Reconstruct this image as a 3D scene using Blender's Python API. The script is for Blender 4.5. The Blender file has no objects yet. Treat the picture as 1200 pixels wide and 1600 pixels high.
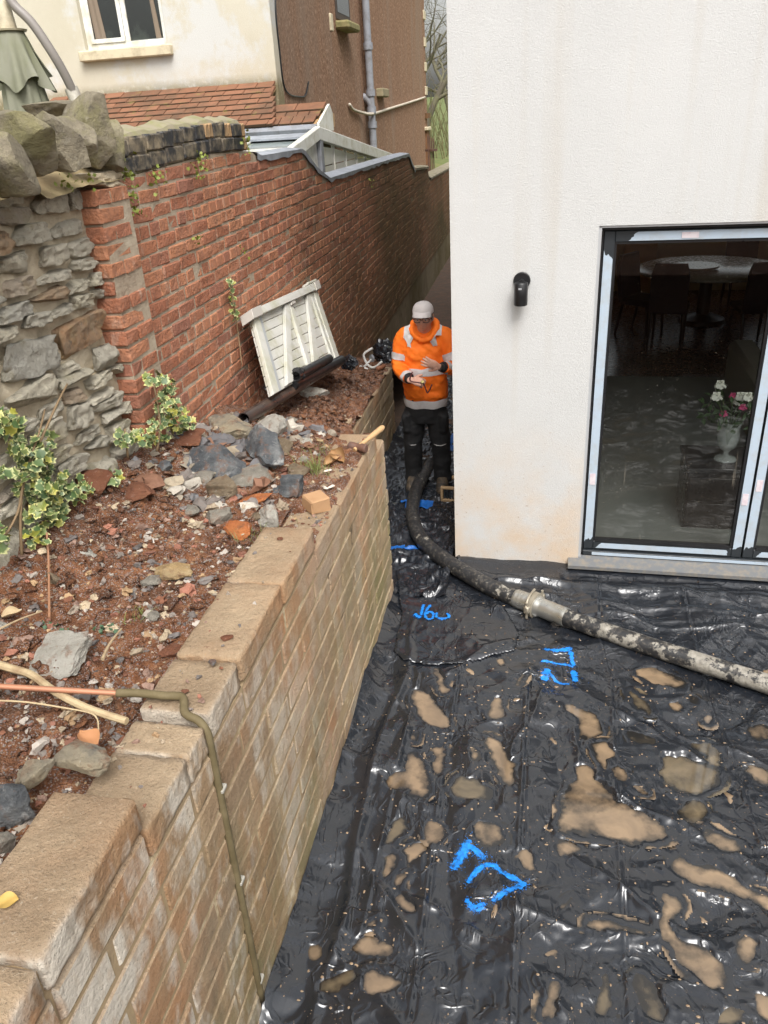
import bpy, math, random
import numpy as np
from mathutils import Vector, Matrix, Euler
from math import sin, cos, pi, radians, hypot, atan2, sqrt

S = bpy.context.scene
COL = S.collection

# ------------------------------------------------------------------ camera
F_PX, PITCH, ROLL, YAW = 1222.25, .4632, .0615, .2112
H_CAM = 2.84
def cam_axes():
    f = np.array([0, cos(PITCH), -sin(PITCH)]); r = np.array([1., 0, 0]); d = np.array([0, -sin(PITCH), -cos(PITCH)])
    c, s = cos(ROLL), sin(ROLL)
    m = np.array([r*c + d*s, d*c - r*s, f])
    rz = np.array([[cos(YAW), -sin(YAW), 0], [sin(YAW), cos(YAW), 0], [0, 0, 1]])
    return m @ rz.T
AX = cam_axes()
CPOS = np.array([0, 0, H_CAM])
cd = bpy.data.cameras.new('camera'); cam = bpy.data.objects.new('camera', cd); COL.objects.link(cam)
mw = Matrix.Identity(4)
for i in range(3):
    mw[i][0] = AX[0][i]; mw[i][1] = -AX[1][i]; mw[i][2] = -AX[2][i]; mw[i][3] = CPOS[i]
cam.matrix_world = mw
cd.sensor_fit = 'VERTICAL'; cd.sensor_height = 24; cd.sensor_width = 18; cd.lens = 24*F_PX/1600
cd.clip_start = .05; cd.clip_end = 2000
S.camera = cam

# ------------------------------------------------------------------ world, sun, exposure
SUN_EL, SUN_AZ = radians(55), radians(156)      # azimuth: compass from +Y clockwise; sun behind and left of the camera
w = bpy.data.worlds.new('World'); S.world = w; w.use_nodes = True
nt = w.node_tree; nt.nodes.clear()
sky = nt.nodes.new('ShaderNodeTexSky'); sky.sky_type = 'NISHITA'; sky.sun_disc = False
sky.sun_elevation = SUN_EL; sky.sun_rotation = SUN_AZ; sky.air_density = 1.6; sky.dust_density = 6.0; sky.ozone_density = 1.0
bw = nt.nodes.new('ShaderNodeRGBToBW'); mx = nt.nodes.new('ShaderNodeMix'); mx.data_type = 'RGBA'
mx.inputs[0].default_value = .82
bg = nt.nodes.new('ShaderNodeBackground'); bg.inputs[1].default_value = .145
out = nt.nodes.new('ShaderNodeOutputWorld')
nt.links.new(sky.outputs[0], bw.inputs[0]); nt.links.new(sky.outputs[0], mx.inputs[6]); nt.links.new(bw.outputs[0], mx.inputs[7])
nt.links.new(mx.outputs[2], bg.inputs[0]); nt.links.new(bg.outputs[0], out.inputs[0])
sd = bpy.data.lights.new('sun', 'SUN'); sd.energy = 1.5; sd.angle = radians(32); sd.color = (1, .98, .955)
sun = bpy.data.objects.new('sun', sd); COL.objects.link(sun)
dirv = Vector((sin(SUN_AZ)*cos(SUN_EL), cos(SUN_AZ)*cos(SUN_EL), sin(SUN_EL)))
sun.rotation_euler = dirv.to_track_quat('Z', 'Y').to_euler()
S.view_settings.view_transform = 'Standard'; S.view_settings.look = 'None'; S.view_settings.gamma = 1
S.view_settings.exposure = 0.80; S.view_settings.use_curve_mapping = False
S.render.engine = 'CYCLES'; S.cycles.max_bounces = 6; S.cycles.diffuse_bounces = 3; S.cycles.glossy_bounces = 3
S.cycles.transmission_bounces = 4; S.cycles.transparent_max_bounces = 8; S.cycles.caustics_reflective = False; S.cycles.caustics_refractive = False
S.cycles.use_denoising = True

# ------------------------------------------------------------------ measuring helpers: a point of the photograph laid on a real plane of the place
def ray(x, y):
    return np.array([(x-600)/F_PX, (y-800)/F_PX, 1.0]) @ AX
def at_z(x, y, z): d = ray(x, y); return Vector(CPOS + d*((z-H_CAM)/d[2]))
def at_y(x, y, Y): d = ray(x, y); return Vector(CPOS + d*(Y/d[1]))
def at_x(x, y, X): d = ray(x, y); return Vector(CPOS + d*(X/d[0]))
def depth(p): return float((AX @ (np.array(p)-CPOS))[2])

# ------------------------------------------------------------------ noise
def _hash(ix, iy, iz, seed):
    n = (ix*374761393 + iy*668265263 + iz*2147483647 + seed*144665) & 0xffffffff
    n = ((n ^ (n >> 13))*1274126177) & 0xffffffff
    n = ((n ^ (n >> 16))*2246822519) & 0xffffffff
    return ((n ^ (n >> 15)) & 0xffffff)/float(0xffffff)
def vnoise(x, y, z=0., seed=0):
    x = np.asarray(x, float); y = np.asarray(y, float); z = np.zeros_like(x)+z
    ix = np.floor(x).astype(np.int64); iy = np.floor(y).astype(np.int64); iz = np.floor(z).astype(np.int64)
    fx, fy, fz = x-ix, y-iy, z-iz
    u, v, w_ = [t*t*t*(t*(t*6-15)+10) for t in (fx, fy, fz)]
    r = 0
    for a in (0, 1):
        for b in (0, 1):
            for c in (0, 1):
                h = _hash(ix+a, iy+b, iz+c, seed)*2-1
                r = r + h*(u if a else 1-u)*(v if b else 1-v)*(w_ if c else 1-w_)
    return r
def fbm(x, y, z=0., octv=4, seed=0, lac=2.03, gain=.5):
    s, a = 0, 1.
    x = np.asarray(x, float); y = np.asarray(y, float); z = np.asarray(z, float)
    for o in range(octv):
        s = s + a*vnoise(x, y, z, seed+o*17); a *= gain; x = x*lac+3.1; y = y*lac+7.7; z = z*lac+1.3
    return s
def sstep(a, b, x):
    t = np.clip((x-a)/(b-a), 0, 1); return t*t*(3-2*t)

# ------------------------------------------------------------------ mesh builder
def chamfer(sx, sy, sz, b):
    hx, hy, hz = sx/2, sy/2, sz/2
    v, idx = [], {}
    for x in (-1, 1):
        for y in (-1, 1):
            for z in (-1, 1):
                for a in range(3):
                    p = [x*(hx-b), y*(hy-b), z*(hz-b)]
                    p[a] = (x*hx, y*hy, z*hz)[a]
                    idx[(x, y, z, a)] = len(v); v.append(p)
    f = []
    def face(keys, nrm):
        q = [idx[k] for k in keys]
        p = [Vector(v[i]) for i in q]
        n = (p[1]-p[0]).cross(p[2]-p[0])
        if n.dot(Vector(nrm)) < 0: q.reverse()
        f.append(q)
    for a in range(3):
        o = [i for i in range(3) if i != a]
        for s in (-1, 1):
            ks = []
            for (p, q) in ((-1, -1), (1, -1), (1, 1), (-1, 1)):
                k = [0, 0, 0]; k[a] = s; k[o[0]] = p; k[o[1]] = q; ks.append((*k, a))
            n = [0, 0, 0]; n[a] = s; face(ks, n)
    for a in range(3):
        o = [i for i in range(3) if i != a]
        for p in (-1, 1):
            for q in (-1, 1):
                ks = []
                for (t, ax) in ((-1, o[0]), (1, o[0]), (1, o[1]), (-1, o[1])):
                    k = [0, 0, 0]; k[a] = t; k[o[0]] = p; k[o[1]] = q; ks.append((*k, ax))
                n = [0, 0, 0]; n[o[0]] = p; n[o[1]] = q; face(ks, n)
    for x in (-1, 1):
        for y in (-1, 1):
            for z in (-1, 1):
                face([(x, y, z, 0), (x, y, z, 1), (x, y, z, 2)], (x, y, z))
    return v, f

class MB:
    def __init__(s): s.v = []; s.f = []; s.c = []
    def add(s, v, f, M=None, col=None):
        o = len(s.v)
        if M is not None: v = [M @ Vector(p) for p in v]
        s.v += [tuple(p) for p in v]
        s.f += [[i+o for i in q] for q in f]
        if col is not None: s.c += [tuple(col)]*len(v)
        return s
    def box(s, c, size, rot=None, b=0, col=None):
        M = Matrix.Translation(c)
        if rot is not None: M = M @ (rot.to_4x4() if not isinstance(rot, tuple) else Euler(rot).to_matrix().to_4x4())
        if b: v, f = chamfer(*size, b)
        else:
            x, y, z = [t/2 for t in size]
            v = [(-x,-y,-z),(x,-y,-z),(x,y,-z),(-x,y,-z),(-x,-y,z),(x,-y,z),(x,y,z),(-x,y,z)]
            f = [[3,2,1,0],[4,5,6,7],[0,1,5,4],[1,2,6,5],[2,3,7,6],[3,0,4,7]]
        return s.add(v, f, M, col)
    def span(s, lo, hi, b=0):
        return s.box([(a+c)/2 for a, c in zip(lo, hi)], [abs(c-a) for a, c in zip(lo, hi)], None, b)
    def tube(s, pts, rad, n=10, cap=True, up=None, flat=1.0):
        pts = [Vector(p) for p in pts]; m = len(pts)
        if not hasattr(rad, '__len__'): rad = [rad]*m
        o = len(s.v); N = None
        for i, p in enumerate(pts):
            t = (pts[min(i+1, m-1)]-pts[max(i-1, 0)]).normalized()
            if N is None:
                a = Vector(up) if up else (Vector((0, 0, 1)) if abs(t.z) < .9 else Vector((0, 1, 0)))
                N = (a-t*a.dot(t)).normalized()
            else:
                N = (N-t*N.dot(t)).normalized()
            B = t.cross(N)
            for k in range(n):
                a = 2*pi*k/n
                s.v.append(tuple(p + (N*cos(a)*flat + B*sin(a))*rad[i]))
        for i in range(m-1):
            for k in range(n):
                k2 = (k+1) % n
                s.f.append([o+i*n+k, o+i*n+k2, o+(i+1)*n+k2, o+(i+1)*n+k])
        if cap:
            s.f.append([o+k for k in range(n)][::-1]); s.f.append([o+(m-1)*n+k for k in range(n)])
        return s
    def lathe(s, prof, n=20, M=None):
        o = len(s.v); v = []
        for (r, z) in prof:
            for k in range(n):
                a = 2*pi*k/n; v.append((r*cos(a), r*sin(a), z))
        f = []
        for i in range(len(prof)-1):
            for k in range(n):
                k2 = (k+1) % n
                f.append([i*n+k, i*n+k2, (i+1)*n+k2, (i+1)*n+k])
        f.append([k for k in range(n)][::-1]); f.append([(len(prof)-1)*n+k for k in range(n)])
        return s.add(v, f, M)
    def poly(s, pts): return s.add(pts, [list(range(len(pts)))])
    def prism(s, pts, d):
        n = len(pts); d = Vector(d)
        v = [Vector(p) for p in pts]+[Vector(p)+d for p in pts]
        nrm = Vector((0, 0, 0))
        for i in range(n):
            a, b_ = Vector(pts[i]), Vector(pts[(i+1) % n]); nrm += a.cross(b_)
        fl = nrm.dot(d) > 0
        f = [list(range(n)), list(range(n, 2*n))[::-1]]
        for i in range(n): f.append([(i+1) % n, i, n+i, n+(i+1) % n])
        if fl: f = [q[::-1] for q in f]
        return s.add(v, f)
    def grid(s, P):        # P: array (m, n, 3)
        m, n = P.shape[:2]; o = len(s.v)
        s.v += [tuple(p) for p in P.reshape(-1, 3)]
        for i in range(m-1):
            for j in range(n-1):
                s.f.append([o+i*n+j, o+i*n+j+1, o+(i+1)*n+j+1, o+(i+1)*n+j])
        return s
    def mesh(s, name, mat, smooth=None):
        me = bpy.data.meshes.new(name)
        me.from_pydata(s.v, [], s.f)
        if mat: me.materials.append(mat)
        if s.c and len(s.c) == len(s.v):
            ca = me.color_attributes.new('Col', 'FLOAT_COLOR', 'POINT')
            ca.data.foreach_set('color', np.array([(*c[:3], 1.) for c in s.c]).ravel())
        if smooth is not None:
            me.polygons.foreach_set('use_smooth', [True]*len(me.polygons))
            if smooth > 0: me.set_sharp_from_angle(angle=radians(smooth))
        me.update()
        return me
    def build(s, name, mat, parent=None, smooth=None):
        o = bpy.data.objects.new(name, s.mesh(name, mat, smooth)); COL.objects.link(o)
        if parent: o.parent = parent
        return o

def place(name, me, M, parent=None):
    o = bpy.data.objects.new(name, me); COL.objects.link(o)
    if parent: o.parent = parent
    o.matrix_local = M
    return o
def tag(o, label=None, cat=None, group=None, kind=None):
    if label: o['label'] = label
    if cat: o['category'] = cat
    if group: o['group'] = group
    if kind: o['kind'] = kind
    return o
def thing(name, label, cat, loc=(0, 0, 0), rz=0, group=None):
    o = bpy.data.objects.new(name, None); COL.objects.link(o)
    o.location = loc; o.rotation_euler = (0, 0, rz); o.empty_display_size = .1
    return tag(o, label, cat, group)
def bez(pts, n=8):         # Catmull-Rom through the points
    P = [Vector(p) for p in pts]; out_ = []
    for i in range(len(P)-1):
        a = P[max(i-1, 0)]; b = P[i]; c = P[i+1]; d = P[min(i+2, len(P)-1)]
        for k in range(n):
            t = k/n
            out_.append(.5*((2*b)+(c-a)*t+(2*a-5*b+4*c-d)*t*t+(3*b-a-3*c+d)*t**3))
    out_.append(P[-1]); return out_
_ico = {}
def ico(sub):
    if sub in _ico: return _ico[sub]
    t = (1+5**.5)/2
    v = [(-1,t,0),(1,t,0),(-1,-t,0),(1,-t,0),(0,-1,t),(0,1,t),(0,-1,-t),(0,1,-t),(t,0,-1),(t,0,1),(-t,0,-1),(-t,0,1)]
    v = [Vector(p).normalized() for p in v]
    f = [[0,11,5],[0,5,1],[0,1,7],[0,7,10],[0,10,11],[1,5,9],[5,11,4],[11,10,2],[10,7,6],[7,1,8],[3,9,4],[3,4,2],[3,2,6],[3,6,8],[3,8,9],[4,9,5],[2,4,11],[6,2,10],[8,6,7],[9,8,1]]
    for _ in range(sub):
        cache = {}; nf = []
        def mid(a, b):
            k = (min(a, b), max(a, b))
            if k not in cache: v.append(((v[a]+v[b])/2).normalized()); cache[k] = len(v)-1
            return cache[k]
        for a, b, c in f:
            x, y, z = mid(a, b), mid(b, c), mid(c, a)
            nf += [[a, x, z], [b, y, x], [c, z, y], [x, y, z]]
        f = nf
    _ico[sub] = (np.array([tuple(p) for p in v]), f); return _ico[sub]
def rock_vf(seed, dims=(1, 1, 1), sub=2, cuts=8, rough=.06, boxy=.0):
    rng = np.random.RandomState(seed)
    v, f = ico(sub); v = v.copy()
    if boxy:
        m = np.max(np.abs(v), axis=1, keepdims=True); v = v*(1-boxy)+v/m*boxy*.85
    for _ in range(cuts):
        n = rng.normal(size=3); n /= np.linalg.norm(n); d = rng.uniform(.45, .82)
        e = v @ n - d
        v = v - np.outer(np.maximum(e, 0)*.93, n)
    if rough:
        k = 1+rough*fbm(v[:, 0]*2.5+seed, v[:, 1]*2.5, v[:, 2]*2.5, 3, seed)
        v = v*k[:, None]
    v = v/np.max(np.abs(v), axis=0)*np.array(dims)/2
    return [tuple(p) for p in v], f

# ------------------------------------------------------------------ material builder
class Mat:
    def __init__(s, name, col=(.5, .5, .5), rough=.8, spec=.5, metal=0):
        s.m = bpy.data.materials.new(name); s.m.use_nodes = True
        s.nt = s.m.node_tree; s.b = s.nt.nodes['Principled BSDF']
        s.b.inputs['Base Color'].default_value = (*col, 1); s.b.inputs['Roughness'].default_value = rough
        s.b.inputs['Specular IOR Level'].default_value = spec; s.b.inputs['Metallic'].default_value = metal
        s._pos = None
    def n(s, t, **k):
        x = s.nt.nodes.new(t)
        for a, b in k.items(): setattr(x, a, b)
        return x
    def put(s, sock, val):
        if hasattr(val, 'is_output'): s.nt.links.new(val, sock)
        elif isinstance(val, (tuple, list)) and len(val) == 3 and sock.type == 'RGBA': sock.default_value = (*val, 1)
        else: sock.default_value = val
    @property
    def pos(s):
        if s._pos is None: s._pos = s.n('ShaderNodeNewGeometry').outputs['Position']
        return s._pos
    def obj(s): return s.n('ShaderNodeTexCoord').outputs['Object']
    def gen(s): return s.n('ShaderNodeTexCoord').outputs['Generated']
    def rnd(s): return s.n('ShaderNodeObjectInfo').outputs['Random']
    def attr(s, name='Col'): return s.n('ShaderNodeAttribute', attribute_name=name).outputs['Color']
    def normal(s): return s.n('ShaderNodeNewGeometry').outputs['Normal']
    def scl(s, vec, sc):
        x = s.n('ShaderNodeMapping'); s.put(x.inputs[0], vec); x.inputs[3].default_value = sc; return x.outputs[0]
    def rotscl(s, vec, rot, sc):
        x = s.n('ShaderNodeMapping'); s.put(x.inputs[0], vec); x.inputs[2].default_value = rot; x.inputs[3].default_value = sc; return x.outputs[0]
    def noise(s, scale, detail=4, rough=.55, vec=None, dist=0):
        x = s.n('ShaderNodeTexNoise'); s.put(x.inputs['Vector'], vec if vec is not None else s.pos)
        x.inputs['Scale'].default_value = scale; x.inputs['Detail'].default_value = detail; x.inputs['Roughness'].default_value = rough
        x.inputs['Distortion'].default_value = dist; return x.outputs[0]
    def voro(s, scale, vec=None, feature='F1', out_=0):
        x = s.n('ShaderNodeTexVoronoi', feature=feature); s.put(x.inputs['Vector'], vec if vec is not None else s.pos)
        x.inputs['Scale'].default_value = scale; return x.outputs[out_]
    def xyz(s, vec=None):
        x = s.n('ShaderNodeSeparateXYZ'); s.put(x.inputs[0], vec if vec is not None else s.pos); return x.outputs
    def math(s, op, a, b=0., c=False):
        x = s.n('ShaderNodeMath', operation=op, use_clamp=c); s.put(x.inputs[0], a); s.put(x.inputs[1], b); return x.outputs[0]
    def mr(s, v, a, b, c=0., d=1.):
        x = s.n('ShaderNodeMapRange'); s.put(x.inputs[0], v)
        for i, k in enumerate((a, b, c, d)): s.put(x.inputs[1+i], k)
        return x.outputs[0]
    def ramp(s, v, stops):
        x = s.n('ShaderNodeValToRGB'); s.put(x.inputs[0], v); e = x.color_ramp.elements
        while len(e) < len(stops): e.new(.5)
        for k, (p, c) in zip(e, stops): k.position = p; k.color = (*c, 1)
        return x.outputs[0]
    def mix(s, fac, a, b, mode='MIX'):
        x = s.n('ShaderNodeMix', data_type='RGBA', blend_type=mode); s.put(x.inputs[0], fac); s.put(x.inputs[6], a); s.put(x.inputs[7], b); return x.outputs[2]
    def bump(s, h, strength=.5, dist=.01, nrm=None):
        x = s.n('ShaderNodeBump'); s.put(x.inputs['Height'], h); x.inputs['Strength'].default_value = strength; x.inputs['Distance'].default_value = dist
        if nrm is not None: s.put(x.inputs['Normal'], nrm)
        return x.outputs[0]
    def hsv(s, c, h=.5, sat=1., v=1.):
        x = s.n('ShaderNodeHueSaturation'); s.put(x.inputs['Color'], c); s.put(x.inputs['Hue'], h); s.put(x.inputs['Saturation'], sat); s.put(x.inputs['Value'], v); return x.outputs[0]
    def done(s, col=None, rough=None, nrm=None, **k):
        if col is not None: s.put(s.b.inputs['Base Color'], col)
        if rough is not None: s.put(s.b.inputs['Roughness'], rough)
        if nrm is not None: s.put(s.b.inputs['Normal'], nrm)
        for a, b in k.items(): s.put(s.b.inputs[a.replace('_', ' ')], b)
        return s.m
# ================================================================== materials
def m_render():
    m = Mat('white_render', rough=.9, spec=.25)
    x, y, z = m.xyz()
    big = m.noise(1.1, 4, .6)
    c = m.ramp(big, [(.3, (.53, .53, .518)), (.7, (.58, .58, .568))])
    st = m.noise(2.6, 3, .6, m.scl(m.pos, (1, 1, .045)))                    # run-off streaks
    c = m.mix(m.mr(st, .58, .74, 0, .42), c, (.46, .40, .31))
    st2 = m.noise(9, 3, .6, m.scl(m.pos, (1, 1, .05)))
    c = m.mix(m.mr(st2, .62, .74, 0, .14), c, (.55, .50, .42))
    low = m.mr(z, 1.1, .0, 0, 1)
    dn = m.noise(3.5, 5, .65)
    c = m.mix(m.math('MULTIPLY', low, m.mr(dn, .35, .65, .05, .75), True), c, (.60, .42, .25))
    sp = m.noise(55, 3, .6)
    mask = m.math('MULTIPLY', m.mr(sp, .64, .70, 0, .8), m.math('MULTIPLY', m.mr(z, 1.6, .1, 0, 1), m.mr(m.noise(5, 2), .45, .62)), True)
    c = m.mix(mask, c, (.30, .19, .10))
    worm = m.noise(95, 5, .72, m.scl(m.pos, (1, 1, 1.35)), .8)
    return m.done(c, None, m.bump(worm, .7, .0045))
def m_block():
    m = Mat('concrete_block', rough=.92, spec=.2)
    x, y, z = m.xyz(); r = m.rnd()
    fine = m.noise(140, 5, .75)
    c = m.ramp(m.noise(5, 4, .6), [(.3, (.285, .215, .14)), (.7, (.42, .33, .22))])
    c = m.hsv(c, .5, 1, m.mr(r, 0, 1, .84, 1.14))
    nz = m.xyz(m.normal())[2]
    side = m.math('SUBTRACT', 1, m.math('ABSOLUTE', nz), True)
    al = m.noise(1.6, 4, .6)                                               # green algae on the face
    c = m.mix(m.math('MULTIPLY', side, m.math('MULTIPLY', m.mr(al, .42, .66, 0, .75), m.mr(z, 1.25, .6, .25, 1)), True), c, (.27, .235, .10))
    irn = m.noise(2.3, 5, .62, m.scl(m.pos, (1, 1, .55)))
    c = m.mix(m.math('MULTIPLY', m.mr(side, 0, 1, .30, 1), m.math('ADD', m.mr(irn, .43, .66, 0, .72), m.mr(z, .5, 1.25, -.10, .34)), True), c, (.52, .265, .13))
    ef = m.noise(4.2, 5, .65, m.scl(m.pos, (1, 1, .42)))
    near = m.mr(y, 2.6, 1.2, .22, 1)
    c = m.mix(m.math('MULTIPLY', m.math('MULTIPLY', side, near), m.mr(ef, .47, .58, 0, .92), True), c, (.74, .68, .58))
    dr = m.noise(7, 5, .68, m.scl(m.pos, (1, 1, .16)))
    c = m.mix(m.math('MULTIPLY', side, m.mr(dr, .55, .70, 0, .5), True), c, (.60, .44, .27))
    c = m.mix(m.math('MULTIPLY', side, m.mr(m.noise(6, 5, .7, m.scl(m.pos, (1, 1, .22))), .60, .72, 0, .6), True), c, (.20, .14, .085))
    c = m.mix(m.mr(fine, .43, .30, 0, .75), c, (.085, .065, .045))
    c = m.mix(m.mr(fine, .58, .70, 0, .55), c, (.60, .53, .42))
    h = m.math('ADD', m.math('MULTIPLY', fine, .6), m.noise(38, 3, .6))
    return m.done(c, None, m.bump(h, 1., .014))
def m_blockmortar():
    m = Mat('block_mortar', rough=.95, spec=.15)
    c = m.ramp(m.noise(7, 5, .65), [(.28, (.13, .095, .06)), (.40, (.32, .24, .15)), (.58, (.41, .305, .18)), (.70, (.70, .60, .42))])
    return m.done(c, None, m.bump(m.noise(70, 4, .7), .6, .006))
def brick_col(m, lime=.5, far=True):
    x, y, z = m.xyz(); r = m.rnd()
    base = m.ramp(r, [(0, (.35, .135, .075)), (.3, (.42, .17, .095)), (.6, (.50, .225, .12)), (.85, (.39, .16, .095)), (1, (.30, .13, .09))])
    c = m.mix(m.mr(m.noise(22, 6, .72), .40, .62, 0, .65), base, (.30, .15, .10))
    lm = m.noise(9, 5, .7, m.scl(m.pos, (1, 1.2, .35)))
    c = m.mix(m.mr(lm, .58, .74, 0, lime), c, (.60, .50, .41))
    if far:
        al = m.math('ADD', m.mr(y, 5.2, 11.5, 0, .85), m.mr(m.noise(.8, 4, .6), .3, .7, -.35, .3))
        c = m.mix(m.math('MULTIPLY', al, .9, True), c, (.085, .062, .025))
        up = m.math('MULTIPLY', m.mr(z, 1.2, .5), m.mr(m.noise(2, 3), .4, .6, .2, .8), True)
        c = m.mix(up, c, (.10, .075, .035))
    return c
def m_brick():
    m = Mat('red_brick', rough=.88, spec=.25)
    c = brick_col(m)
    h = m.math('ADD', m.noise(60, 4, .65), m.math('MULTIPLY', m.noise(13, 3, .6), 1.2))
    return m.done(c, None, m.bump(h, 1., .012))
def m_brickjoint():
    m = Mat('lime_mortar', rough=.95, spec=.15)
    x, y, z = m.xyz()
    c = m.ramp(m.noise(9, 5, .65), [(.22, (.16, .12, .085)), (.40, (.34, .27, .20)), (.6, (.43, .36, .27)), (.8, (.54, .47, .37))])
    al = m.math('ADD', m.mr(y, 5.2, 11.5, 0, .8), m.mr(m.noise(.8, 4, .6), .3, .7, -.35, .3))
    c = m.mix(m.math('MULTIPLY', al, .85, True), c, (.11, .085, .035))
    return m.done(c, None, m.bump(m.noise(45, 4, .7), .8, .008))
def m_stone(name='wall_stone', tint=(1, 1, 1), dark=1.):
    m = Mat(name, rough=.88, spec=.3); r = m.rnd()
    base = m.ramp(r, [(0, (.46, .42, .32)), (.25, (.55, .50, .39)), (.5, (.40, .375, .31)), (.7, (.58, .53, .42)), (.88, (.37, .36, .32)), (.96, (.33, .20, .10)), (1, (.29, .15, .075))])
    c = m.mix(m.mr(m.noise(11, 6, .68), .35, .72, 0, .6), base, (.34, .31, .25))
    c = m.mix(m.mr(m.noise(23, 6, .75), .54, .68, 0, .75), c, (.10, .09, .075))
    c = m.mix(m.mr(m.noise(5, 4, .6), .55, .72, 0, .45), c, (.30, .25, .11))
    c = m.hsv(c, .5, 1, dark)
    h = m.math('ADD', m.noise(22, 7, .75), m.math('MULTIPLY', m.voro(22), .5))
    return m.done(c, None, m.bump(h, 1., .03))
def m_coping():
    m = Mat('coping_stone', rough=.9, spec=.25); r = m.rnd()
    c = m.ramp(m.noise(6, 6, .66), [(.30, (.12, .105, .08)), (.5, (.22, .19, .135)), (.68, (.33, .29, .21))])
    c = m.mix(m.mr(m.noise(4.5, 6, .7), .46, .62, 0, .6), c, (.20, .185, .075))
    c = m.mix(m.mr(m.noise(19, 5, .7), .57, .70, 0, .7), c, (.065, .055, .05))
    c = m.mix(m.mr(m.noise(11, 5, .7), .62, .72, 0, .6), c, (.37, .34, .27))
    return m.done(c, None, m.bump(m.noise(20, 7, .72), 1., .02))
def m_stonemortar():
    m = Mat('stone_mortar', rough=.95, spec=.15)
    c = m.ramp(m.noise(6, 5, .65), [(.25, (.33, .27, .19)), (.5, (.48, .41, .30)), (.75, (.58, .51, .39))])
    c = m.mix(m.mr(m.noise(3, 4), .55, .7, 0, .5), c, (.36, .25, .12))
    h = m.math('ADD', m.noise(60, 5, .7), m.math('MULTIPLY', m.noise(11, 3), 2))
    return m.done(c, None, m.bump(h, .8, .012))
def m_rock(name, stops, vein=None, scale=9, rough=.75):
    m = Mat(name, rough=rough, spec=.4); o = m.obj()
    c = m.ramp(m.noise(scale, 6, .68, o), stops)
    if vein: c = m.mix(m.mr(m.noise(7, 5, .6, o, 1.2), .56, .64, 0, .85), c, vein)
    c = m.mix(m.mr(m.noise(55, 5, .75, o), .40, .30, 0, .6), c, (.06, .055, .05)); c = m.mix(m.mr(m.noise(48, 5, .75, o), .60, .70, 0, .5), c, (.52, .50, .45))
    c = m.mix(m.mr(m.noise(16, 5, .7), .52, .66, 0, .7), c, (.24, .11, .055))
    return m.done(c, None, m.bump(m.noise(16, 8, .78, o), 1., .04))
def m_soil():
    m = Mat('red_soil', rough=.95, spec=.2)
    c = m.ramp(m.noise(17, 6, .7), [(.28, (.042, .018, .010)), (.44, (.155, .064, .031)), (.58, (.265, .118, .058)), (.74, (.40, .225, .125))])
    c = m.mix(m.mr(m.noise(2.2, 4, .6), .45, .65, 0, .6), c, (.095, .052, .034))
    v = m.voro(150, None, 'F1', 1)
    d = m.voro(150)
    c = m.mix(m.math('MULTIPLY', m.mr(d, .5, .3), m.mr(m.noise(30, 3), .38, .55, 0, .75), True), c, m.mix(.55, m.hsv(v, .5, .18, .55), (.30, .22, .17)))
    h = m.math('ADD', m.noise(48, 6, .75), m.math('MULTIPLY', d, -.4))
    return m.done(c, m.mr(m.noise(6, 3), .4, .7, .95, .6), m.bump(h, 1., .02))
def m_vcol(name, rough=.75, spec=.4):
    m = Mat(name, rough=rough, spec=spec)
    c = m.mix(m.mr(m.noise(90, 4, .7), .35, .75, 0, .35), m.attr(), (.16, .07, .04))
    return m.done(c, None, m.bump(m.noise(120, 4, .7), .5, .004))
def m_tile():
    m = Mat('clay_tile', rough=.85, spec=.3); r = m.rnd()
    c = m.ramp(r, [(0, (.19, .088, .05)), (.5, (.225, .105, .058)), (1, (.26, .122, .07))])
    c = m.mix(m.mr(m.xyz(m.obj())[1], -.122, -.108, .85, 0), c, (.045, .032, .018))  # dark tail edges: dirt, with the shadow line between rows painted in
    c = m.mix(m.mr(m.noise(2.2, 5, .7), .46, .68, 0, .8), c, (.10, .066, .042))
    c = m.mix(m.mr(m.noise(5, 4, .7), .6, .7, 0, .7), c, (.19, .17, .05))
    return m.done(c, None, m.bump(m.noise(50, 4, .7), .5, .006))
def m_cream():
    m = Mat('cream_render', rough=.92, spec=.2)
    x, y, z = m.xyz()
    c = m.ramp(m.noise(1.6, 5, .65), [(.3, (.53, .485, .38)), (.7, (.59, .55, .45))])
    wn = m.noise(1.5, 6, .68, m.scl(m.pos, (1, 1, .8)))
    c = m.mix(m.mr(wn, .49, .58, 0, .9), c, (.59, .59, .57))
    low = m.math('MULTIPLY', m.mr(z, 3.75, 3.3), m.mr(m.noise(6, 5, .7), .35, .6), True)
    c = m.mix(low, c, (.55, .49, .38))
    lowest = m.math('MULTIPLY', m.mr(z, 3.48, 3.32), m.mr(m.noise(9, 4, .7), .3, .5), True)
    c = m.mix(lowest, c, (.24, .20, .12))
    c = m.mix(m.mr(m.noise(60, 4, .7), .63, .7, 0, .5), c, (.40, .31, .18))
    return m.done(c, None, m.bump(m.noise(70, 5, .75), .6, .01))
def m_brown():
    m = Mat('brown_roughcast', rough=.95, spec=.2)
    c = m.ramp(m.noise(19, 6, .85), [(.32, (.13, .07, .042)), (.48, (.26, .15, .095)), (.58, (.36, .225, .145)), (.68, (.58, .45, .34))])
    st = m.noise(2.2, 4, .65, m.scl(m.pos, (1, 1, .10)))
    c = m.mix(m.mr(st, .50, .70, 0, .22), c, (.14, .09, .065))
    c = m.mix(m.mr(m.noise(1.3, 3, .6, m.scl(m.pos, (1, 1, .2))), .5, .7, 0, .45), c, (.28, .22, .17))
    return m.done(c, None, m.bump(m.noise(34, 5, .8), 1., .02))
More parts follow.
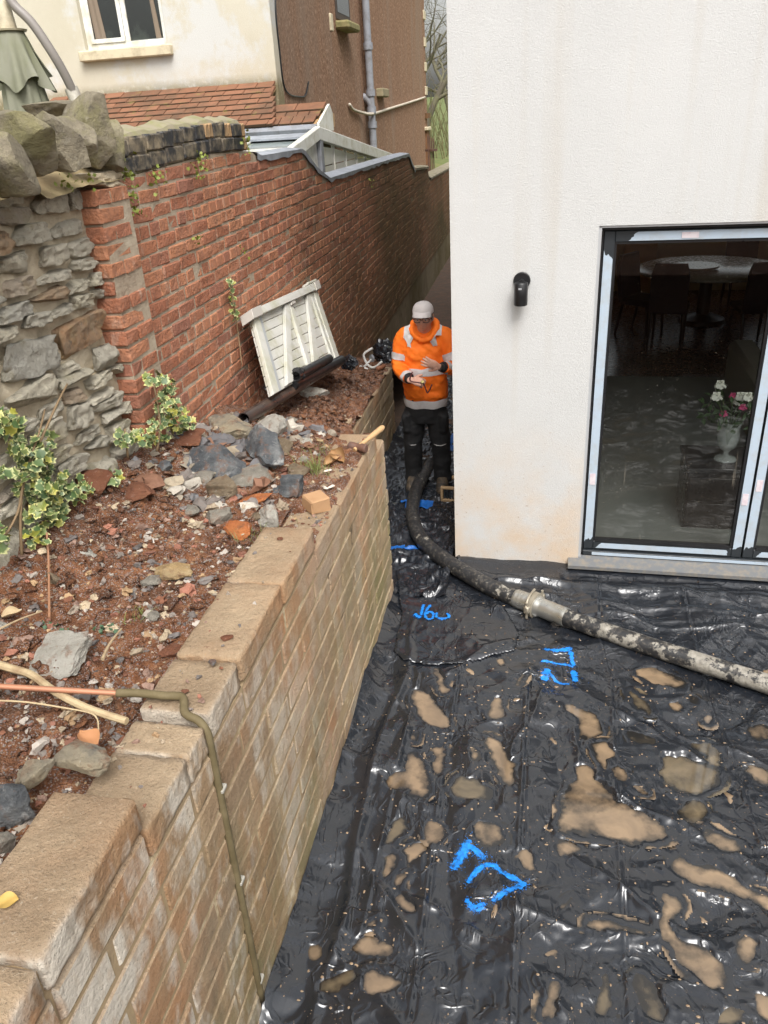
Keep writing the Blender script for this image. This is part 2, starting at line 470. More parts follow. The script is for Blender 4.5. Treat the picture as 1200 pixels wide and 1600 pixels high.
def m_plain(name, col, rough=.5, spec=.5, metal=0, dirt=None, dscale=8, bump=0, bscale=40):
    m = Mat(name, col, rough, spec, metal)
    c = None
    if dirt: c = m.mix(m.mr(m.noise(dscale, 5, .68), .45, .68, 0, .75), col, dirt)
    else: c = m.mix(m.mr(m.noise(12, 4, .6), .3, .7, 0, .12), col, tuple(k*.7 for k in col))
    return m.done(c, m.mr(m.noise(20, 4), .3, .7, max(.05, rough-.08), min(1, rough+.08)), m.bump(m.noise(bscale, 4, .6), bump, .004) if bump else None)
def m_membrane():
    m = Mat('black_polythene', rough=.3, spec=.95)
    c = m.mix(m.mr(m.noise(2.4, 5, .65), .5, .72, 0, .045), (.012, .0142, .0185), (.11, .085, .065))
    c = m.mix(m.mr(m.noise(38, 4, .75), .635, .70, 0, .35), c, (.20, .125, .07))
    r = m.mr(m.noise(3, 4, .6), .35, .7, .17, .31)
    def cr(sc, w_, dist, vec=None):
        return m.mr(m.math('ABSOLUTE', m.math('SUBTRACT', m.noise(sc, 2, .5, vec, dist), .5)), 0, w_, 1, 0)
    k1 = m.math('MULTIPLY', cr(6, .05, 1.0), m.mr(m.noise(2.2, 2), .42, .62)); k2 = m.math('MULTIPLY', cr(15, .06, .6, m.rotscl(m.pos, (0, 0, .7), (1, .45, 1))), m.mr(m.noise(3.1, 2), .45, .6))
    h = m.math('ADD', k1, m.math('MULTIPLY', k2, .5))
    return m.done(c, r, m.bump(h, .6, .006))
def m_water(name='muddy_water', a=(.255, .178, .108), b=(.145, .104, .067)):
    m = Mat(name, rough=.06, spec=.9)
    c = m.ramp(m.noise(6, 4, .6, None, .5), [(.34, b), (.62, a)])
    if name != 'film':
        dp = m.xyz(m.attr())[0]                                              # depth of the water in units of 10 mm: thin margins let the black sheet show
        c = m.mix(m.mr(m.math('ADD', dp, m.math('ADD', m.mr(m.noise(22, 4, .65), .3, .7, -.16, .16), m.mr(m.noise(4, 4, .65), .3, .7, -.38, .28))), .02, .62), (.012, .011, .010), c)
    return m.done(c, .05, m.bump(m.noise(14, 2), .03, .004))
MT = dict(render=m_render(), block=m_block(), blockmortar=m_blockmortar(), brick=m_brick(), joint=m_brickjoint(), stone=m_stone(), coping=m_coping(),
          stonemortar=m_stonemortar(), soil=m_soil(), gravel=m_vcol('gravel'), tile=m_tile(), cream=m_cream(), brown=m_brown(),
          membrane=m_membrane(), water=m_water(), film=m_water('film'), dwater=m_water('silty_water', (.15, .115, .07), (.07, .055, .035)),
          upvc=m_plain('white_upvc', (.78, .77, .72), .4, dirt=(.50, .46, .34), dscale=5),
          greyplastic=m_plain('grey_plastic', (.27, .28, .31), .5, dirt=(.17, .16, .15)),
          black=m_plain('black_plastic', (.012, .012, .013), .35), frame=m_plain('dark_frame', (.022, .026, .030), .45),
          alu=m_plain('grey_aluminium', (.50, .51, .52), .4, metal=.3), tape=m_plain('blue_white_tape', (.42, .50, .58), .45, dirt=(.40, .43, .45), dscale=14),
          lead=m_plain('lead', (.26, .28, .31), .55, dirt=(.42, .45, .50), bump=.4), blackpaint=m_plain('black_paint', (.026, .026, .028), .5, dirt=(.36, .29, .19), dscale=9, bump=.9),
          sillstone=m_plain('sill_stone', (.62, .54, .38), .9, dirt=(.36, .30, .20)), whitewood=m_plain('white_wood', (.53, .52, .475), .65, dirt=(.37, .36, .23), dscale=5, bump=.2),
          wood=m_plain('wood', (.46, .29, .14), .6, bump=.2), bark=m_plain('bark', (.36, .27, .16), .85, dirt=(.19, .12, .07), dscale=14, bump=.5),
          steel=m_plain('steel', (.50, .49, .45), .32, metal=.8, dirt=(.36, .32, .24)), rust=m_plain('rusty_iron', (.10, .055, .042), .6, dirt=(.20, .09, .05), bump=.3),
          terracotta=m_plain('orange_clay', (.50, .16, .05), .85, bump=.4), darksoil=m_plain('dark_earth', (.075, .05, .035), .95, dirt=(.13, .07, .045), bump=.8),
          grass=m_plain('grass', (.10, .13, .035), .9, dirt=(.18, .17, .06), dscale=2))
# ================================================================== ground
gnd = MB().add([(-600, -600, -.06), (600, -600, -.06), (600, 600, -.06), (-600, 600, -.06)], [[0, 1, 2, 3]]).build('ground', MT['darksoil']); tag(gnd, kind='structure')
MB().span((-.95, -3, -.05), (6, .42, 1.15)).build('earth_bank', MT['soil'])
tag(bpy.data.objects['earth_bank'], kind='structure')
# the path on along the alley, and the green rise beyond it
yy, xx = np.meshgrid(np.linspace(6.6, 20, 90), np.linspace(-2.3, -.3, 22), indexing='ij')
zz = .01+.012*fbm(xx*5, yy*5, 0, 3, 5)+.02*np.clip(yy-9, 0, 99)
tag(MB().grid(np.stack([xx, yy, zz], -1)).build('alley_path', MT['darksoil'], smooth=0), kind='structure')
yy, xx = np.meshgrid(np.linspace(22, 160, 60), np.linspace(-90, 60, 50), indexing='ij')
zz = -.04+1.6*sstep(22, 27, yy)+.035*np.clip(yy-30, 0, 200)+.25*fbm(xx*.15, yy*.15, 0, 3, 9)
tag(MB().grid(np.stack([xx, yy, zz], -1)).build('grass_bank', MT['grass'], smooth=0), kind='structure')
MB().span((-40, 3.0, -.05), (-2.24, 20, 1.55)).build('neighbour_garden', MT['grass'])
tag(bpy.data.objects['neighbour_garden'], kind='structure')

# ================================================================== white rendered house with the glazed door
house = thing('white_house', 'white rendered house wall with big glazed door, right of the alley', 'house', (-.536, 4.834, 0), radians(-2.2345))
W = .30
DL, DR, DB, DT = .847, 3.98, .09, 2.243
wm = MB()
wm.span((0, 0, -.05), (DL, W, 6.4)); wm.span((DL, 0, DT), (DR, W, 6.4)); wm.span((DR, 0, -.05), (7.5, W, 6.4)); wm.span((DL, .0, -.05), (DR, W, DB-.03))
wm.span((0, W, -.05), (W, 9.5, 6.4)); wm.span((7.2, W, -.05), (7.5, 9.5, 6.4)); wm.span((W, 9.2, -.05), (7.2, 9.5, 1.1)); wm.span((W, 9.2, 2.38), (7.2, 9.5, 6.4)); wm.span((W, 9.2, 1.1), (.6, 9.5, 2.38)); wm.span((6.9, 9.2, 1.1), (7.2, 9.5, 2.38))
wm.build('wall', MT['render'], house)
MB().span((-.06, -.06, 6.4), (7.56, 9.56, 5.42)).build('roof', MT['lead'], house)
# room
MB().span((W, W, -.02), (7.2, 9.2, .05)).build('room_floor', m_plain('dark_boards', (.085, .035, .02), .25, dirt=(.13, .06, .03), dscale=3), house)
MB().span((W+.01, W+.01, .05), (7.15, 4.3, .062)).build('carpet', m_plain('grey_carpet', (.22, .23, .215), .95), house)
MB().span((W, W, 2.4), (7.2, 9.2, 2.5)).build('room_ceiling', m_plain('ceiling_paint', (.75, .7, .6), .9), house)
lin = m_plain('room_paint', (.50, .38, .23), .9)
rm = MB(); rm.span((W, W, .05), (W+.02, 9.2, 2.4)); rm.span((W+.02, 9.18, .05), (7.18, 9.2, 1.1)); rm.span((7.18, W, .05), (7.2, 9.2, 2.4))
rm.build('room_lining', lin, house)
MB().span((1.5, 8.95, .05), (2.0, 9.17, 2.1)).build('room_cupboard', m_plain('orange_wood', (.42, .20, .07), .5), house)
# door: outer trim, frame, three leaves
door = MB()
door.span((DL, .008, DB), (DL+.017, .10, DT)); door.span((DL, .008, DT-.012), (DR, .10, DT))
dr = door.build('door', MT['alu'], house)
MB().span((DL+.017, .045, DB), (DL+.03, .12, DT-.013)).span((DL+.017, .045, DT-.03), (DR, .12, DT-.013)).build('gasket', MT['black'], dr)
def lam_glass():
    m = Mat('door_glass', rough=0); nt = m.nt
    fr = m.n('ShaderNodeFresnel'); fr.inputs[0].default_value = 1.5
    tr = m.n('ShaderNodeBsdfTransparent'); tr.inputs[0].default_value = (.90, .93, .91, 1)
    gl = m.n('ShaderNodeBsdfGlossy'); gl.inputs['Roughness'].default_value = 0.004; gl.inputs[0].default_value = (1, 1, 1, 1)
    mx = m.n('ShaderNodeMixShader')
    f = m.math('MULTIPLY', fr.outputs[0], .75, True)
    nt.links.new(f, mx.inputs[0]); nt.links.new(tr.outputs[0], mx.inputs[1]); nt.links.new(gl.outputs[0], mx.inputs[2])
    di = m.n('ShaderNodeBsdfDiffuse'); di.inputs[0].default_value = (.55, .48, .38, 1)
    mx2 = m.n('ShaderNodeMixShader')
    x, y, z = m.xyz()
    spots = m.math('MULTIPLY', m.mr(m.voro(50), .11, .06), m.mr(m.noise(4, 2), .52, .68), True)
    runs = m.math('MULTIPLY', m.mr(m.noise(16, 3, .6, m.scl(m.pos, (1, 1, .06))), .655, .70), m.mr(z, 1.5, .3, 0, .3), True)
    film = m.math('MULTIPLY', m.mr(m.noise(4, 5, .6, m.rotscl(m.pos, (0, .5, 0), (1, 1, .4))), .25, .8, .2, 1), m.mr(z, 1.6, .2, .0, .05))
    d = m.math('ADD', m.math('ADD', m.math('MULTIPLY', spots, .8), runs), film, True)
    nt.links.new(d, mx2.inputs[0]); nt.links.new(mx.outputs[0], mx2.inputs[1]); nt.links.new(di.outputs[0], mx2.inputs[2])
    o = [k for k in nt.nodes if k.type == 'OUTPUT_MATERIAL'][0]; nt.links.new(mx2.outputs[0], o.inputs[0])
    return m.m
MT['glass'] = lam_glass()
def wavy_tape(x0, x1, z0, z1, y, n=14, amp=.006, seed=0, ends=0):
    """protective film strip with torn ends, as a thin solid"""
    rng = random.Random(seed); vert = (z1-z0) > (x1-x0)
    P = []
    if vert:
        k = 6
        top = [(x0+(x1-x0)*i/k, z1-ends*rng.random()-(ends*1.2*i/k)) for i in range(k+1)]
        bot = [(x1-(x1-x0)*i/k, z0+ends*rng.random()*.7+(ends*.8*(1-i/k))) for i in range(k+1)]
    else:
        k = 6
        top = [(x1-ends*rng.random()*.5, z0+(z1-z0)*i/k) for i in range(k+1)]
        bot = [(x0+ends*(1-i/k)*1.5+ends*.4*rng.random(), z1-(z1-z0)*i/k) for i in range(k+1)]
        bot.reverse(); bot = [(a+0, b) for a, b in bot][::-1]
    pts = [(a, y, b) for a, b in top]+[(a, y, b) for a, b in bot]
    return MB().prism(pts, (0, .0015, 0))
LW = 1.008
for i in range(3):
    x0 = DL+.032+i*(LW+.008); x1 = x0+LW; yb = .05
    st, zt, zb = .062, DT-.035, DB+.045
    fm = MB()
    fm.span((x0, yb, zb), (x0+st, yb+.07, zt), .004); fm.span((x1-st, yb, zb), (x1, yb+.07, zt), .004)
    fm.span((x0+st, yb, zt-st), (x1-st, yb+.07, zt), .004); fm.span((x0+st, yb, zb), (x1-st, yb+.07, zb+st), .004)
    leaf = fm.build('door_leaf', MT['frame'], dr)
    bd = MB()
    bd.span((x0+st, yb+.006, zb+st), (x0+st+.012, yb+.04, zt-st)); bd.span((x1-st-.012, yb+.006, zb+st), (x1-st, yb+.04, zt-st))
    bd.span((x0+st+.012, yb+.006, zt-st-.012), (x1-st-.012, yb+.04, zt-st)); bd.span((x0+st+.012, yb-.004, zb+st), (x1-st-.012, yb+.04, zb+st+.014))
    bd.build('glazing_bead', MT['black'], leaf)
    MB().add([(x0+st+.01, yb+.03, zb+st+.01), (x1-st-.01, yb+.03, zb+st+.01), (x1-st-.01, yb+.03, zt-st-.01), (x0+st+.01, yb+.03, zt-st-.01)], [[0, 1, 2, 3]]).build('pane', MT['glass'], leaf)
    for k, o in enumerate((wavy_tape(x0+.004, x0+st-.006, zb+.055, zt-.10, yb-.0025, seed=i*9+1, ends=.03), wavy_tape(x1-st+.006, x1-.004, zb+.05, zt-.08, yb-.0025, seed=i*9+2, ends=.03),
              wavy_tape(x0+.13, x1-.08, zt-st+.006, zt-.008, yb-.0025, seed=i*9+3, ends=.03), wavy_tape(x0+.08, x1-.085, zb+.012, zb+st-.012, yb-.0025, seed=i*9+4, ends=.02))):
        o.build('protective_tape', MT['tape'], leaf)
    lab = m_plain('paper_label', (.66, .60, .62), .6, dirt=(.55, .40, .45), dscale=30) if i == 0 else lab
    for lo_, hi_ in (((x0+.42, yb-.0055, zt-st+.014), (x0+.51, yb-.0035, zt-.016)), ((x1-st+.012, yb-.0055, .52), (x1-.014, yb-.0035, .60)), ((x0+.012, yb-.0055, .62), (x0+st-.014, yb-.0035, .70))): MB().span(lo_, hi_).build('sticker', lab, leaf)
th = MB().span((DL+.03, .028, DB+.006), (DR, .13, DB+.04), .003).build('threshold', MT['frame'], dr)
MB().span((DL+.09, .0255, DB+.012), (DR, .0275, DB+.033)).build('protective_tape', MT['tape'], dr)
sill = MB().prism([(DL-.065, .03, DB+.004), (DL-.065, -.075, DB-.026), (DL-.065, -.075, DB-.050), (DL-.065, -.068, DB-.050), (DL-.065, -.002, DB-.03), (DL-.065, .03, DB-.03)], (DR-DL+.13, 0, 0)).build('sill', m_plain('muddy_sill', (.14, .145, .15), .45, dirt=(.25, .21, .155), dscale=24), dr)
# wall lamp
lamp = thing('wall_lamp', 'small black cylinder downlight lamp on the white wall', 'lamp', (-.536, 4.834, 0), radians(-2.2345))
lx, lz = .424, 1.905
My = Matrix.Translation((lx, 0, lz+.045)) @ Matrix.Rotation(radians(90), 4, 'X')
MB().lathe([(.0, 0), (.05, 0), (.05, .014), (.046, .018), (0, .018)], 28, My).build('back_plate', MT['black'], lamp, 40)
MB().tube([(lx, -.018, lz+.04), (lx, -.06, lz+.04)], .018, 12).build('arm', MT['black'], lamp, 40)
MB().lathe([(0, -.085), (.036, -.085), (.040, -.08), (.040, .042), (.036, .047), (0, .047)], 28, Matrix.Translation((lx, -.075, lz))).build('lamp_body', MT['black'], lamp, 40)
MB().span((lx-.012, -.1165, lz+.012), (lx+.006, -.113, lz+.022)).build('lamp_badge', m_plain('badge', (.35, .35, .36), .4), lamp)
# little air brick low in the alley side
# ================================================================== things in the room behind the glass
R0 = Matrix.Translation((-.536, 4.834, 0)) @ Matrix.Rotation(radians(-2.2345), 4, 'Z')
fab = m_plain('dark_fabric', (.045, .028, .03), .9); leg = m_plain('dark_legs', (.035, .018, .012), .4)
def dining_chair(x, y, rz, label, n=[0]):
    t = thing('dining_chair', label, 'chair', (x, y, .05), rz, 'dining chairs round the table indoors')
    MB().box((0, 0, .46), (.46, .44, .09), b=.02).build('seat', fab, t, 40)
    bk = MB(); P = []
    for k in range(9):
        a = k/8; P.append((0, .2+.02*sin(a*3)+.07*a, .44+.60*a))
    bk.add(*_slab(P, .45, .055)); bk.build('backrest', fab, t, 40)
    for sx in (-1, 1):
        MB().tube([(sx*.19, -.18, .42), (sx*.19, -.2, .0)], [.024, .016], 8).build('leg', leg, t, 40)
        MB().tube([(sx*.19, .19, .42), (sx*.2, .27, .0)], [.024, .016], 8).build('leg', leg, t, 40)
    return t
def _slab(P, w, th):
    v, f = [], []
    for i, p in enumerate(P):
        k = w*(1-.35*max(0, i/(len(P)-1)-.75)**1.5*4) if i/(len(P)-1) > .75 else w
        for sx in (-1, 1):
            for sy in (-1, 1): v.append((sx*k/2, p[1]+sy*th/2, p[2]))
    for i in range(len(P)-1):
        a = i*4; b = a+4
        f += [[a, a+2, b+2, b], [a+1, b+1, b+3, a+3], [a, b, b+1, a+1], [a+2, a+3, b+3, b+2]]
    e = (len(P)-1)*4
    f += [[0, 1, 3, 2], [e, e+2, e+3, e+1]]
    return v, f
dining_chair(1.35, 11.05, .9, 'dark dining chair nearest the door frame, side on to the table')
dining_chair(1.62, 10.6, 2.9, 'dark dining chair with its back to the window, left of the table leg')
dining_chair(2.62, 10.55, pi+.15, 'dark dining chair with its back to the window, in the middle of the table')
dining_chair(3.35, 10.75, pi-.5, 'dark dining chair right of the table, half cut by the door frame')
dining_chair(2.95, 12.8, .0, 'dark dining chair on the far side of the table')
tb = thing('dining_table', 'pale round dining table seen through the glazed door', 'table', (2.25, 11.75, .05))
MB().lathe([(0, .70), (.93, .70), (.95, .715), (.95, .735), (.93, .75), (0, .75)], 48).build('tabletop', m_plain('pale_top', (.42, .37, .31), .25), tb, 40)
MB().lathe([(0, 0), (.32, 0), (.30, .05), (.09, .12), (.08, .6), (.25, .70), (0, .70)], 24).build('pedestal', leg, tb, 40)
ls = thing('lazy_susan', 'round serving tray standing on the dining table', 'tray', (2.05, 11.55, .80))
MB().lathe([(0, 0), (.1, 0), (.1, .03), (.30, .035), (.30, .06), (0, .06)], 36).build('tray_disc', m_plain('tray', (.25, .2, .15), .3), ls, 40)
sofa = thing('sofa', 'grey sofa end behind the glazed door at the right', 'sofa', (1.86, 6.55, .05), radians(-2))
fabg = m_plain('grey_fabric', (.26, .24, .20), .95)
MB().box((.12, 1.0, .30), (.26, 1.9, .58), b=.05).build('armrest', fabg, sofa, 40)
MB().box((.75, 1.0, .22), (.95, 1.8, .40), b=.05).build('seat', fabg, sofa, 40)
MB().box((.8, 1.85, .48), (1.0, .25, .80), b=.06).build('backrest', fabg, sofa, 40)
cab = thing('cabinet', 'low dark cabinet just inside the glazed door', 'cabinet', (1.29, 5.55, .05), radians(-2))
MB().box((0, 0, .23), (.44, .40, .46), b=.008).build('carcass', m_plain('dark_wood', (.018, .015, .017), .3), cab, 40)
MB().box((0, -.012, .48), (.47, .44, .035), b=.006).build('top', m_plain('dark_top', (.02, .018, .02), .15), cab, 40)
for k in range(2): MB().box((0, -.2065, .13+.2*k), (.41, .012, .17), b=.004).build('drawer', m_plain('drawer_front', (.025, .021, .023), .3), cab, 40)
vx, vy, vz = 1.33, 5.5, .548
vase = thing('glass_vase', 'clear glass vase of cut flowers on the low cabinet', 'vase', (vx, vy, vz))
gm = Mat('vase_glass', (.75, .8, .78), .03); gm.b.inputs['Alpha'].default_value = .28
MB().lathe([(0, 0), (.075, 0), (.07, .012), (.018, .03), (.018, .06), (.06, .10), (.075, .16), (.07, .24), (.085, .29), (.078, .29), (.062, .24), (.066, .16), (.05, .105), (0, .09)], 24).build('vase_body', gm.m, vase, 50)
bq = thing('bouquet', 'bouquet of white roses and pink flowers in the glass vase', 'flowers', (vx, vy, vz))
sm_ = MB(); rng = random.Random(4)
fl = []
for k in range(12):
    a = rng.random()*6.28; r = .04+.16*sqrt(rng.random()); r *= 1.15; p = Vector((r*cos(a), r*sin(a)*.8, .40+.19*rng.random()-.25*r)); fl.append(p)
    sm_.tube(bez([(0, 0, .11), (p.x*.3, p.y*.3, .28), p], 4), .004, 5)
sm_.build('stems', m_plain('green_stem', (.06, .10, .03), .7), bq)
lf = MB()
for k in range(110):
    a = rng.random()*6.28; r = .03+.2*sqrt(rng.random()); c = Vector((r*cos(a), r*sin(a)*.8, .27+.2*rng.random()))
    E_ = Euler((rng.uniform(-1, 1), rng.uniform(-1, 1), rng.random()*6.28)).to_matrix().to_4x4()
    lf.add([(0, -.03, 0), (.016, 0, .006), (0, .035, 0), (-.016, 0, .006)], [[0, 1, 2, 3]], Matrix.Translation(c) @ E_)
tag(lf.build('leaves', m_plain('rose_leaf', (.045, .085, .03), .5), bq), kind='stuff')
pet = m_plain('white_petal', (.86, .85, .76), .6); pink = m_plain('pink_petal', (.62, .08, .22), .6)
for k, p in enumerate(fl):
    b = MB(); s_ = .050 if k % 3 else .034
    for q in range(9):
        a = q*2.4; rr = s_*(.25+.75*q/9)
        E_ = Matrix.Translation(p) @ Matrix.Rotation(a, 4, 'Z') @ Matrix.Translation((rr*.45, 0, 0)) @ Matrix.Rotation(1.25-.09*q, 4, 'Y')
        b.add([(-s_*.5, -s_*.5, 0), (s_*.6, -s_*.35, .004), (s_*.75, 0, -.002), (s_*.6, s_*.35, .004), (-s_*.5, s_*.5, 0)], [[0, 1, 2, 3, 4]], E_)
    b.build('flower', pink if k % 3 == 0 else pet, bq, 0)
# ================================================================== block retaining wall
rng = random.Random(11)
def chunk_mesh(name, size, mat, b, jit, seed, smooth=None):
    r = random.Random(seed); v, f = chamfer(*size, b)
    v = [tuple(c+r.uniform(-jit, jit) for c in p) for p in v]
    m = MB(); m.v = v; m.f = f
    return m.mesh(name, mat, smooth)
BL = [chunk_mesh('block', (.215, .44, .1), MT['block'], .009, .0025, k) for k in range(7)]
import bmesh
def rough_block(seed, b=.008, amp=.0034):
    bm = bmesh.new(); v, f = chamfer(.215, .44, .1, b)
    vs = [bm.verts.new(p) for p in v]; [bm.faces.new([vs[i] for i in q]) for q in f]
    long_ = [e for e in bm.edges if e.calc_length() > .05]
    bmesh.ops.subdivide_edges(bm, edges=long_, cuts=9, use_grid_fill=True)
    bm.normal_update()
    co = np.array([v.co[:] for v in bm.verts]); n_ = np.array([v.normal[:] for v in bm.verts])
    d = amp*fbm(co[:, 0]*22+seed, co[:, 1]*22, co[:, 2]*22, 3, seed)+amp*.6*np.minimum(0, fbm(co[:, 0]*60+seed, co[:, 1]*60, co[:, 2]*60, 2, seed+5))
    co = co+n_*d[:, None]
    for v, c in zip(bm.verts, co): v.co = c
    me = bpy.data.meshes.new('block'); bm.to_mesh(me); bm.free(); me.materials.append(MT['block'])
    me.polygons.foreach_set('use_smooth', [True]*len(me.polygons)); return me
CAPB = [rough_block(50+k) for k in range(5)]
def put_block(parent, x, y0, y1, ztop, cap=False, h=.1, wx=.215, dx=0):
    me = rng.choice(CAPB if cap else BL)
    M = Matrix.Translation((x-wx/2+dx+rng.uniform(-.0025, .0025), (y0+y1)/2, ztop-h/2)) @ Matrix.Rotation(rng.uniform(-.004, .004), 4, 'Z') @ Matrix.Diagonal((wx/.215, (y1-y0)/.44, h/.1, 1))
    return place('block', me, M, parent)
FX = -.893
bwall = thing('block_wall', 'long low wall of stained concrete blocks beside the black sheet, soil behind it', 'wall', (0, 0, 0))
def course(parent, x, ya, yb, ztop, off, dx=0):
    y = ya-(off % .45)
    while y < yb-.02:
        a, b = max(y, ya), min(y+.44, yb)
        if b-a > .04: put_block(parent, x, a, b, ztop, dx=dx)
        y += .45
for k in range(1, 14):
    zt = 1.465-.11*k
    off = .225*(k % 2)
    if k >= 2: course(bwall, FX, .2, 1.556, zt, .12+off, .006)
    if k >= 3: course(bwall, FX, 1.606, 4.285+.012*(k-3)**.5, zt, .05+off)
for (a, b, zt) in ((.2, .33, 1.455), (.34, .78, 1.455), (.79, 1.186, 1.467), (1.192, 1.43, 1.355), (1.437, 1.556, 1.352), (1.606, 1.845, 1.352), (1.853, 2.292, 1.362), (2.30, 2.735, 1.360)):
    put_block(bwall, FX, a, b, zt, True, .1, dx=.008 if b < 1.6 else (.006 if zt > 1.355 else 0))
course(bwall, FX, .2, 1.185, 1.355, .3, .006)
for (a, b, zt) in ((2.745, 3.18, 1.247), (3.19, 3.63, 1.245), (3.64, 3.85, 1.247), (3.855, 4.075, 1.25)): put_block(bwall, FX, a, b, zt, False)
course(bwall, FX, 1.606, 2.735, 1.245, .2); course(bwall, FX, 2.74, 4.295, 1.135, .2)
core = MB()
core.span((FX-.205, .2, -.05), (FX+.0015, 1.552, 1.25)); core.span((FX-.20, .2, 1.25), (FX-.006, 1.18, 1.43)); core.span((FX-.20, 1.18, 1.25), (FX-.012, 1.55, 1.325))
core.span((FX-.205, 1.61, -.05), (FX-.0035, 2.73, 1.25)); core.span((FX-.20, 1.61, 1.25), (FX-.014, 2.725, 1.33)); core.span((FX-.205, 2.73, -.05), (FX-.0035, 4.07, 1.14)); core.span((FX-.20, 2.73, 1.14), (FX-.012, 4.06, 1.225)); core.span((FX-.205, 4.07, -.05), (FX-.0035, 4.28, 1.115))
core.build('mortar', MT['blockmortar'], bwall)
MB().span((FX-.2, 1.553, -.03), (FX-.012, 1.609, 1.30)).build('joint_strip', m_plain('joint_board', (.085, .065, .045), .9, dirt=(.17, .13, .09), bump=.6), bwall)

fwall = thing('block_wall', 'short lower block wall further back in the alley, left of the man', 'wall', (0, 0, 0))
for k in range(7):
    course(fwall, -1.36, 5.44, 7.12+.01*(k % 2), .75-.11*k, .1+.225*(k % 2))
MB().span((-1.572, 5.45, -.05), (-1.3625, 7.11, .742)).build('mortar', MT['blockmortar'], fwall)
lb = thing('loose_block', 'concrete block lying half buried across the soil, behind the wall end', 'block', (-1.53, 5.44, .775), .03)
place('block_body', chunk_mesh('block_body', (.30, .12, .11), MT['block'], .008, .004, 77), Matrix.Identity(4), lb)

# ================================================================== brick garden wall
BX = -1.93
brick_wall = thing('brick_wall', 'old red brick garden wall with stepped top, receding down the alley', 'wall', (0, 0, 0))
prof = [(3.56, 2.665), (4.8, 2.725), (5.40, 2.715), (5.52, 2.70), (5.64, 2.665), (6.68, 2.668), (6.80, 2.63), (7.10, 2.50), (7.50, 2.395), (12.16, 2.395), (12.35, 2.30), (12.7, 2.145), (14.2, 2.08), (14.42, 1.89), (20.5, 1.87)]
py_, pz_ = np.array([p[0] for p in prof]), np.array([p[1] for p in prof])
topz = lambda y: float(np.interp(y, py_, pz_))
def botz(y): return float(np.interp(y, [3.3, 4.2, 5.3, 6.2, 7.3, 9.2, 11, 20], [1.45, 1.28, 1.13, .90, .68, .34, 0, 0]))-.10
pts = [(BX-.0055, y, z-.004) for y, z in prof]+[(BX-.0055, 20.5, -.05), (BX-.0055, 3.5, -.05)]
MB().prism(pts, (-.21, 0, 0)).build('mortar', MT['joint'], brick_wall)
BRV = [chunk_mesh('brick', (.1, .215, .065), MT['brick'], .006, .0028, 100+k) for k in range(8)]
BRH = [chunk_mesh('brick', (.1, .1025, .065), MT['brick'], .006, .0028, 120+k) for k in range(6)]
cand = []
def wob(y, z): return .010*float(vnoise(y*.9, z*1.7, 0, 3))+.004*float(vnoise(y*4, z*9, 0, 4))
rows = 34
yyw = {}
for k in range(rows):
    v0 = 2.86-.075*k
    hdr = (k % 4 == 2)
    L = .1125 if hdr else .225
    y = 3.57-(.056 if hdr else (.11 if k % 2 else 0))
    while y < 17.5:
        a, b = max(y, 3.565), y+L-.01
        yc = (a+b)/2
        z = v0+.0225*(yc-3.56)+wob(yc, v0)
        t = min(topz(a), topz(b))
        zt, zb = z+.0325, z-.0325
        if zt > t-.002: zt = t-.004
        if zt-zb > .028 and zt > botz(yc) and b-a > .04 and rng.random() > .004:
            cand.append((yc, b-a, (zt+zb)/2, zt-zb, hdr))
        y += L
def seen(c):
    d = depth((BX, c[0], c[2])); return -(c[1]/d/d)     # foreshortened size
cand.sort(key=seen)
def brick_M(c):
    base = .1025 if c[4] else .215
    return Matrix.Translation((BX-.05+rng.uniform(-.004, .0035), c[0], c[2])) @ Euler((rng.uniform(-.02, .02), rng.uniform(-.02, .02), rng.uniform(-.02, .02))).to_matrix().to_4x4() @ Matrix.Diagonal((1, c[1]/base, c[3]/.065, 1))
NB = 262
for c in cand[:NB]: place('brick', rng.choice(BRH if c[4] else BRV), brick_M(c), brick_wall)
far = MB(); cols_r = []
for c in cand[NB:]:
    v, f = chamfer(.1, c[1], c[3], .005)
    far.add(v, f, Matrix.Translation((BX-.05+rng.uniform(-.004, .003), c[0], c[2])) @ Euler((rng.uniform(-.02, .02), 0, rng.uniform(-.02, .02))).to_matrix().to_4x4(), col=(rng.random(), 0, 0))
def m_brickfar():
    m = Mat('red_brick_far', rough=.88, spec=.25)
    sv = m.rnd; m.rnd = lambda: m.n('ShaderNodeSeparateColor').outputs[0] if False else m.xyz(m.attr())[0]
    c = brick_col(m)
    return m.done(c, None, m.bump(m.noise(50, 4, .65), .7, .006))
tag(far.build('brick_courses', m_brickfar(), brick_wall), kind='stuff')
# black painted top courses
BP = [chunk_mesh('coping_brick', (.12, .2, .07), MT['blackpaint'], .007, .004, 140+k) for k in range(5)]
BT = chunk_mesh('coping_brick', (.12, .2, .07), m_plain('bare_coping', (.38, .24, .12), .9, dirt=(.2, .15, .09), bump=.6), .007, .004, 150)
for row in range(2):
    y = 3.6
    while y < 5.38:
        L = rng.uniform(.17, .22) if row == 0 else rng.uniform(.13, .2)
        if row and rng.random() < .22: L = .065
        L = min(L, 5.42-y)
        zb = topz(y+L/2)+.004+row*.078
        hh = .074 if row == 0 else .076
        if L > .04: place('coping_brick', BT if L < .09 else rng.choice(BP), Matrix.Translation((BX-.052-.004*row+rng.uniform(-.005, .005), y+L/2, zb+hh/2)) @ Matrix.Rotation(rng.uniform(-.03, .03), 4, 'X') @ Matrix.Diagonal((1, (L-.01)/.2, hh/.07, 1)), brick_wall)
        y += L
ys = np.linspace(3.57, 5.5, 60); P = []
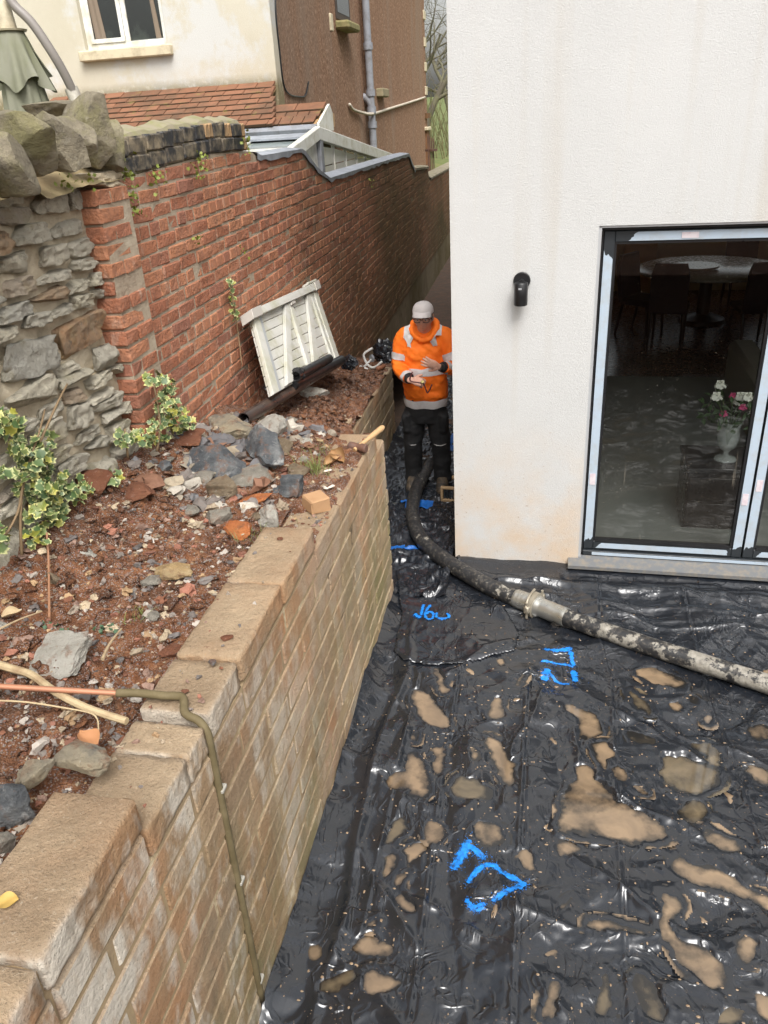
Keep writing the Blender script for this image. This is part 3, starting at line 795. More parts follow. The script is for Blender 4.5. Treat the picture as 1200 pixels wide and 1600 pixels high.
for y in ys:
    zt = topz(min(y, 5.38))+.158; e = sstep(5.38, 5.5, y)*.16; n_ = .012*float(vnoise(y*9, 1, 0, 7))
    P.append([(BX-.012, y, zt-.16), (BX-.012, y, zt-.02-e*.9+n_), (BX-.03, y, zt+.012-e+n_), (BX-.12, y, zt+.035-e+n_*1.5), (BX-.23, y, zt+.0-e), (BX-.235, y, zt-.16)])
MB().grid(np.array(P)[:, ::-1]).build('mortar_capping', m_plain('capping_mortar', (.27, .235, .16), .95, dirt=(.20, .20, .07), dscale=9, bump=.9), brick_wall)
# lead flashing and concrete coping on the stepped tops
def cap_strip(y0, y1, mat, th, over, n, name, zoff=0):
    P = []
    for y in np.linspace(y0, y1, n):
        z = topz(y)+zoff; e = over*(1+.5*float(vnoise(y*7, 2, 0, 8)))
        P.append([(BX+.012, y, z-e), (BX+.016, y, z+th*.6), (BX-.01, y, z+th), (BX-.12, y, z+th+.012), (BX-.23, y, z+th), (BX-.236, y, z-e)])
    return MB().grid(np.array(P)[:, ::-1]).build(name, mat, brick_wall, 30)
cap_strip(5.56, 12.72, MT['lead'], .012, .026, 150, 'lead_flashing')
conc = m_plain('coping_concrete', (.30, .26, .19), .9, dirt=(.16, .15, .06), dscale=5, bump=.6)
cap_strip(12.74, 14.2, conc, .05, .0, 6, 'coping'); cap_strip(14.44, 20.4, conc, .05, .0, 8, 'coping')

# ------------------------------------------------------------------ brick pier at the near end
pier = thing('brick_pier', 'red brick pier at the near end of the brick wall, joining the stone wall', 'pier', (0, 0, 0))
PX = -1.862
MB().span((-2.1, 3.29, 1.2), (PX-.004, 3.566, 2.63)).build('mortar', MT['joint'], pier)
for k in range(18):
    zt = 2.645-.0755*k; j = rng.uniform(-.006, .006)
    if zt < 1.25: break
    sp = [(3.275, 3.49)] if k % 2 else [(3.275+.012*rng.random(), 3.38), (3.392, 3.495+.06*rng.random())]
    if k % 4 == 0: sp = [(3.275, 3.395), (3.405, 3.555)]
    for a, b in sp:
        M = Matrix.Translation((PX-.105+j, (a+b)/2, zt-.0325)) @ Euler((rng.uniform(-.02, .02), 0, rng.uniform(-.03, .03))).to_matrix().to_4x4() @ Matrix.Diagonal((2.1, (b-a)/.215, 1, 1))
        place('brick', rng.choice(BRV), M, pier)
    if sp[-1][1] < 3.54: place('brick', rng.choice(BRH), Matrix.Translation((PX-.1, (sp[-1][1]+.01+3.562)/2, zt-.0325)) @ Matrix.Diagonal((1.7, (3.562-sp[-1][1]-.01)/.1025, 1, 1)), pier)
_v, _f = rock_vf(19, (.25, .30, .10), 4, 2, .10, .85); _o = MB(); _o.v = _v; _o.f = _f; _o = _o.build('mortar_capping', MT['stonemortar'], pier, 40); _o.location = (-1.985, 3.43, 2.665)

# ================================================================== rubble stone wall
SX = -1.925
stone_wall = thing('stone_wall', 'rough rubble stone wall with tan mortar, left of the brick pier', 'wall', (0, 0, 0))
yy, zz = np.meshgrid(np.linspace(.6, 3.292, 200), np.linspace(1.15, 2.70, 130), indexing='ij')
xx = SX-.030+.014*fbm(yy*7, zz*9, 0, 4, 21)+.012*fbm(yy*1.5, zz*1.5, 0, 2, 22)+.03*(2.2-zz)
mb_ = MB().grid(np.stack([xx, yy, zz], -1)[:, ::-1][::-1])
mb_.span((-2.35, .6, 1.1), (SX-.06, 3.29, 2.70))
mb_.build('mortar', MT['stonemortar'], stone_wall, 0)
def stone_mesh(seed):
    v, f = rock_vf(seed, (1, 1, 1), 3, 3, .10, .97)
    m = MB(); m.v = v; m.f = f; return m.mesh('stone', MT['stone'], 35)
ST = [stone_mesh(200+k) for k in range(12)]
z = 1.16; nst = 0
rng = random.Random(5)
while z < 2.66:
    h = rng.choice((.055, .075, .095, .12, .145))*rng.uniform(.9, 1.1)
    y = 1.35-rng.random()*.2
    while y < 3.25:
        L = rng.uniform(.12, .22)+h*rng.uniform(.3, 1.2)
        L = min(L, 3.285-y)
        hh = h*rng.uniform(.80, 1.06)
        if L > .05:
            def one(yc, zc, L_, h_):
                xc = SX+.03*(2.2-zc)
                M = Matrix.Translation((xc-.040+rng.uniform(-.010, .010), yc, zc)) @ Euler((rng.uniform(-.12, .08), rng.uniform(-.08, .08), rng.uniform(-.07, .07))).to_matrix().to_4x4() @ Matrix.Diagonal((.12, L_*1.04, h_*1.04, 1))
                place('stone', rng.choice(ST), M, stone_wall)
            if h > .1 and rng.random() < .3:
                one(y+L/2, z+h*.26, L-.012, h*.48); one(y+L/2+rng.uniform(-.03, .03), z+h*.76, (L-.012)*rng.uniform(.6, .95), h*.42)
            else: one(y+L/2, z+h/2+rng.uniform(-.006, .006), L-.012, hh)
            nst += 1
        y += L+rng.uniform(.006, .03)
    z += h+rng.uniform(.004, .016)
# mortar bed and the big stones set on edge along the top
yy, tt = np.meshgrid(np.linspace(.6, 3.62, 120), np.linspace(0, 1, 14), indexing='ij')
xx = SX+.055-.36*tt+.02*fbm(yy*6, tt*5, 0, 3, 31); zz = 2.655+.10*np.sin(np.clip(tt*1.3, 0, 1)*pi*.5)+.025*fbm(yy*5, tt*4, 0, 3, 32)
MB().grid(np.stack([xx, yy, zz], -1)).build('mortar_bed', m_plain('bed_mortar', (.36, .27, .15), .95, dirt=(.20, .19, .08), dscale=7, bump=.9), stone_wall, 0)
def cstone(px, py, X, dims, rot, seed, dark=0):
    p = at_x(px, py, X)
    v, f = rock_vf(seed, [d_*1.0 for d_ in dims], 4, 16, .035, .30)
    o = MB(); o.v = v; o.f = f; o = o.build('coping_stone', MT['coping'], stone_wall, 25)
    o.matrix_local = Matrix.Translation(p) @ Euler([radians(a) for a in rot]).to_matrix().to_4x4()
    return o
cstone(26, 214, -1.88, (.30, .17, .28), (12, 8, 8), 301)
cstone(78, 222, -1.86, (.28, .14, .24), (16, -6, -12), 302)
cstone(106, 226, -1.90, (.24, .12, .21), (-8, 12, 12), 303)
cstone(137, 208, -1.92, (.30, .15, .31), (-14, 6, -14), 304)
cstone(163, 226, -1.92, (.26, .11, .25), (-20, 5, 8), 305)
cstone(92, 172, -2.12, (.24, .32, .12), (6, 12, 12), 306)
cstone(3, 254, -1.85, (.26, .15, .22), (22, 0, 10), 307)
for k in range(7): cstone(-60-70*k, 250+22*k, -1.88, (.28, .18, .28), (8+k*5, 4*k-8, 9*k-20), 320+k)
# ================================================================== soil terrace behind the block wall
SC = [(-1.115,.2,1.40),(-1.115,.7,1.39),(-1.115,1.15,1.35),(-1.115,1.5,1.30),(-1.115,1.9,1.30),(-1.115,2.4,1.305),(-1.115,2.75,1.262),(-1.0,2.9,1.245),(-1.115,3.3,1.245),(-1.115,3.8,1.235),(-1.115,4.15,1.17),(-1.115,4.45,1.02),(-1.30,5.2,.80),
      (-1.2,4.9,.90),(-1.3,5.4,.79),(-1.42,5.8,.745),(-1.45,6.4,.735),(-1.45,7.0,.72),(-1.5,7.6,.60),(-1.5,8.4,.42),(-1.5,9.4,.2),(-1.6,10.3,.05),
      (-1.93,3.55,1.44),(-1.93,3.8,1.37),(-1.93,4.2,1.305),(-1.93,5.27,1.16),(-1.93,6.2,.94),(-1.93,7.3,.71),(-1.93,9.2,.36),(-1.93,10.8,.08),
      (-1.68,5.9,.90),(-1.60,6.6,.83),(-1.6,5.3,1.02),(-1.5,4.6,1.13),(-1.55,3.9,1.28),(-1.4,3.4,1.30),(-1.35,4.0,1.25),(-1.6,3.3,1.33),(-1.93,3.2,1.52),(-1.93,2.7,1.50),(-1.93,2.3,1.49),(-1.93,1.5,1.49),(-1.93,.5,1.50),
      (-1.6,2.6,1.35),(-1.55,1.9,1.345),(-1.4,1.4,1.335),(-1.35,1.1,1.34),(-1.5,.5,1.40),(-1.3,2.4,1.325),(-1.25,2.9,1.29)]
SCA = np.array(SC)
def soil_h(x, y, detail=True):
    x = np.asarray(x, float); y = np.asarray(y, float)
    num = 0; den = 0
    for a, b, c in SC:
        w_ = 1/(((x-a)**2*1.6+(y-b)**2)+.012)**1.6
        num = num+w_*c; den = den+w_
    h = num/den
    if detail:
        dm = np.clip((np.abs(x+1.115)-.0)/.12, .25, 1)
        h = h+dm*(.030*fbm(x*3.2, y*3.2, 0, 3, 41)+.024*np.abs(fbm(x*11, y*11, 0, 4, 42))+.006*fbm(x*45, y*45, 0, 3, 43))
    return h
def soil_at(px, py, lift=0):
    d = ray(px, py); t0, t1 = .8, 14.
    ts = np.linspace(t0, t1, 500); P = CPOS[None]+d[None]*ts[:, None]
    e = P[:, 2]-soil_h(P[:, 0], P[:, 1], False)-lift
    i = int(np.argmax(e < 0))
    return Vector(P[i])
def soil_patch(x0, x1, y0, y1, nx, ny, name):
    xx, yy = np.meshgrid(np.linspace(x0, x1, nx), np.linspace(y0, y1, ny), indexing='xy')
    zz = soil_h(xx, yy)
    P = np.stack([xx, yy, zz], -1)
    o = MB().grid(P).build(name, MT['soil'], None, 0); tag(o, kind='structure'); return o
soil_patch(-2.12, -1.10, .15, 4.32, 100, 360, 'soil')
xx, yy = np.meshgrid(np.linspace(-2.0, -1.10, 80), np.linspace(4.31, 7.2, 200), indexing='xy')
zz = soil_h(xx, yy)
xx = np.where(yy > 5.0, -2.0+(xx+2.0)*(1-.29*sstep(4.75, 5.42, yy)/.9*.9), xx); zz = soil_h(xx, yy)
tag(MB().grid(np.stack([xx, yy, zz], -1)).build('soil', MT['soil'], None, 0), kind='structure')
soil_patch(-2.0, -1.45, 7.15, 10.6, 40, 120, 'soil')
# soil spilt on the lower wall tops
def crumbs(x0, x1, y0, y1, z0, seed, amp=.02, thr=.0):
    xx, yy = np.meshgrid(np.linspace(x0, x1, 50), np.linspace(y0, y1, 180), indexing='xy')
    e = np.minimum(np.minimum(xx-x0, x1-xx)/.03, np.minimum(yy-y0, y1-yy)/.05)
    zz = z0-.012+(amp*(fbm(xx*7, yy*7, 0, 4, seed)+.25-thr)+.006*fbm(xx*40, yy*40, 0, 2, seed+3))*np.clip(e, 0, 1)
    return MB().grid(np.stack([xx, yy, zz], -1))
tag(crumbs(-1.12, -.905, 2.745, 4.0, 1.253, 61, .030, -.25).build('spilt_soil', MT['soil'], None, 0), kind='stuff')
tag(crumbs(-1.575, -1.37, 5.45, 7.1, .757, 62, .03, -.1).build('spilt_soil', MT['soil'], None, 0), kind='stuff')

# ------------------------------------------------------------------ gravel and clods (nobody could count them)
PAL = [(.16,.15,.14),(.22,.195,.17),(.12,.115,.11),(.27,.23,.18),(.33,.27,.19),(.42,.34,.23),(.26,.17,.13),(.30,.13,.085),(.20,.09,.06),(.16,.065,.035),(.42,.38,.33),(.36,.24,.13)]
rg = np.random.RandomState(8)
ico0 = ico(1)
def pebbles(n, xr, yr, smin, smax, mb, flat=.6, pal=PAL, hf=soil_h, bias=2.2):
    xs = rg.uniform(*xr, n); ys = yr[0]+(yr[1]-yr[0])*rg.uniform(0, 1, n)**1.25
    hz = hf(xs, ys); base = np.array(ico0[0])
    for i in range(n):
        s_ = smin+(smax-smin)*rg.uniform()**bias
        v = base*(1+.30*rg.normal(size=(len(base), 1)))
        n_ = rg.normal(size=3); n_ /= np.linalg.norm(n_); e = v @ n_-.35; v = v-np.outer(np.maximum(e, 0), n_)
        v = v*np.array([1, rg.uniform(.55, 1), rg.uniform(.35, .75)])*s_*.5
        a = rg.uniform(0, 6.28); c_, s2 = cos(a), sin(a); t = rg.normal()*.3
        R = np.array([[c_, -s2, 0], [s2, c_, 0], [0, 0, 1]]) @ np.array([[1, 0, 0], [0, cos(t), -sin(t)], [0, sin(t), cos(t)]])
        v = v @ R.T+np.array([xs[i], ys[i], hz[i]+s_*.10])
        k = rg.uniform(.75, 1.2); col = np.array(pal[rg.randint(len(pal))])*k
        mb.add([tuple(p) for p in v], ico0[1], None, col)
g = MB()
pebbles(2900, (-2.0, -1.115), (.9, 4.2), .006, .020, g, bias=1.6)
pebbles(1200, (-2.0, -1.115), (.9, 4.2), .014, .042, g, bias=2.0)
pebbles(170, (-1.88, -1.13), (1.0, 4.3), .03, .065, g)
pebbles(600, (-1.8, -1.41), (4.3, 7.0), .006, .028, g)
tag(g.build('gravel', MT['gravel'], None, None), kind='stuff')
g = MB()
pebbles(130, (-1.85, -1.2), (3.0, 4.35), .05, .13, g, bias=1.8, pal=[(.17,.155,.14),(.10,.105,.11),(.14,.145,.15),(.25,.22,.17),(.33,.28,.2),(.42,.39,.33),(.2,.1,.06)])
tag(g.build('rubble', MT['gravel'], None, None), kind='stuff')
g = MB(); SP = [(.16,.065,.035),(.20,.085,.045),(.12,.045,.025),(.24,.11,.06)]
pebbles(1500, (-1.9, -1.13), (.8, 4.3), .012, .06, g, pal=SP)
pebbles(900, (-1.75, -1.40), (4.7, 7.0), .015, .07, g, pal=SP)
tag(g.build('soil_clods', MT['soil'], None, 0), kind='stuff')
g = MB()
wt = lambda x, y: np.where(y < 1.185, 1.467, np.where(y < 1.56, 1.354, np.where(y < 2.735, 1.36, 1.25)))+0*x
pebbles(90, (-1.10, -.92), (1.25, 3.95), .004, .022, g, hf=wt)
pebbles(200, (-1.10, -.91), (2.75, 4.0), .006, .028, g, hf=wt, pal=SP+PAL)
tag(g.build('wall_top_grit', MT['gravel'], None, None), kind='stuff')

# ------------------------------------------------------------------ single stones that stand out
RM = dict(blue=m_rock('blue_limestone', [(.3, (.042, .046, .052)), (.5, (.11, .118, .125)), (.66, (.24, .245, .24))], (.48, .47, .45), 7),
          grey=m_rock('grey_stone', [(.3, (.17, .155, .13)), (.5, (.27, .245, .20)), (.72, (.36, .33, .28))]),
          pale=m_rock('pale_stone', [(.3, (.34, .32, .27)), (.5, (.46, .43, .37)), (.72, (.56, .54, .48))]),
          tan=m_rock('tan_stone', [(.3, (.33, .21, .09)), (.5, (.45, .31, .15)), (.72, (.54, .42, .25))]),
          brown=m_rock('brown_stone', [(.3, (.13, .095, .06)), (.5, (.22, .165, .105)), (.72, (.30, .24, .16))]),
          red=m_rock('red_clay_lump', [(.3, (.14, .05, .025)), (.5, (.21, .08, .04)), (.72, (.28, .12, .07))]),
          orange=m_rock('orange_brick_bit', [(.3, (.42, .12, .035)), (.6, (.54, .19, .06)), (.8, (.58, .25, .10))]),
          mix=m_rock('quarry_stone', [(.3, (.10, .10, .10)), (.45, (.30, .26, .19)), (.6, (.40, .33, .22)), (.75, (.5, .46, .38))], (.13, .15, .17), 6))
def rock(px, py, w_, h_, kind, label, rz=0, tilt=0, seed=0, flat=.6, cuts=9, lift=0, z=None, name='rock', cat='stone', deep=.8, sub=3, boxy=.15, group=None):
    p = soil_at(px, py) if z is None else at_z(px, py, z)
    d = depth(p)*(1.22 if w_ > 30 else 1.1); wm_ = w_/F_PX*d; hm = h_/F_PX*d
    dims = (wm_, wm_*deep if deep else hm, hm*flat*1.1)
    v, f = rock_vf(seed or int(px*7+py*13), dims, sub+(1 if w_ > 24 else 0), cuts+3, .10, boxy)
    o = MB(); o.v = v; o.f = f; o = o.build(name, RM[kind], None, 16)
    o.location = p+Vector((0, 0, dims[2]*.28+lift)); o.rotation_euler = (radians(tilt), radians(-tilt*.6), radians(rz))
    return tag(o, label, cat, group)
rock(232, 645+60, 10, 8, 'brown', 'small brown stone at the foot of the second ivy clump')
rock(362, 683, 84, 50, 'mix', 'long brown and grey boulder lying nearest the open pipe end', -30, 8, 1, .75, deep=.55)
rock(420, 680, 50, 38, 'pale', 'pale green-grey stone touching the top of the blue slab', 15, 5, 2, .8)
rock(418, 728, 44, 78, 'blue', 'tall blue-grey slab lying slanted in the middle of the rubble', 42, 10, 3, .45, deep=2.3, boxy=.6, lift=.04)
rock(340, 740, 74, 54, 'blue', 'dark blue-black jagged stone with white marks at the left of the rubble', 20, 14, 4, .8)
rock(353, 778, 46, 44, 'brown', 'square brown stone below the dark blue jagged stone', 15, 6, 5, .75, boxy=.5)
rock(388, 752, 64, 34, 'grey', 'flat brown-grey slab under the blue slab', 25, 5, 6, .5, boxy=.3)
rock(440, 712, 40, 44, 'brown', 'brown stone behind the right edge of the blue slab', -40, 8, 7, .6)
rock(470, 742, 36, 32, 'brown', 'flat brown stone beside the grass tuft on the wall', 0, 4, 17, .5)
rock(459, 773, 36, 34, 'blue', 'grey-blue cube-like stone against the wall, below the grass tuft', 12, 4, 8, .9, boxy=.5)
rock(425, 820, 42, 34, 'pale', 'white pointed stone at the end of the raised wall blocks', -35, 20, 9, .9)
rock(376, 832, 46, 27, 'orange', 'bright orange broken brick beside the wall blocks', -18, 6, 10, .6, boxy=.6, name='broken_brick', cat='brick')
rock(393, 787, 50, 14, 'orange', 'orange brick piece half buried below the brown square stone', 4, 3, 11, .7, boxy=.6, name='broken_brick', cat='brick')
rock(384, 630, 36, 42, 'brown', 'tall brown stone leaning on the brick wall behind the pipe end', 20, 6, 12, .9, deep=.6)
rock(490, 624, 42, 26, 'pale', 'pale grey stone lying alone on the red soil beside the long pipe', 10, 6, 13, .9, deep=.6)
rock(476, 696, 26, 15, 'pale', 'white and grey stone between the rubble and the club hammer', 0, 5, 14, .8)
rock(494, 692, 20, 14, 'tan', 'tan stone touching the white and grey stone near the club hammer', 30, 8, 15, .8)
rock(128, 868, 44, 22, 'pale', 'flat pale oval stone on the soil in front of the big ivy', 0, 2, 16, .5, deep=.65)
rock(268, 900, 70, 32, 'tan', 'long rounded tan stone in the middle of the soil', -8, 3, 18, .75, deep=.5, cuts=5)
rock(237, 915, 28, 26, 'grey', 'square grey-brown stone touching the long tan stone', 10, 5, 19, .8, boxy=.5)
rock(88, 915, 22, 34, 'brown', 'mossy green-brown stone beside the upright twig', 8, 18, 20, .9)
rock(104, 913, 11, 22, 'red', 'small pink stone beside the mossy stone', 8, 14, 21, .8)
rock(98, 1046, 66, 56, 'pale', 'broken pale concrete slab piece beside the copper pipe', 4, 8, 22, .34, deep=1.25, lift=.035, boxy=1.0, name='concrete_piece', cat='slab', cuts=-1)
rock(24, 1012, 26, 22, 'red', 'flat round red-brown stone at the left edge above the branch', 0, 4, 23, .6)
rock(3, 985, 26, 28, 'pale', 'pale stone cut by the left edge beside the little green weeds', 0, 8, 24, .7)
rock(150, 766, 52, 36, 'red', 'big red-brown clay lump right of the big ivy', 0, 5, 25, .9, cuts=4, name='clay_lump')
rock(215, 775, 56, 24, 'red', 'long dark clay lump next to the big red one', 0, 5, 26, .8, cuts=4, name='clay_lump')
rock(280, 690, 70, 18, 'red', 'clay ridge at the foot of the second ivy clump', 0, 3, 27, .8, cuts=4, name='clay_lump')
rock(318, 755, 34, 26, 'grey', 'grey stone left of the dark jagged stone', 30, 6, 28, .7)
rock(340, 815, 40, 34, 'grey', 'cream grey stone above the orange broken brick', 10, 8, 29, .8)
rock(258, 735, 24, 22, 'blue', 'small blue stone left of the rubble heap', 10, 6, 30, .8)
rock(262, 722, 26, 14, 'grey', 'thin grey sliver stone above the small blue stone', -30, 10, 31, .6)
rock(184, 945, 16, 14, 'tan', 'small cream cube stone on the gravel', 20, 8, 32, .8)
rock(125, 1196, 102, 40, 'mix', 'long brown stone lying against the near wall blocks', -6, 4, 33, .9, deep=.42, z=1.40)
rock(58, 1222, 56, 52, 'mix', 'wedge of brown stone with a dark blue broken face beside the wall', 35, 14, 34, .9, deep=.6, z=1.40)
rock(20, 1270, 62, 66, 'blue', 'black and white streaked stone at the left edge by the wall', 10, 22, 35, .9, z=1.39)
rock(10, 1322, 36, 40, 'grey', 'greenish stone at the left edge below the black streaked stone', 0, 12, 36, .8, z=1.40)
rock(128, 1174, 24, 14, 'blue', 'dark grey stone just above the long brown stone', 0, 6, 37, .8)
rock(268, 1022, 34, 18, 'red', 'flat red stone against the wall block end', -25, 4, 38, .7)
rock(238, 965, 26, 16, 'grey', 'grey-green stone beside a patch of grass blades', 0, 4, 39, .8)
rock(333, 1038, 13, 10, 'blue', 'small black stone on the wall block near the joint', 0, 0, 40, .9, z=1.362)
rock(353, 998, 22, 16, 'red', 'crushed purple stone on the wall block top', 0, 0, 41, .35, z=1.366)
rock(437, 842, 10, 5, 'red', 'tiny pink chip on the raised wall block', 0, 0, 42, .5, z=1.366)
rock(300, 722, 40, 24, 'blue', 'flat dark slate piece between the second ivy clump and the rubble', 30, 10, 51, .4, deep=.6)
rock(388, 700, 40, 26, 'blue', 'dark slate chip leaning on the long brown and grey boulder', -20, 16, 52, .6, deep=.7)
rock(437, 768, 44, 22, 'blue', 'thin black slate under the lower end of the blue slab', 8, 6, 53, .3, deep=.6)
rock(402, 812, 30, 20, 'brown', 'brown stone between the orange brick and the white pointed stone', 30, 8, 54, .7)
rock(300, 800, 30, 20, 'grey', 'grey stone at the near left end of the rubble', -30, 8, 55, .6)
rock(452, 660, 26, 16, 'grey', 'low grey stone between the long pipe and the pale green-grey stone', 12, 5, 56, .6)
rock(330, 772, 26, 18, 'pale', 'small white stone left of the brown square one', -12, 9, 57, .7)
b = chunk_mesh('loose_brick', (.10, .105, .065), m_plain('worn_brick', (.40, .235, .12), .9, dirt=(.30, .15, .07), bump=.5), .005, .004, 5)
o = place('brick_half', b, Matrix.Translation(at_z(494, 785, 1.285)) @ Matrix.Rotation(.75, 4, 'Z')); tag(o, 'half brick lying on the soil covered wall top', 'brick')
# ================================================================== older house behind the brick wall
HX, HY = -3.41, 11.0
old = thing('old_house', 'cream and brown rendered old house behind the brick wall with tiled lean-to roof', 'house', (0, 0, 0))
# cream front wall with a window opening
w0 = at_y(127, 60, HY); w1 = at_y(262, 60, HY); sz = at_y(195, 74, HY).z
wl, wr, wt_ = w0.x+.03, w1.x-.02, sz+1.25
mb_ = MB()
mb_.span((-9.5, HY, 1.4), (wl, HY+.25, 7)); mb_.span((wr, HY, 1.4), (HX, HY+.25, 7)); mb_.span((wl, HY, 1.4), (wr, HY+.25, sz)); mb_.span((wl, HY, wt_), (wr, HY+.25, 7))
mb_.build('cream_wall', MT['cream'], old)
bw_ = MB()
bw_.span((HX-.28, HY+.25, 1.2), (HX-.002, 14.15, 7)); bw_.span((HX-.5, 14.0, 1.2), (HX-.16, 17.3, 7)); bw_.span((HX-.5, 17.3, 1.2), (HX, 25.2, 7.0)); bw_.span((-9.5, 24.9, 1.2), (HX-.5, 25.2, 7))
bw_.build('brown_wall', MT['brown'], old)
MB().span((-9.6, HY-.1, 7), (HX+.1, 25.3, 7.15)).build('roof', MT['lead'], old)
# window: frame, casement, panes
win = MB(); t = .07; fy = HY+.07
for lo, hi in (((wl, fy, sz), (wl+t, fy+.07, wt_)), ((wr-t, fy, sz), (wr, fy+.07, wt_)), ((wl+t, fy, sz), (wr-t, fy+.07, sz+t)), ((wl+t, fy, wt_-t), (wr-t, fy+.07, wt_)), (((wl+wr)/2-.02, fy, sz+t), ((wl+wr)/2+.045, fy+.07, wt_-t))): win.span(lo, hi, .006)
win = win.build('window', MT['upvc'], old)
cs = MB(); a, b_ = wl+t, (wl+wr)/2-.02
for lo, hi in (((a, fy-.022, sz+t), (a+.05, fy, wt_-t)), ((b_-.05, fy-.022, sz+t), (b_, fy, wt_-t)), ((a+.05, fy-.022, sz+t), (b_-.05, fy, sz+t+.05))): cs.span(lo, hi, .005)
cs.build('casement', MT['upvc'], win)
pm = Mat('window_glass', (.015, .018, .017), .03, .8)
pc = pm.mix(pm.mr(pm.noise(2.5, 4), .5, .7), (.014, .017, .016), (.05, .06, .05)); MT['wglass'] = pm.done(pc, .03)
for (a, b_) in ((wl+t+.03, (wl+wr)/2-.05), ((wl+wr)/2+.045, wr-t)): MB().span((a, fy+.02, sz+t+.01), (b_, fy+.03, wt_-t)).build('pane', MT['wglass'], win)
cur = m_plain('curtain', (.22, .17, .125), .9)
for (a, b_) in ((wl+t+.06, wl+t+.22), (wr-t-.10, wr-t-.02)):
    P = np.array([[(x, fy+.012+.006*sin(x*90), z) for x in np.linspace(a-.03*(z-sz), b_-.08*(z-sz), 12)] for z in (sz+t+.01, wt_-t)])
    MB().grid(P).build('curtain', cur, win, 0)
MB().box(((wl+wr)/2, HY-.015, sz-.07), (wr-wl+.14, .16, .12), b=.012).build('window_sill', MT['sillstone'], old)
# clay tiled lean-to
TY0, TZ0, TY1, TZ1 = HY-.02, 3.34, 9.95, 2.86
sl = Vector((0, TY1-TY0, TZ1-TZ0)); Ls = sl.length; sl.normalize(); nr = Vector((1, 0, 0)).cross(-sl).normalized()
if nr.z < 0: nr = -nr
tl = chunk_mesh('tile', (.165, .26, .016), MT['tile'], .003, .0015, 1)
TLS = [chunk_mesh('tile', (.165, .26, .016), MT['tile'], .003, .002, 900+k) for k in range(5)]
ang = atan2(-sl.z, -sl.y)
rng = random.Random(3); MBk = MB()
rowsn = 8; ex = Ls/rowsn; cnt = 0
tiles = []
for r in range(rowsn):
    d = (r+.75)*ex; c0 = Vector((0, TY0, TZ0))+sl*d
    xr = HX+.02+(.0 if r < 1 else .0)
    x = -7.1-(.133 if r % 2 else 0)
    lim = HX-.005-.012*0 if False else HX+.05-.10*0
    right = HX-.01+ (0.035*r)
    while x < right-.04:
        ww = min(.262, right-x)
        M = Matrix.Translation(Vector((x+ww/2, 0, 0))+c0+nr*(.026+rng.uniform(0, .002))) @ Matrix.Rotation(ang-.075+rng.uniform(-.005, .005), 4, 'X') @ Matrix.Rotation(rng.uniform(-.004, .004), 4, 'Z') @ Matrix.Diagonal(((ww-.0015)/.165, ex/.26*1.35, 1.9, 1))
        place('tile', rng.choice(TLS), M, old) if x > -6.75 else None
        x += .266
MB().prism([(-7.2, TY0, TZ0-.01), (-7.2, TY1, TZ1-.01), (-7.2, TY1, TZ1-.06), (-7.2, TY0, TZ0-.06)], (7.2+HX-.02, 0, 0)).build('roof_deck', MT['wood'], old)
# small lower bay of the same roof to the right of the corner
r0 = at_y(422, 176, 10.45); r1 = at_y(510, 166, 10.45); e0 = at_y(419, 198, 9.95); e1 = at_y(503, 192, 9.95)
bz0, bz1 = (r0.z+r1.z)/2, (e0.z+e1.z)/2
for r, (f0, f1) in enumerate(((0, .30), (.30, .65), (.65, 1.0))):
    n_ = 2 if r == 0 else 5
    for k in range(n_):
        xa = r0.x+(r1.x-r0.x)*k/n_; xb = r0.x+(r1.x-r0.x)*(k+1)/n_
        ym = 10.45-.5*(f0+f1)/2; zm = bz0+(bz1-bz0)*(f0+f1)/2
        me = TLS[k % 5]
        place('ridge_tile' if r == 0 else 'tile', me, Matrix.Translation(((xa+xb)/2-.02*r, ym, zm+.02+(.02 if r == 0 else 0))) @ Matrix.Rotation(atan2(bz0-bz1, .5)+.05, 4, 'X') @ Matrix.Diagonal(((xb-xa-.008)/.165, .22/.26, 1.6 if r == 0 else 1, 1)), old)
MB().prism([(r0.x+.02, 10.45, bz0-.01), (r0.x+.02, 9.95, bz1-.01), (r0.x+.02, 9.95, bz1-.05), (r0.x+.02, 10.9, bz1-.05), (r0.x+.02, 10.9, bz1+.1)], (r1.x-r0.x-.04, 0, 0)).build('roof_deck', MT['wood'], old)
MB().prism([(r1.x, 10.5, bz0+.04), (r1.x, 9.93, bz1-.0), (r1.x, 9.93, bz1-.09), (r1.x, 10.62, bz1-.09), (r1.x, 10.62, bz0-.06)], (.03, 0, 0)).build('bargeboard', MT['upvc'], old)
MB().tube([(-7, 9.92, 2.80), (r1.x, 9.92, 2.80)], .05, 8).build('gutter', MT['greyplastic'], old, 40)
# cables, waste pipe stub, ledge, quoins
MB().tube(bez([at_x(430, -40, HX+.012), at_x(431, 20, HX+.012), at_x(437, 80, HX+.012), at_x(443, 130, HX+.012), at_x(452, 147, HX+.012), at_x(466, 151, HX+.012), at_x(477, 149, HX+.012), at_x(482, 128, HX+.012)], 5), .011, 6).build('cable', MT['black'], old, 0)
MB().tube(bez([at_x(546, 163, HX-.12), at_x(552, 171, HX-.12), at_x(566, 176, HX-.1), at_x(582, 178, HX+.02), at_x(605, 171, HX+.03), at_x(640, 160, HX+.03), at_x(664, 152, HX+.03)], 6), .028, 6).build('pipe_lagging', m_plain('white_lagging', (.55, .49, .40), .8, dirt=(.35, .28, .2)), old, 0)
q = MT['sillstone']
for (px, py) in ((664.5, 25), (665.5, 67), (666.5, 105), (667, 142)):
    p = at_x(px, py, HX+.01); MB().box((HX-.1, 25.1, p.z), (.26, .36, .22), b=.01).build('quoin', q, old)
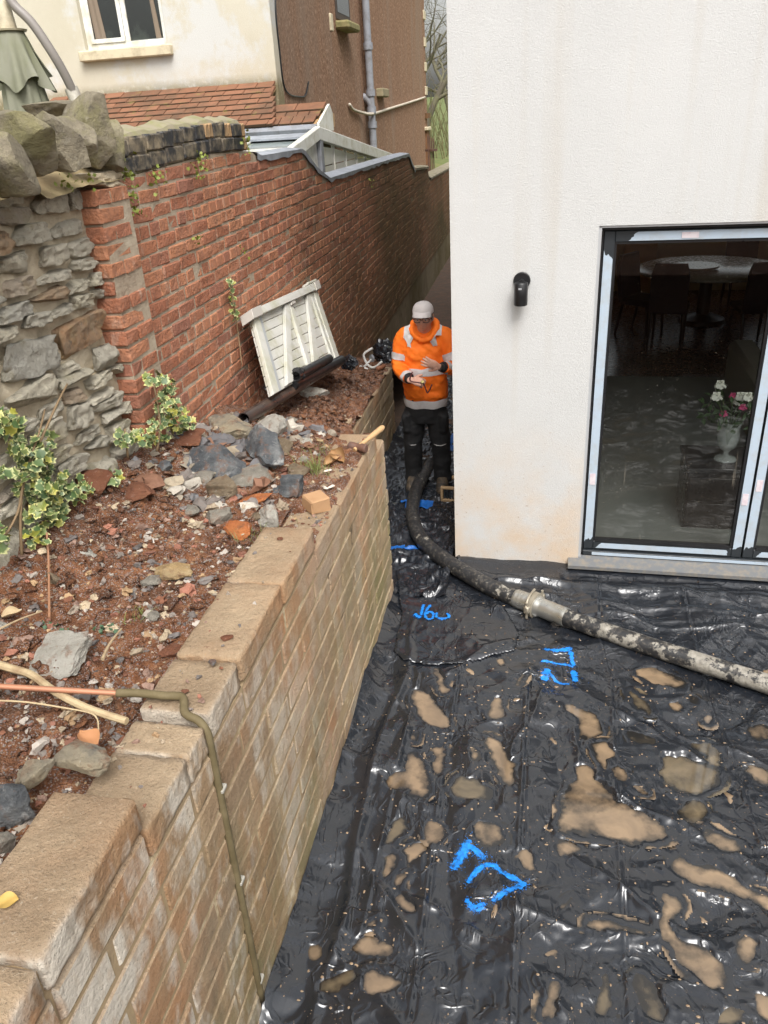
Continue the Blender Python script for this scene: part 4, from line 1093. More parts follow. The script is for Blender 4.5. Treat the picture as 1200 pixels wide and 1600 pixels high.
p = at_x(593, 145, HX+.03); MB().box((HX+.02, 18.0, p.z), (.24, .7, .16), b=.02).build('ledge', m_plain('mossy_ledge', (.28, .23, .14), .9, dirt=(.12, .12, .05)), old)
p = at_x(553, 48, HX-.1); MB().box((HX-.05, 15.6, p.z), (.26, .9, .13), b=.03).build('window_sill', m_plain('mossy_sill', (.26, .22, .10), .95, dirt=(.10, .11, .03), bump=.6), old)
sw = MB().span((HX-.165, 15.2, p.z+.1), (HX-.145, 16.3, p.z+1.6)).build('window', m_plain('brown_frame', (.06, .04, .03), .6), old)
MB().span((HX-.147, 15.3, p.z+.2), (HX-.14, 16.2, p.z+1.5)).build('pane', MT['wglass'], sw)
p = at_x(541, 45, HX); MB().box((HX-.02, 14.15, p.z), (.1, .14, .24), b=.01).build('quoin', q, old)
MB().span((HX-.3, 24.7, 1.2), (HX+.05, 25.25, at_x(662, 205, HX+.05).z)).build('brick_corner', MT['brick'], old)
MB().span((HX-.35, 24.6, at_x(662, 205, HX+.05).z), (HX+.1, 25.3, at_x(662, 205, HX+.05).z+.1), .02).build('string_course', q, old)
MB().span((HX-.3, 24.75, at_x(662, 185, HX+.05).z), (HX+.09, 25.25, at_x(662, 177, HX+.05).z)).build('dentil_course', MT['brick'], old)
# downpipe
dp = thing('downpipe', 'grey plastic soil pipe running up the brown wall', 'pipe', (0, 0, 0))
base = at_x(583, 225, HX+.12); topp = at_x(571, -10, HX+.12); Yd = 17.15
a = at_y(583, 228, Yd); b_ = at_y(571, -12, Yd)
xm = (a.x+b_.x)/2
MB().tube([(xm, Yd, 1.5), (xm, Yd, 7)], .07, 14).build('pipe', MT['greyplastic'], dp, 40)
for py in (72, 145, 172, 195): p = at_y(578, py, Yd); MB().tube([(xm, Yd, p.z-.06), (xm, Yd, p.z+.06)], .092, 14).build('collar', MT['greyplastic'], dp, 40)
p = at_y(580, 155, Yd); MB().tube(bez([(xm-.42, Yd+.1, p.z+.08), (xm-.2, Yd+.04, p.z+.06), (xm-.06, Yd, p.z+.0), (xm, Yd, p.z-.1)], 5), .072, 12).build('branch_pipe', MT['greyplastic'], dp, 40)
# ------------------------------------------------------------------ white conservatory gable just over the wall
cons = thing('conservatory', 'white framed conservatory gable and glass roof showing over the brick wall', 'conservatory', (0, 0, 0))
CX = -2.5
ap = at_x(497, 204, CX); fl_ = at_x(440, 243, CX); bl_ = at_x(606, 243, CX)
def bar(a, b, w_, th, name, mat=MT['upvc'], par=cons):
    a, b = Vector(a), Vector(b); d = (b-a); L = d.length; d.normalize(); u = Vector((1, 0, 0)); v = d.cross(u).normalized()
    M = Matrix((u, d, v)).transposed().to_4x4(); M.translation = (a+b)/2
    m = MB(); vv, ff = chamfer(th, L, w_, .008); m.add(vv, ff, M); return m.build(name, mat, par)
bar((CX, ap.y, ap.z-.02), (CX, fl_.y-.3, fl_.z-.09), .13, .07, 'bargeboard'); bar((CX-.003, ap.y-.03, ap.z-.03), (CX-.003, bl_.y+.3, bl_.z-.06), .14, .07, 'bargeboard')
bar((CX-.002, ap.y+.02, 1.6), (CX-.002, ap.y+.02, ap.z-.08), .12, .06, 'post', MT['greyplastic'])
gp = m_plain('milky_panel', (.74, .73, .68), .4, dirt=(.62, .61, .48), dscale=3)
slope_b = (bl_.z-ap.z)/(bl_.y-ap.y); slope_f = (ap.z-fl_.z)/(ap.y-fl_.y)
zb = 1.7
y = ap.y+.10
while y < bl_.y:                                                        # glazed panels of the gable, one by one
    y2 = min(y+.62, bl_.y)
    zr = 1.75; lv = [zr+.22*k for k in range(6)]
    for k in range(5):
        t1 = min(lv[k+1]-.012, ap.z-.13+slope_b*(y-ap.y)); t2 = min(lv[k+1]-.012, ap.z-.13+slope_b*(y2-ap.y))
        if t1 > lv[k]+.02: MB().prism([(CX-.02, y+.012, lv[k]), (CX-.02, y2-.012, lv[k]), (CX-.02, y2-.012, max(t2, lv[k]+.004)), (CX-.02, y+.012, t1)], (-.012, 0, 0)).build('pane', gp, cons)
    MB().span((CX-.045, y-.012, zb), (CX-.008, y+.012, ap.z-.09+slope_b*(y-ap.y))).build('glazing_bar', MT['upvc'], cons)
    y = y2
MB().prism([(CX-.02, ap.y-.05, zb), (CX-.02, fl_.y-.5, zb), (CX-.02, fl_.y-.5, fl_.z-.30), (CX-.02, ap.y-.05, ap.z-.1)], (-.012, 0, 0)).build('front_panel', MT['upvc'], cons)
rg2 = Mat('roof_glazing', (.25, .29, .29), .12, .6); rgl = rg2.done(rg2.mix(rg2.mr(rg2.noise(3, 4), .4, .7), (.20, .24, .24), (.36, .40, .38)), .12)
xl = -6.5
MB().prism([(CX-.06, ap.y, ap.z-.06), (CX-.06, fl_.y-.3, fl_.z-.13), (CX-.06, fl_.y-.3, fl_.z-.15), (CX-.06, ap.y, ap.z-.08)], (xl-CX, 0, 0)).build('roof_glazing', rgl, cons)
MB().prism([(CX-.06, ap.y+.02, ap.z-.06), (CX-.06, bl_.y, bl_.z-.1), (CX-.06, bl_.y, bl_.z-.12), (CX-.06, ap.y+.02, ap.z-.08)], (xl-CX, 0, 0)).build('roof_glazing', rgl, cons)
for k in range(1, 6): bar((CX-.75*k, ap.y, ap.z-.045), (CX-.75*k, fl_.y-.3, fl_.z-.115), .03, .045, 'rafter')
ym = ap.y-.75; zm = ap.z-.05-slope_f*.75
MB().span((xl, ym-.02, zm-.01), (CX-.08, ym+.02, zm+.012)).build('purlin', MT['upvc'], cons)
MB().prism([(CX-.04, ap.y+.12, ap.z-.04), (CX-.04, ap.y, ap.z-.015), (CX-.04, ap.y-.22, ap.z-.05), (CX-.04, ap.y-.22, ap.z-.07), (CX-.04, ap.y, ap.z-.04)], (xl-CX, 0, 0)).build('ridge_flashing', MT['lead'], cons)
# rusty gate leaf at the far end of the house
fg = thing('garden_gate', 'rust brown iron gate standing open at the far corner of the old house', 'gate', (0, 0, 0))
a = at_y(670, 264, 17.5); b_ = at_y(678, 222, 17.5)
for k in range(4): MB().box((a.x+.03*k, 17.5+.05*k, (a.z+b_.z)/2-.03*k), (.022, .022, b_.z-a.z+.3), b=.004).build('bar', MT['rust'], fg)
MB().box((a.x+.05, 17.57, b_.z-.15), (.16, .2, .04), (0, 0, 1.0)).build('rail', MT['rust'], fg)
# ------------------------------------------------------------------ folded cantilever parasol
um = thing('parasol', 'folded grey-green cantilever parasol behind the stone wall', 'parasol', (0, 0, 0))
UY = 6.0
ct = at_y(20, 48, UY); lowc = at_y(38, 130, UY)
cx = ct.x-.03
def canopy(z0, z1, r0, r1, folds, seed, name, amp):
    P = []
    for i in range(16):
        t = i/15; z = z0+(z1-z0)*t; row = []
        for k in range(73):
            a = 2*pi*k/72
            rr = r0+(r1-r0)*t**.85; am = amp*t**1.3
            rr *= 1+am*sin(a*folds+.8*sin(2*a+seed)+t*.6)+am*.4*sin(a*(folds+3)+seed)
            row.append((cx+rr*cos(a)+.02*t, UY+rr*sin(a), z+(.05*t*t*sin(a*folds*.5+seed))))
        P.append(row)
    return MB().grid(np.array(P)).build(name, MT['canvas'], um, 0)
mc = Mat('canvas', rough=.9); MT['canvas'] = mc.done(mc.mix(mc.mr(mc.noise(4, 5, .65, mc.scl(mc.pos, (1, 1, .4))), .4, .65), (.22, .22, .165), (.165, .17, .10)), None, mc.bump(mc.noise(60, 3), .2, .004))
canopy(ct.z, lowc.z-.02, .095, .195, 9, 1.2, 'canopy', .20)
canopy(lowc.z+.12, 2.6, .13, .19, 13, .4, 'inner_folds', .24)
MB().lathe([(0, 0), (.12, 0), (.125, .012), (.06, .02), (.05, .15), (.035, .19), (0, .2)], 20, Matrix.Translation((cx, UY, ct.z-.005))).build('hub', m_plain('hub_cream', (.52, .46, .33), .6, dirt=(.3, .25, .17)), um, 40)
arm = [at_y(10, -14, UY-.05), at_y(22, 8, UY-.05), at_y(50, 36, UY-.03), at_y(80, 80, UY+.0), at_y(102, 118, UY+.05), at_y(117, 150, UY+.1)]
MB().tube(bez(arm, 6), .033, 12).build('arm', m_plain('arm_grey', (.25, .225, .205), .45), um, 0)
p = at_y(118, 154, UY+.1)
MB().tube([p+Vector((-.02, 0, .07)), p+Vector((.03, 0, -.10))], .05, 10).build('arm_bracket', m_plain('bracket', (.5, .47, .4), .5, dirt=(.2, .17, .14)), um, 40)
MB().tube([p+Vector((.03, 0, -.06)), (p.x+.1, p.y, 1.5)], .035, 12).build('pole', MT['greyplastic'], um, 40)
# ------------------------------------------------------------------ bare trees beyond the alley
def bare_tree(x, y, z, h, seed, label, col=(.10, .085, .06)):
    t = thing('bare_tree', label, 'tree', (x, y, z), group='bare trees beyond the alley')
    r = random.Random(seed); tr = MB(); tw = MB()
    def grow(p, d, L, rad, lev):
        n_ = 5; pts = [p]; q = p.copy(); dd = d.copy()
        for i in range(n_):
            dd = (dd+Vector((r.gauss(0, .16), r.gauss(0, .16), r.gauss(0, .10)+.04))).normalized(); q = q+dd*L/n_; pts.append(q.copy())
        rr = [rad*(1-.55*i/n_) for i in range(n_+1)]
        (tr if lev < 2 else tw).tube(pts, rr, 6 if lev < 2 else 4, cap=False)
        if lev >= 5: return
        for k in range(3 if lev else 5):
            i = r.randint(1 if lev else 2, n_); b = pts[i]
            s_ = (dd+Vector((r.gauss(0, .75), r.gauss(0, .75), r.gauss(.1, .5)))).normalized()
            grow(b, s_, L*r.uniform(.55, .8), rr[i]*.62, lev+1)
    grow(Vector((0, 0, 0)), Vector((0, 0, 1)), h*.42, h*.022, 0)
    bm_ = m_plain('tree_bark', col, .95, dirt=(.16, .16, .08), dscale=3)
    tr.build('trunk', bm_, t, 0); tag(tw.build('crown', bm_, t, None), kind='stuff')
bare_tree(-4.3, 31, 1.6, 7.5, 3, 'bare leafless tree nearest the gap between the two houses')
bare_tree(-6.6, 44, 2.0, 10, 7, 'taller bare tree beyond the first, seen in the same gap')
bare_tree(-6.2, 58, 2.6, 10, 12, 'farthest bare tree on the green rise behind the others')
bm_ = MB(); r = random.Random(9)
for k in range(420):                                                    # thicket of thin stems at the foot of the rise
    x, y = r.uniform(-9, 1.5), r.uniform(29, 36); L = r.uniform(.6, 2.6); a = r.uniform(-.5, .5); b = r.uniform(-.5, .5)
    bm_.tube([(x, y, 1.5), (x+a*L*.4, y, 1.5+L*.5), (x+a*L, y+b, 1.5+L)], [.02, .012, .005], 4, cap=False)
tag(bm_.build('undergrowth', m_plain('twigs', (.17, .15, .07), .95, dirt=(.10, .12, .04), dscale=1.5), None), kind='stuff')
# ================================================================== black plastic sheet over the courtyard
PUD5 = [[(155,450),(185,447),(235,490),(270,540),(265,565),(215,555),(165,520)],[(225,400),(240,395),(258,425),(260,465),(235,465)],[(385,490),(410,465),(425,480),(418,510),(432,530),(385,540)],
 [(370,590),(385,580),(440,620),(462,700),(455,735),(420,715)],[(605,490),(640,505),(690,530),(725,575),(680,600),(655,580),(650,535),(608,512)],[(675,620),(740,600),(748,660),(740,700),(715,680)],
 [(750,675),(775,685),(790,720),(765,725)],[(815,400),(870,390),(940,415),(965,450),(920,445),(830,425)],[(780,455),(830,465),(870,545),(800,490)],[(785,570),(860,600),(870,620),(800,605)],
 [(870,650),(900,630),(1000,660),(1070,690),(1060,740),(950,755),(890,720)],[(970,600),(1040,600),(1060,680),(1000,640)],[(1145,555),(1215,545),(1215,585),(1150,585)],[(1140,670),(1215,680),(1215,735),(1165,715)],
 [(630,670),(690,680),(680,720),(780,790),(860,830),(900,860),(925,895),(780,900),(700,885),(620,880),(585,830),(600,770),(630,740)],[(810,735),(858,765),(815,750)],[(935,820),(975,770),(1030,800),(990,850)],
 [(1000,870),(1040,850),(1075,890),(1035,900)],[(150,580),(165,570),(180,605),(150,605)],[(195,615),(250,605),(265,640),(240,700),(220,680),(225,640)],
 [(80,705),(140,690),(150,630),(170,630),(185,680),(210,745),(190,765),(150,750),(95,730)],[(265,740),(300,695),(330,720),(385,740),(375,765),(300,768)],[(65,890),(115,815),(130,850),(115,890)],
 [(200,850),(215,830),(250,870),(230,890),(200,885)],[(325,840),(380,845),(430,860),(430,900),(350,900)],[(405,362),(428,362),(425,390),(410,385)],[(458,430),(475,405),(495,408),(470,440)],
 [(1005,540),(1030,515),(1035,555)],[(330,625),(345,640),(350,655),(332,650)],[(970,478),(985,470),(990,495)],[(915,492),(945,498),(935,506)]]
PUD6 = [[(615,200),(640,195),(650,225),(685,255),(620,235)],[(335,110),(345,150),(310,180),(300,170)],[(330,190),(390,165),(395,190),(345,220),(335,290),(370,335),(345,325),(318,265)],[(290,220),(325,190),(330,230),(300,260)],
 [(710,165),(775,195),(720,215)],[(770,365),(830,360),(925,390),(920,405),(850,385),(780,385)],[(940,285),(1005,320),(985,350),(960,360),(975,395),(1060,430),(1100,510),(1080,525),(1010,490),(975,430),(955,380),(950,340)],
 [(970,215),(1000,200),(1005,230),(1110,250),(1140,285),(1215,310),(1210,340),(1140,300),(1060,280),(990,260)],[(1130,420),(1160,400),(1170,440),(1150,475)],[(885,490),(910,490),(950,560),(940,590),(915,570)],
 [(795,540),(820,480),(835,520),(830,580),(800,585)],[(1080,575),(1110,568),(1145,590),(1130,610),(1070,610)],[(690,520),(705,515),(700,570),(675,600),(665,575)],[(230,370),(240,350),(275,365),(270,380)],
 [(230,410),(260,380),(275,390),(290,410),(320,410),(315,430),(280,440),(240,430)],[(265,475),(355,510),(310,530),(270,540),(255,510)],[(150,510),(200,480),(240,490),(200,525),(150,530)],
 [(1040,150),(1060,140),(1140,190),(1100,195),(1050,165)],[(1165,525),(1215,540),(1215,610),(1180,560)],[(120,425),(150,420),(155,440),(130,445)],[(725,320),(740,300),(745,310),(715,330)],[(670,435),(700,428),(705,438),(680,442)]]
DARKP = {10, 21, 22, 8, 9, 11, 16}; DARK6 = {1, 9, 10, 11, 16, 3}
def chaikin(P, n=2):
    for _ in range(n):
        Q = []
        for i in range(len(P)):
            a, b = P[i], P[(i+1) % len(P)]
            Q += [(a[0]*.75+b[0]*.25, a[1]*.75+b[1]*.25), (a[0]*.25+b[0]*.75, a[1]*.25+b[1]*.75)]
        P = Q
    return P
PUDS = []
for lst, fx, fy, dk in ((PUD5, lambda x: 560+x/1.875, lambda y: 840+y/1.875, DARKP), (PUD6, lambda x: 400+x/1.5, lambda y: 1200+y/1.5, DARK6)):
    for i, P in enumerate(lst):
        W_ = [tuple(at_z(fx(x), fy(y), 0))[:2] for x, y in P]
        PUDS.append((np.array(chaikin(W_, 2)), i in dk))
def sdf(px, py, P):
    d = np.full(px.shape, 1e9); ins = np.zeros(px.shape, bool)
    for i in range(len(P)):
        a, b = P[i], P[(i+1) % len(P)]
        e = b-a; wx, wy = px-a[0], py-a[1]; t = np.clip((wx*e[0]+wy*e[1])/(e@e+1e-12), 0, 1)
        d = np.minimum(d, (wx-e[0]*t)**2+(wy-e[1]*t)**2)
        c = ((a[1] <= py) != (b[1] <= py)); 
        with np.errstate(divide='ignore', invalid='ignore'):
            xi = a[0]+(py-a[1])*e[0]/(e[1] if abs(e[1]) > 1e-12 else 1e-12)
        ins ^= c & (px < xi)
    return np.where(ins, -1, 1)*np.sqrt(d)
CREASES = [[(825, 1050), (812, 1300), (800, 1600)], [(716, 1060), (680, 1290), (640, 1600)], [(955, 1060), (962, 1250), (985, 1600)], [(1065, 930), (1110, 1100), (1200, 1350)], [(655, 1060), (600, 1300), (560, 1480)], [(932, 905), (935, 1000), (955, 1060)]]
CRW = [[tuple(at_z(x, y, 0))[:2] for x, y in c] for c in CREASES]
def seg_d(x, y, a, b):
    e = np.array(b)-np.array(a); t = np.clip(((x-a[0])*e[0]+(y-a[1])*e[1])/(e@e), 0, 1)
    sx, sy = x-a[0]-e[0]*t, y-a[1]-e[1]*t
    sg = np.sign(e[0]*(y-a[1])-e[1]*(x-a[0]))
    return np.sqrt(sx*sx+sy*sy), sg
FOLDS = [[(905, 1080), (950, 1110), (1060, 1172), (1130, 1210)], [(920, 1220), (985, 1265), (1060, 1300)], [(1000, 1110), (1060, 1150), (1210, 1200)], [(640, 1400), (720, 1440), (800, 1480)], [(560, 1330), (600, 1400), (650, 1480)], [(880, 1330), (980, 1400), (1100, 1480)], [(1060, 1290), (1150, 1340), (1210, 1370)], [(800, 1420), (900, 1450), (1020, 1460)], [(690, 1180), (640, 1230), (590, 1330)], [(850, 1080), (800, 1180), (780, 1260)], [(700, 1060), (760, 1020), (830, 1000)], [(950, 960), (1050, 985), (1200, 990)], [(520, 1480), (600, 1560), (640, 1610)]]
FLW = [[tuple(at_z(x, y, 0))[:2] for x, y in c] for c in FOLDS]
def sheet_raw(x, y):
    x = np.asarray(x, float); y = np.asarray(y, float)
    tri = lambda t: np.abs((t % 1.)-.5)*2-.5
    h = 0.012*fbm(x*1.4, y*1.4, 0, 2, 78)
    rgd = np.random.RandomState(12)
    for k in range(20):                                                            # crisp straight folds in many directions, each only here and there
        th = rgd.uniform(0, pi); lam = rgd.uniform(.22, .75) if k < 12 else rgd.uniform(.06, .14); ph = rgd.uniform(0, 9)
        u = (x*cos(th)+y*sin(th))/lam+ph+.35*fbm(x*1.3+k, y*1.3, 0, 2, 200+k)
        m_ = sstep(.05, .55, fbm(x*1.1+3*k, y*1.1-2*k, 0, 2, 240+k))
        w_ = tri(u); h = h+m_*lam*(.050 if k < 12 else .034)*np.sign(w_)*np.abs(w_*2)**1.25*.5
    wx = x+.10*fbm(x*2.2, y*2.2, 0, 2, 71); wy = y+.10*fbm(x*2.2, y*2.2, 0, 2, 72)
    a = fbm(wx*2.6, wy*2.6, 0, 2, 73); r1 = 1-np.abs(a)*2.6
    msk = sstep(-.25, .55, fbm(x*1.3, y*1.3, 0, 2, 76))
    b = fbm(wx*6.5+wy*2, wy*5.5-wx*2, 0, 2, 74); r2 = 1-np.abs(b)*3.
    h = h+.014*np.clip(r1, 0, 1)**1.2*(.2+msk)+.0035*np.clip(r2, 0, 1)**1.2*msk
    for c_ in FLW:                                                                 # the long slanting folds
        dm = np.full(x.shape, 1e3)
        for i in range(len(c_)-1): dm = np.minimum(dm, seg_d(x+.02*fbm(x*5, y*5, 0, 2, 300), y+.02*fbm(x*5, y*5, 0, 2, 301), c_[i], c_[i+1])[0])
        h = h+.021*np.exp(-dm/.028)
    for c_ in CRW:                                                                 # straight fold lines from the roll
        for i in range(len(c_)-1):
            d, s_ = seg_d(x, y, c_[i], c_[i+1]); h = h+.006*np.exp(-(d/.012)**2)-.007*np.exp(-((d-.012)/.007)**2)*(s_ > 0)+.004*np.exp(-d/.07)
    # folds along the foot of the white house, and the turned up edge there
    q = y+.039*(x+.536)
    k = sstep(3.95, 4.35, q)*sstep(-.95, -.4, x)
    f1 = fbm(x*1.1, q*6, 0, 2, 81); f2 = 1-np.abs(fbm(x*1.6+q, q*7, 0, 2, 82))*2
    h = h+k*(.010*np.clip(1-np.abs(f1)*1.8, 0, 1)**2+.007*np.clip(f2, 0, 1)**2)
    dd = fbm(x*2.3, 5, 0, 2, 83)
    h = h+.030*np.exp(-((q-(4.60+.05*dd))/.045)**2)*sstep(-.5, -.2, x)+.016*np.exp(-((q-(4.42+.08*dd))/.03)**2)*sstep(-.3, .2, x)
    h = h*(1-.6*sstep(4.62, 4.78, q)*(x > -.5))+.030*sstep(4.70, 4.82, q)*sstep(-.56, -.50, x)
    # edge against the block wall
    e = np.clip((x-FX)/.16, 0, 1)
    h = h+.10*(1-e)**2*(y < 4.45)*(.75+.5*fbm(y*3, 1, 0, 2, 84))*(.4+.6*sstep(1.5, 2.6, y))
    h = h+.014*np.exp(-((x-FX-.19-.03*fbm(y*2, 2, 0, 2, 85))/.022)**2)*(y < 4.3)
    return h
X0, X1, Y0, Y1 = FX+.002, 2.45, .40, 4.84
NX, NY = 470, 600
gx, gy = np.meshgrid(np.linspace(X0, X1, NX), np.linspace(Y0, Y1, NY), indexing='xy')
HH = sheet_raw(gx, gy)
LEV = []
for P, dk in PUDS:
    lo, hi = P.min(0)-.08, P.max(0)+.08
    m = (gx > lo[0]) & (gx < hi[0]) & (gy > lo[1]) & (gy < hi[1])
    if not m.any(): LEV.append(None); continue
    sx, sy = gx[m], gy[m]
    s_ = sdf(sx, sy, P)+.019*fbm(sx*13, sy*13, 0, 5, 91)-.009
    hm = HH[m]; near = np.abs(s_) < .03
    lev = float(np.percentile(hm[s_ < .02], 45)) if (s_ < .02).any() else float(hm.mean())
    LEV.append(lev)
    inside = sstep(.004, -.012, s_)
    tgt = lev-.0012-.0085*sstep(0, -.045, s_)*(.75+.6*fbm(sx*7, sy*7, 0, 3, 95))
    rim = np.maximum(hm, lev+.0012)
    HH[m] = np.where(s_ < .035, rim*(1-inside)*sstep(.05, .015, s_)+hm*(1-inside)*(1-sstep(.05, .015, s_))+tgt*inside, hm)
_dx, _dy = (X1-X0)/(NX-1), (Y1-Y0)/(NY-1)
def sheet_h(x, y):
    i = min(max((x-X0)/_dx, 0), NX-1.001); j = min(max((y-Y0)/_dy, 0), NY-1.001)
    a, b = int(i), int(j); u, v = i-a, j-b
    return (HH[b, a]*(1-u)+HH[b, a+1]*u)*(1-v)+(HH[b+1, a]*(1-u)+HH[b+1, a+1]*u)*v
sheet = MB().grid(np.stack([gx, gy, HH], -1)).build('plastic_sheet', MT['membrane'], None, 0)
tag(sheet, 'crumpled wet black polythene sheet covering the whole courtyard ground', 'plastic sheet')
# alley part
ax_, ay_ = np.meshgrid(np.linspace(-1.355, -.545, 90), np.linspace(4.30, 9.2, 300), indexing='xy')
def alley_h(x, y):
    a = fbm(x*3+y, y*3.2-x, 0, 3, 101); b = fbm(x*8-y*2, y*8, 0, 2, 102); c = fbm(x*18, y*17+x*5, 0, 2, 103)
    h = .008+.035*np.clip(1-np.abs(a)*1.9, 0, 1)**2+.022*np.clip(1-np.abs(b)*2, 0, 1)**2+.010*np.clip(1-np.abs(c)*2, 0, 1)**2
    return h+.09*np.clip((-1.2-x)/.16, 0, 1)**2+.05*np.clip((x+.62)/.08, 0, 1)+.035*np.exp(-((y-4.87-.1*x)/.03)**2)+.03*np.exp(-((y-5.15+.2*x)/.02)**2)
AH = alley_h(ax_, ay_)
tag(MB().grid(np.stack([ax_, ay_, AH], -1)).build('plastic_sheet', MT['membrane'], None, 0), 'crumpled black polythene sheet along the narrow alley under the man', 'plastic sheet')
# loose offcut lying on top, with a turned edge
PT = [(618, 892), (690, 872), (730, 900), (792, 955), (812, 985), (806, 1018), (745, 1036), (700, 1044), (660, 1040), (628, 1034), (614, 1020), (628, 960), (622, 925)]
Pp = np.array([tuple(at_z(x, y, .02))[:2] for x, y in PT])
FLO, FHI = Pp.min(0), Pp.max(0)
fx_, fy_ = np.meshgrid(np.linspace(FLO[0]-.02, FHI[0]+.02, 110), np.linspace(FLO[1]-.02, FHI[1]+.02, 110), indexing='xy')
sd_ = sdf(fx_, fy_, Pp)+.005*fbm(fx_*5, fy_*5, 0, 2, 111)
hz_ = np.array([[sheet_h(a, b) if b < 4.8 else .03 for a, b in zip(ra, rb)] for ra, rb in zip(fx_, fy_)])
hz_ = np.maximum(hz_, .006)*.8+.010+.007*np.clip(1-np.abs(fbm(fx_*4, fy_*4, 0, 2, 112))*2, 0, 1)**2+.004*np.clip(1-np.abs(fbm(fx_*11, fy_*11, 0, 2, 113))*2, 0, 1)**2+.005*np.exp(-((sd_+.03)/.018)**2)
hz_ = hz_+.018*np.exp(-((fx_-.02-(fy_-4.3)*.35)/.03)**2)*(fy_ > 4.05)
keep = sd_ < 0
m = MB(); idx = -np.ones(fx_.shape, int)
for j in range(110):
    for i in range(110):
        if keep[j, i]: idx[j, i] = len(m.v); m.v.append((fx_[j, i], fy_[j, i], hz_[j, i]))
for j in range(109):
    for i in range(109):
        q = [idx[j, i], idx[j, i+1], idx[j+1, i+1], idx[j+1, i]]
        if min(q) >= 0: m.f.append(q)
flap = m.build('plastic_offcut', MT['membrane'], None, 0); so = flap.modifiers.new('thick', 'SOLIDIFY'); so.thickness = .002
tag(flap, 'loose piece of black plastic laid over the sheet at the alley mouth', 'plastic sheet')
def any_h(x, y):
    h = sheet_h(x, y) if y < 4.84 and x > X0 else float(alley_h(np.array([x]), np.array([y]))[0])
    if FLO[0] < x < FHI[0] and FLO[1] < y < FHI[1]:
        i = int((x-FLO[0]+.02)/(FHI[0]-FLO[0]+.04)*109); j = int((y-FLO[1]+.02)/(FHI[1]-FLO[1]+.04)*109)
        if keep[min(j, 109), min(i, 109)]: h = max(h, hz_[j, i])
    return h
# ------------------------------------------------------------------ muddy puddles
NAMES = {0: 'large pale tan puddle near the block wall, below the loose plastic piece', 3: 'long tan puddle with a curved tail between two fold lines', 4: 'S-shaped tan puddle right of the middle fold line', 14: 'largest muddy puddle, spreading across the middle of the sheet',
         10: 'wide dark puddle right of the largest muddy one', 7: 'flat brown puddle nearest the long black hose', 20: 'ragged branching tan puddle beside the block wall', 21: 'dark pointed puddle left of the middle fold line', 22: 'dark spoon-shaped puddle beside the foot of the block wall',
         2: 'small arrow-shaped orange puddle below the loose plastic piece', 1: 'small pinkish puddle touching the loose plastic piece', 5: 'pointed tan puddle above the largest muddy one', 24: 'tan puddle just above the lowest blue mark',
         37: 'long winding puddle with a broad lower end, near the lower right', 38: 'long ragged puddle running to the right edge of the sheet', 36: 'thin splashed puddle below the lowest blue mark on its right', 33: 'crooked tan puddle left of the lowest blue mark', 45: 'orange lumpy puddle low by the wall foot', 46: 'broad pale puddle at the bottom left of the sheet',
         40: 'curved brown puddle at the bottom right centre', 41: 'dark flame-shaped puddle at the bottom edge'}
MORE = {6: 'thin tan drip shaped puddle right of the pointed tan one', 8: 'narrow dark puddle below the flat brown one near the hose', 9: 'grey brown leaf shaped puddle above the wide dark one', 11: 'dark puddle touching the upper edge of the wide dark one',
 12: 'tan puddle cut by the right edge, upper of two there', 13: 'tan puddle cut by the right edge, lower of two there', 15: 'small slanting puddle just right of the largest muddy one', 16: 'dark triangular puddle below the wide dark one', 17: 'small tan puddle below the dark triangular one',
 18: 'tiny square tan puddle above the ragged branching one', 19: 'hooked pale puddle beside the ragged branching one', 23: 'star shaped tan puddle left of the one above the lowest blue mark', 25: 'tiny tan puddle nearest the edge of the loose plastic piece', 26: 'small curved tan puddle left of the boxed blue mark',
 27: 'small upright tan puddle below the right part of the hose', 28: 'small tan puddle beside the long one with a curved tail', 29: 'right of two tiny puddles under the flat brown one', 30: 'left of two tiny puddles under the flat brown one', 31: 'bent tan puddle touching the right end of the lowest blue mark',
 32: 'thin dark pointed puddle above the crooked tan one', 34: 'small dark puddle left of the crooked tan one', 35: 'small triangular tan puddle below the largest muddy one', 39: 'oblong tan puddle at the right beside the long winding one', 42: 'round dark puddle at the bottom edge, near the right corner',
 43: 'thin upright tan puddle left of the dark flame-shaped one', 44: 'small tan puddle just above the orange lumpy one', 47: 'dark muddy puddle at the bottom left beside the broad pale one', 48: 'slim tan puddle above the long ragged one at the right', 49: 'tan puddle in the lower right corner of the sheet',
 50: 'tiny tan puddle nearest the foot of the near wall', 51: 'short thin puddle right of the lowest blue mark', 52: 'tiny flat puddle below the lowest blue mark'}
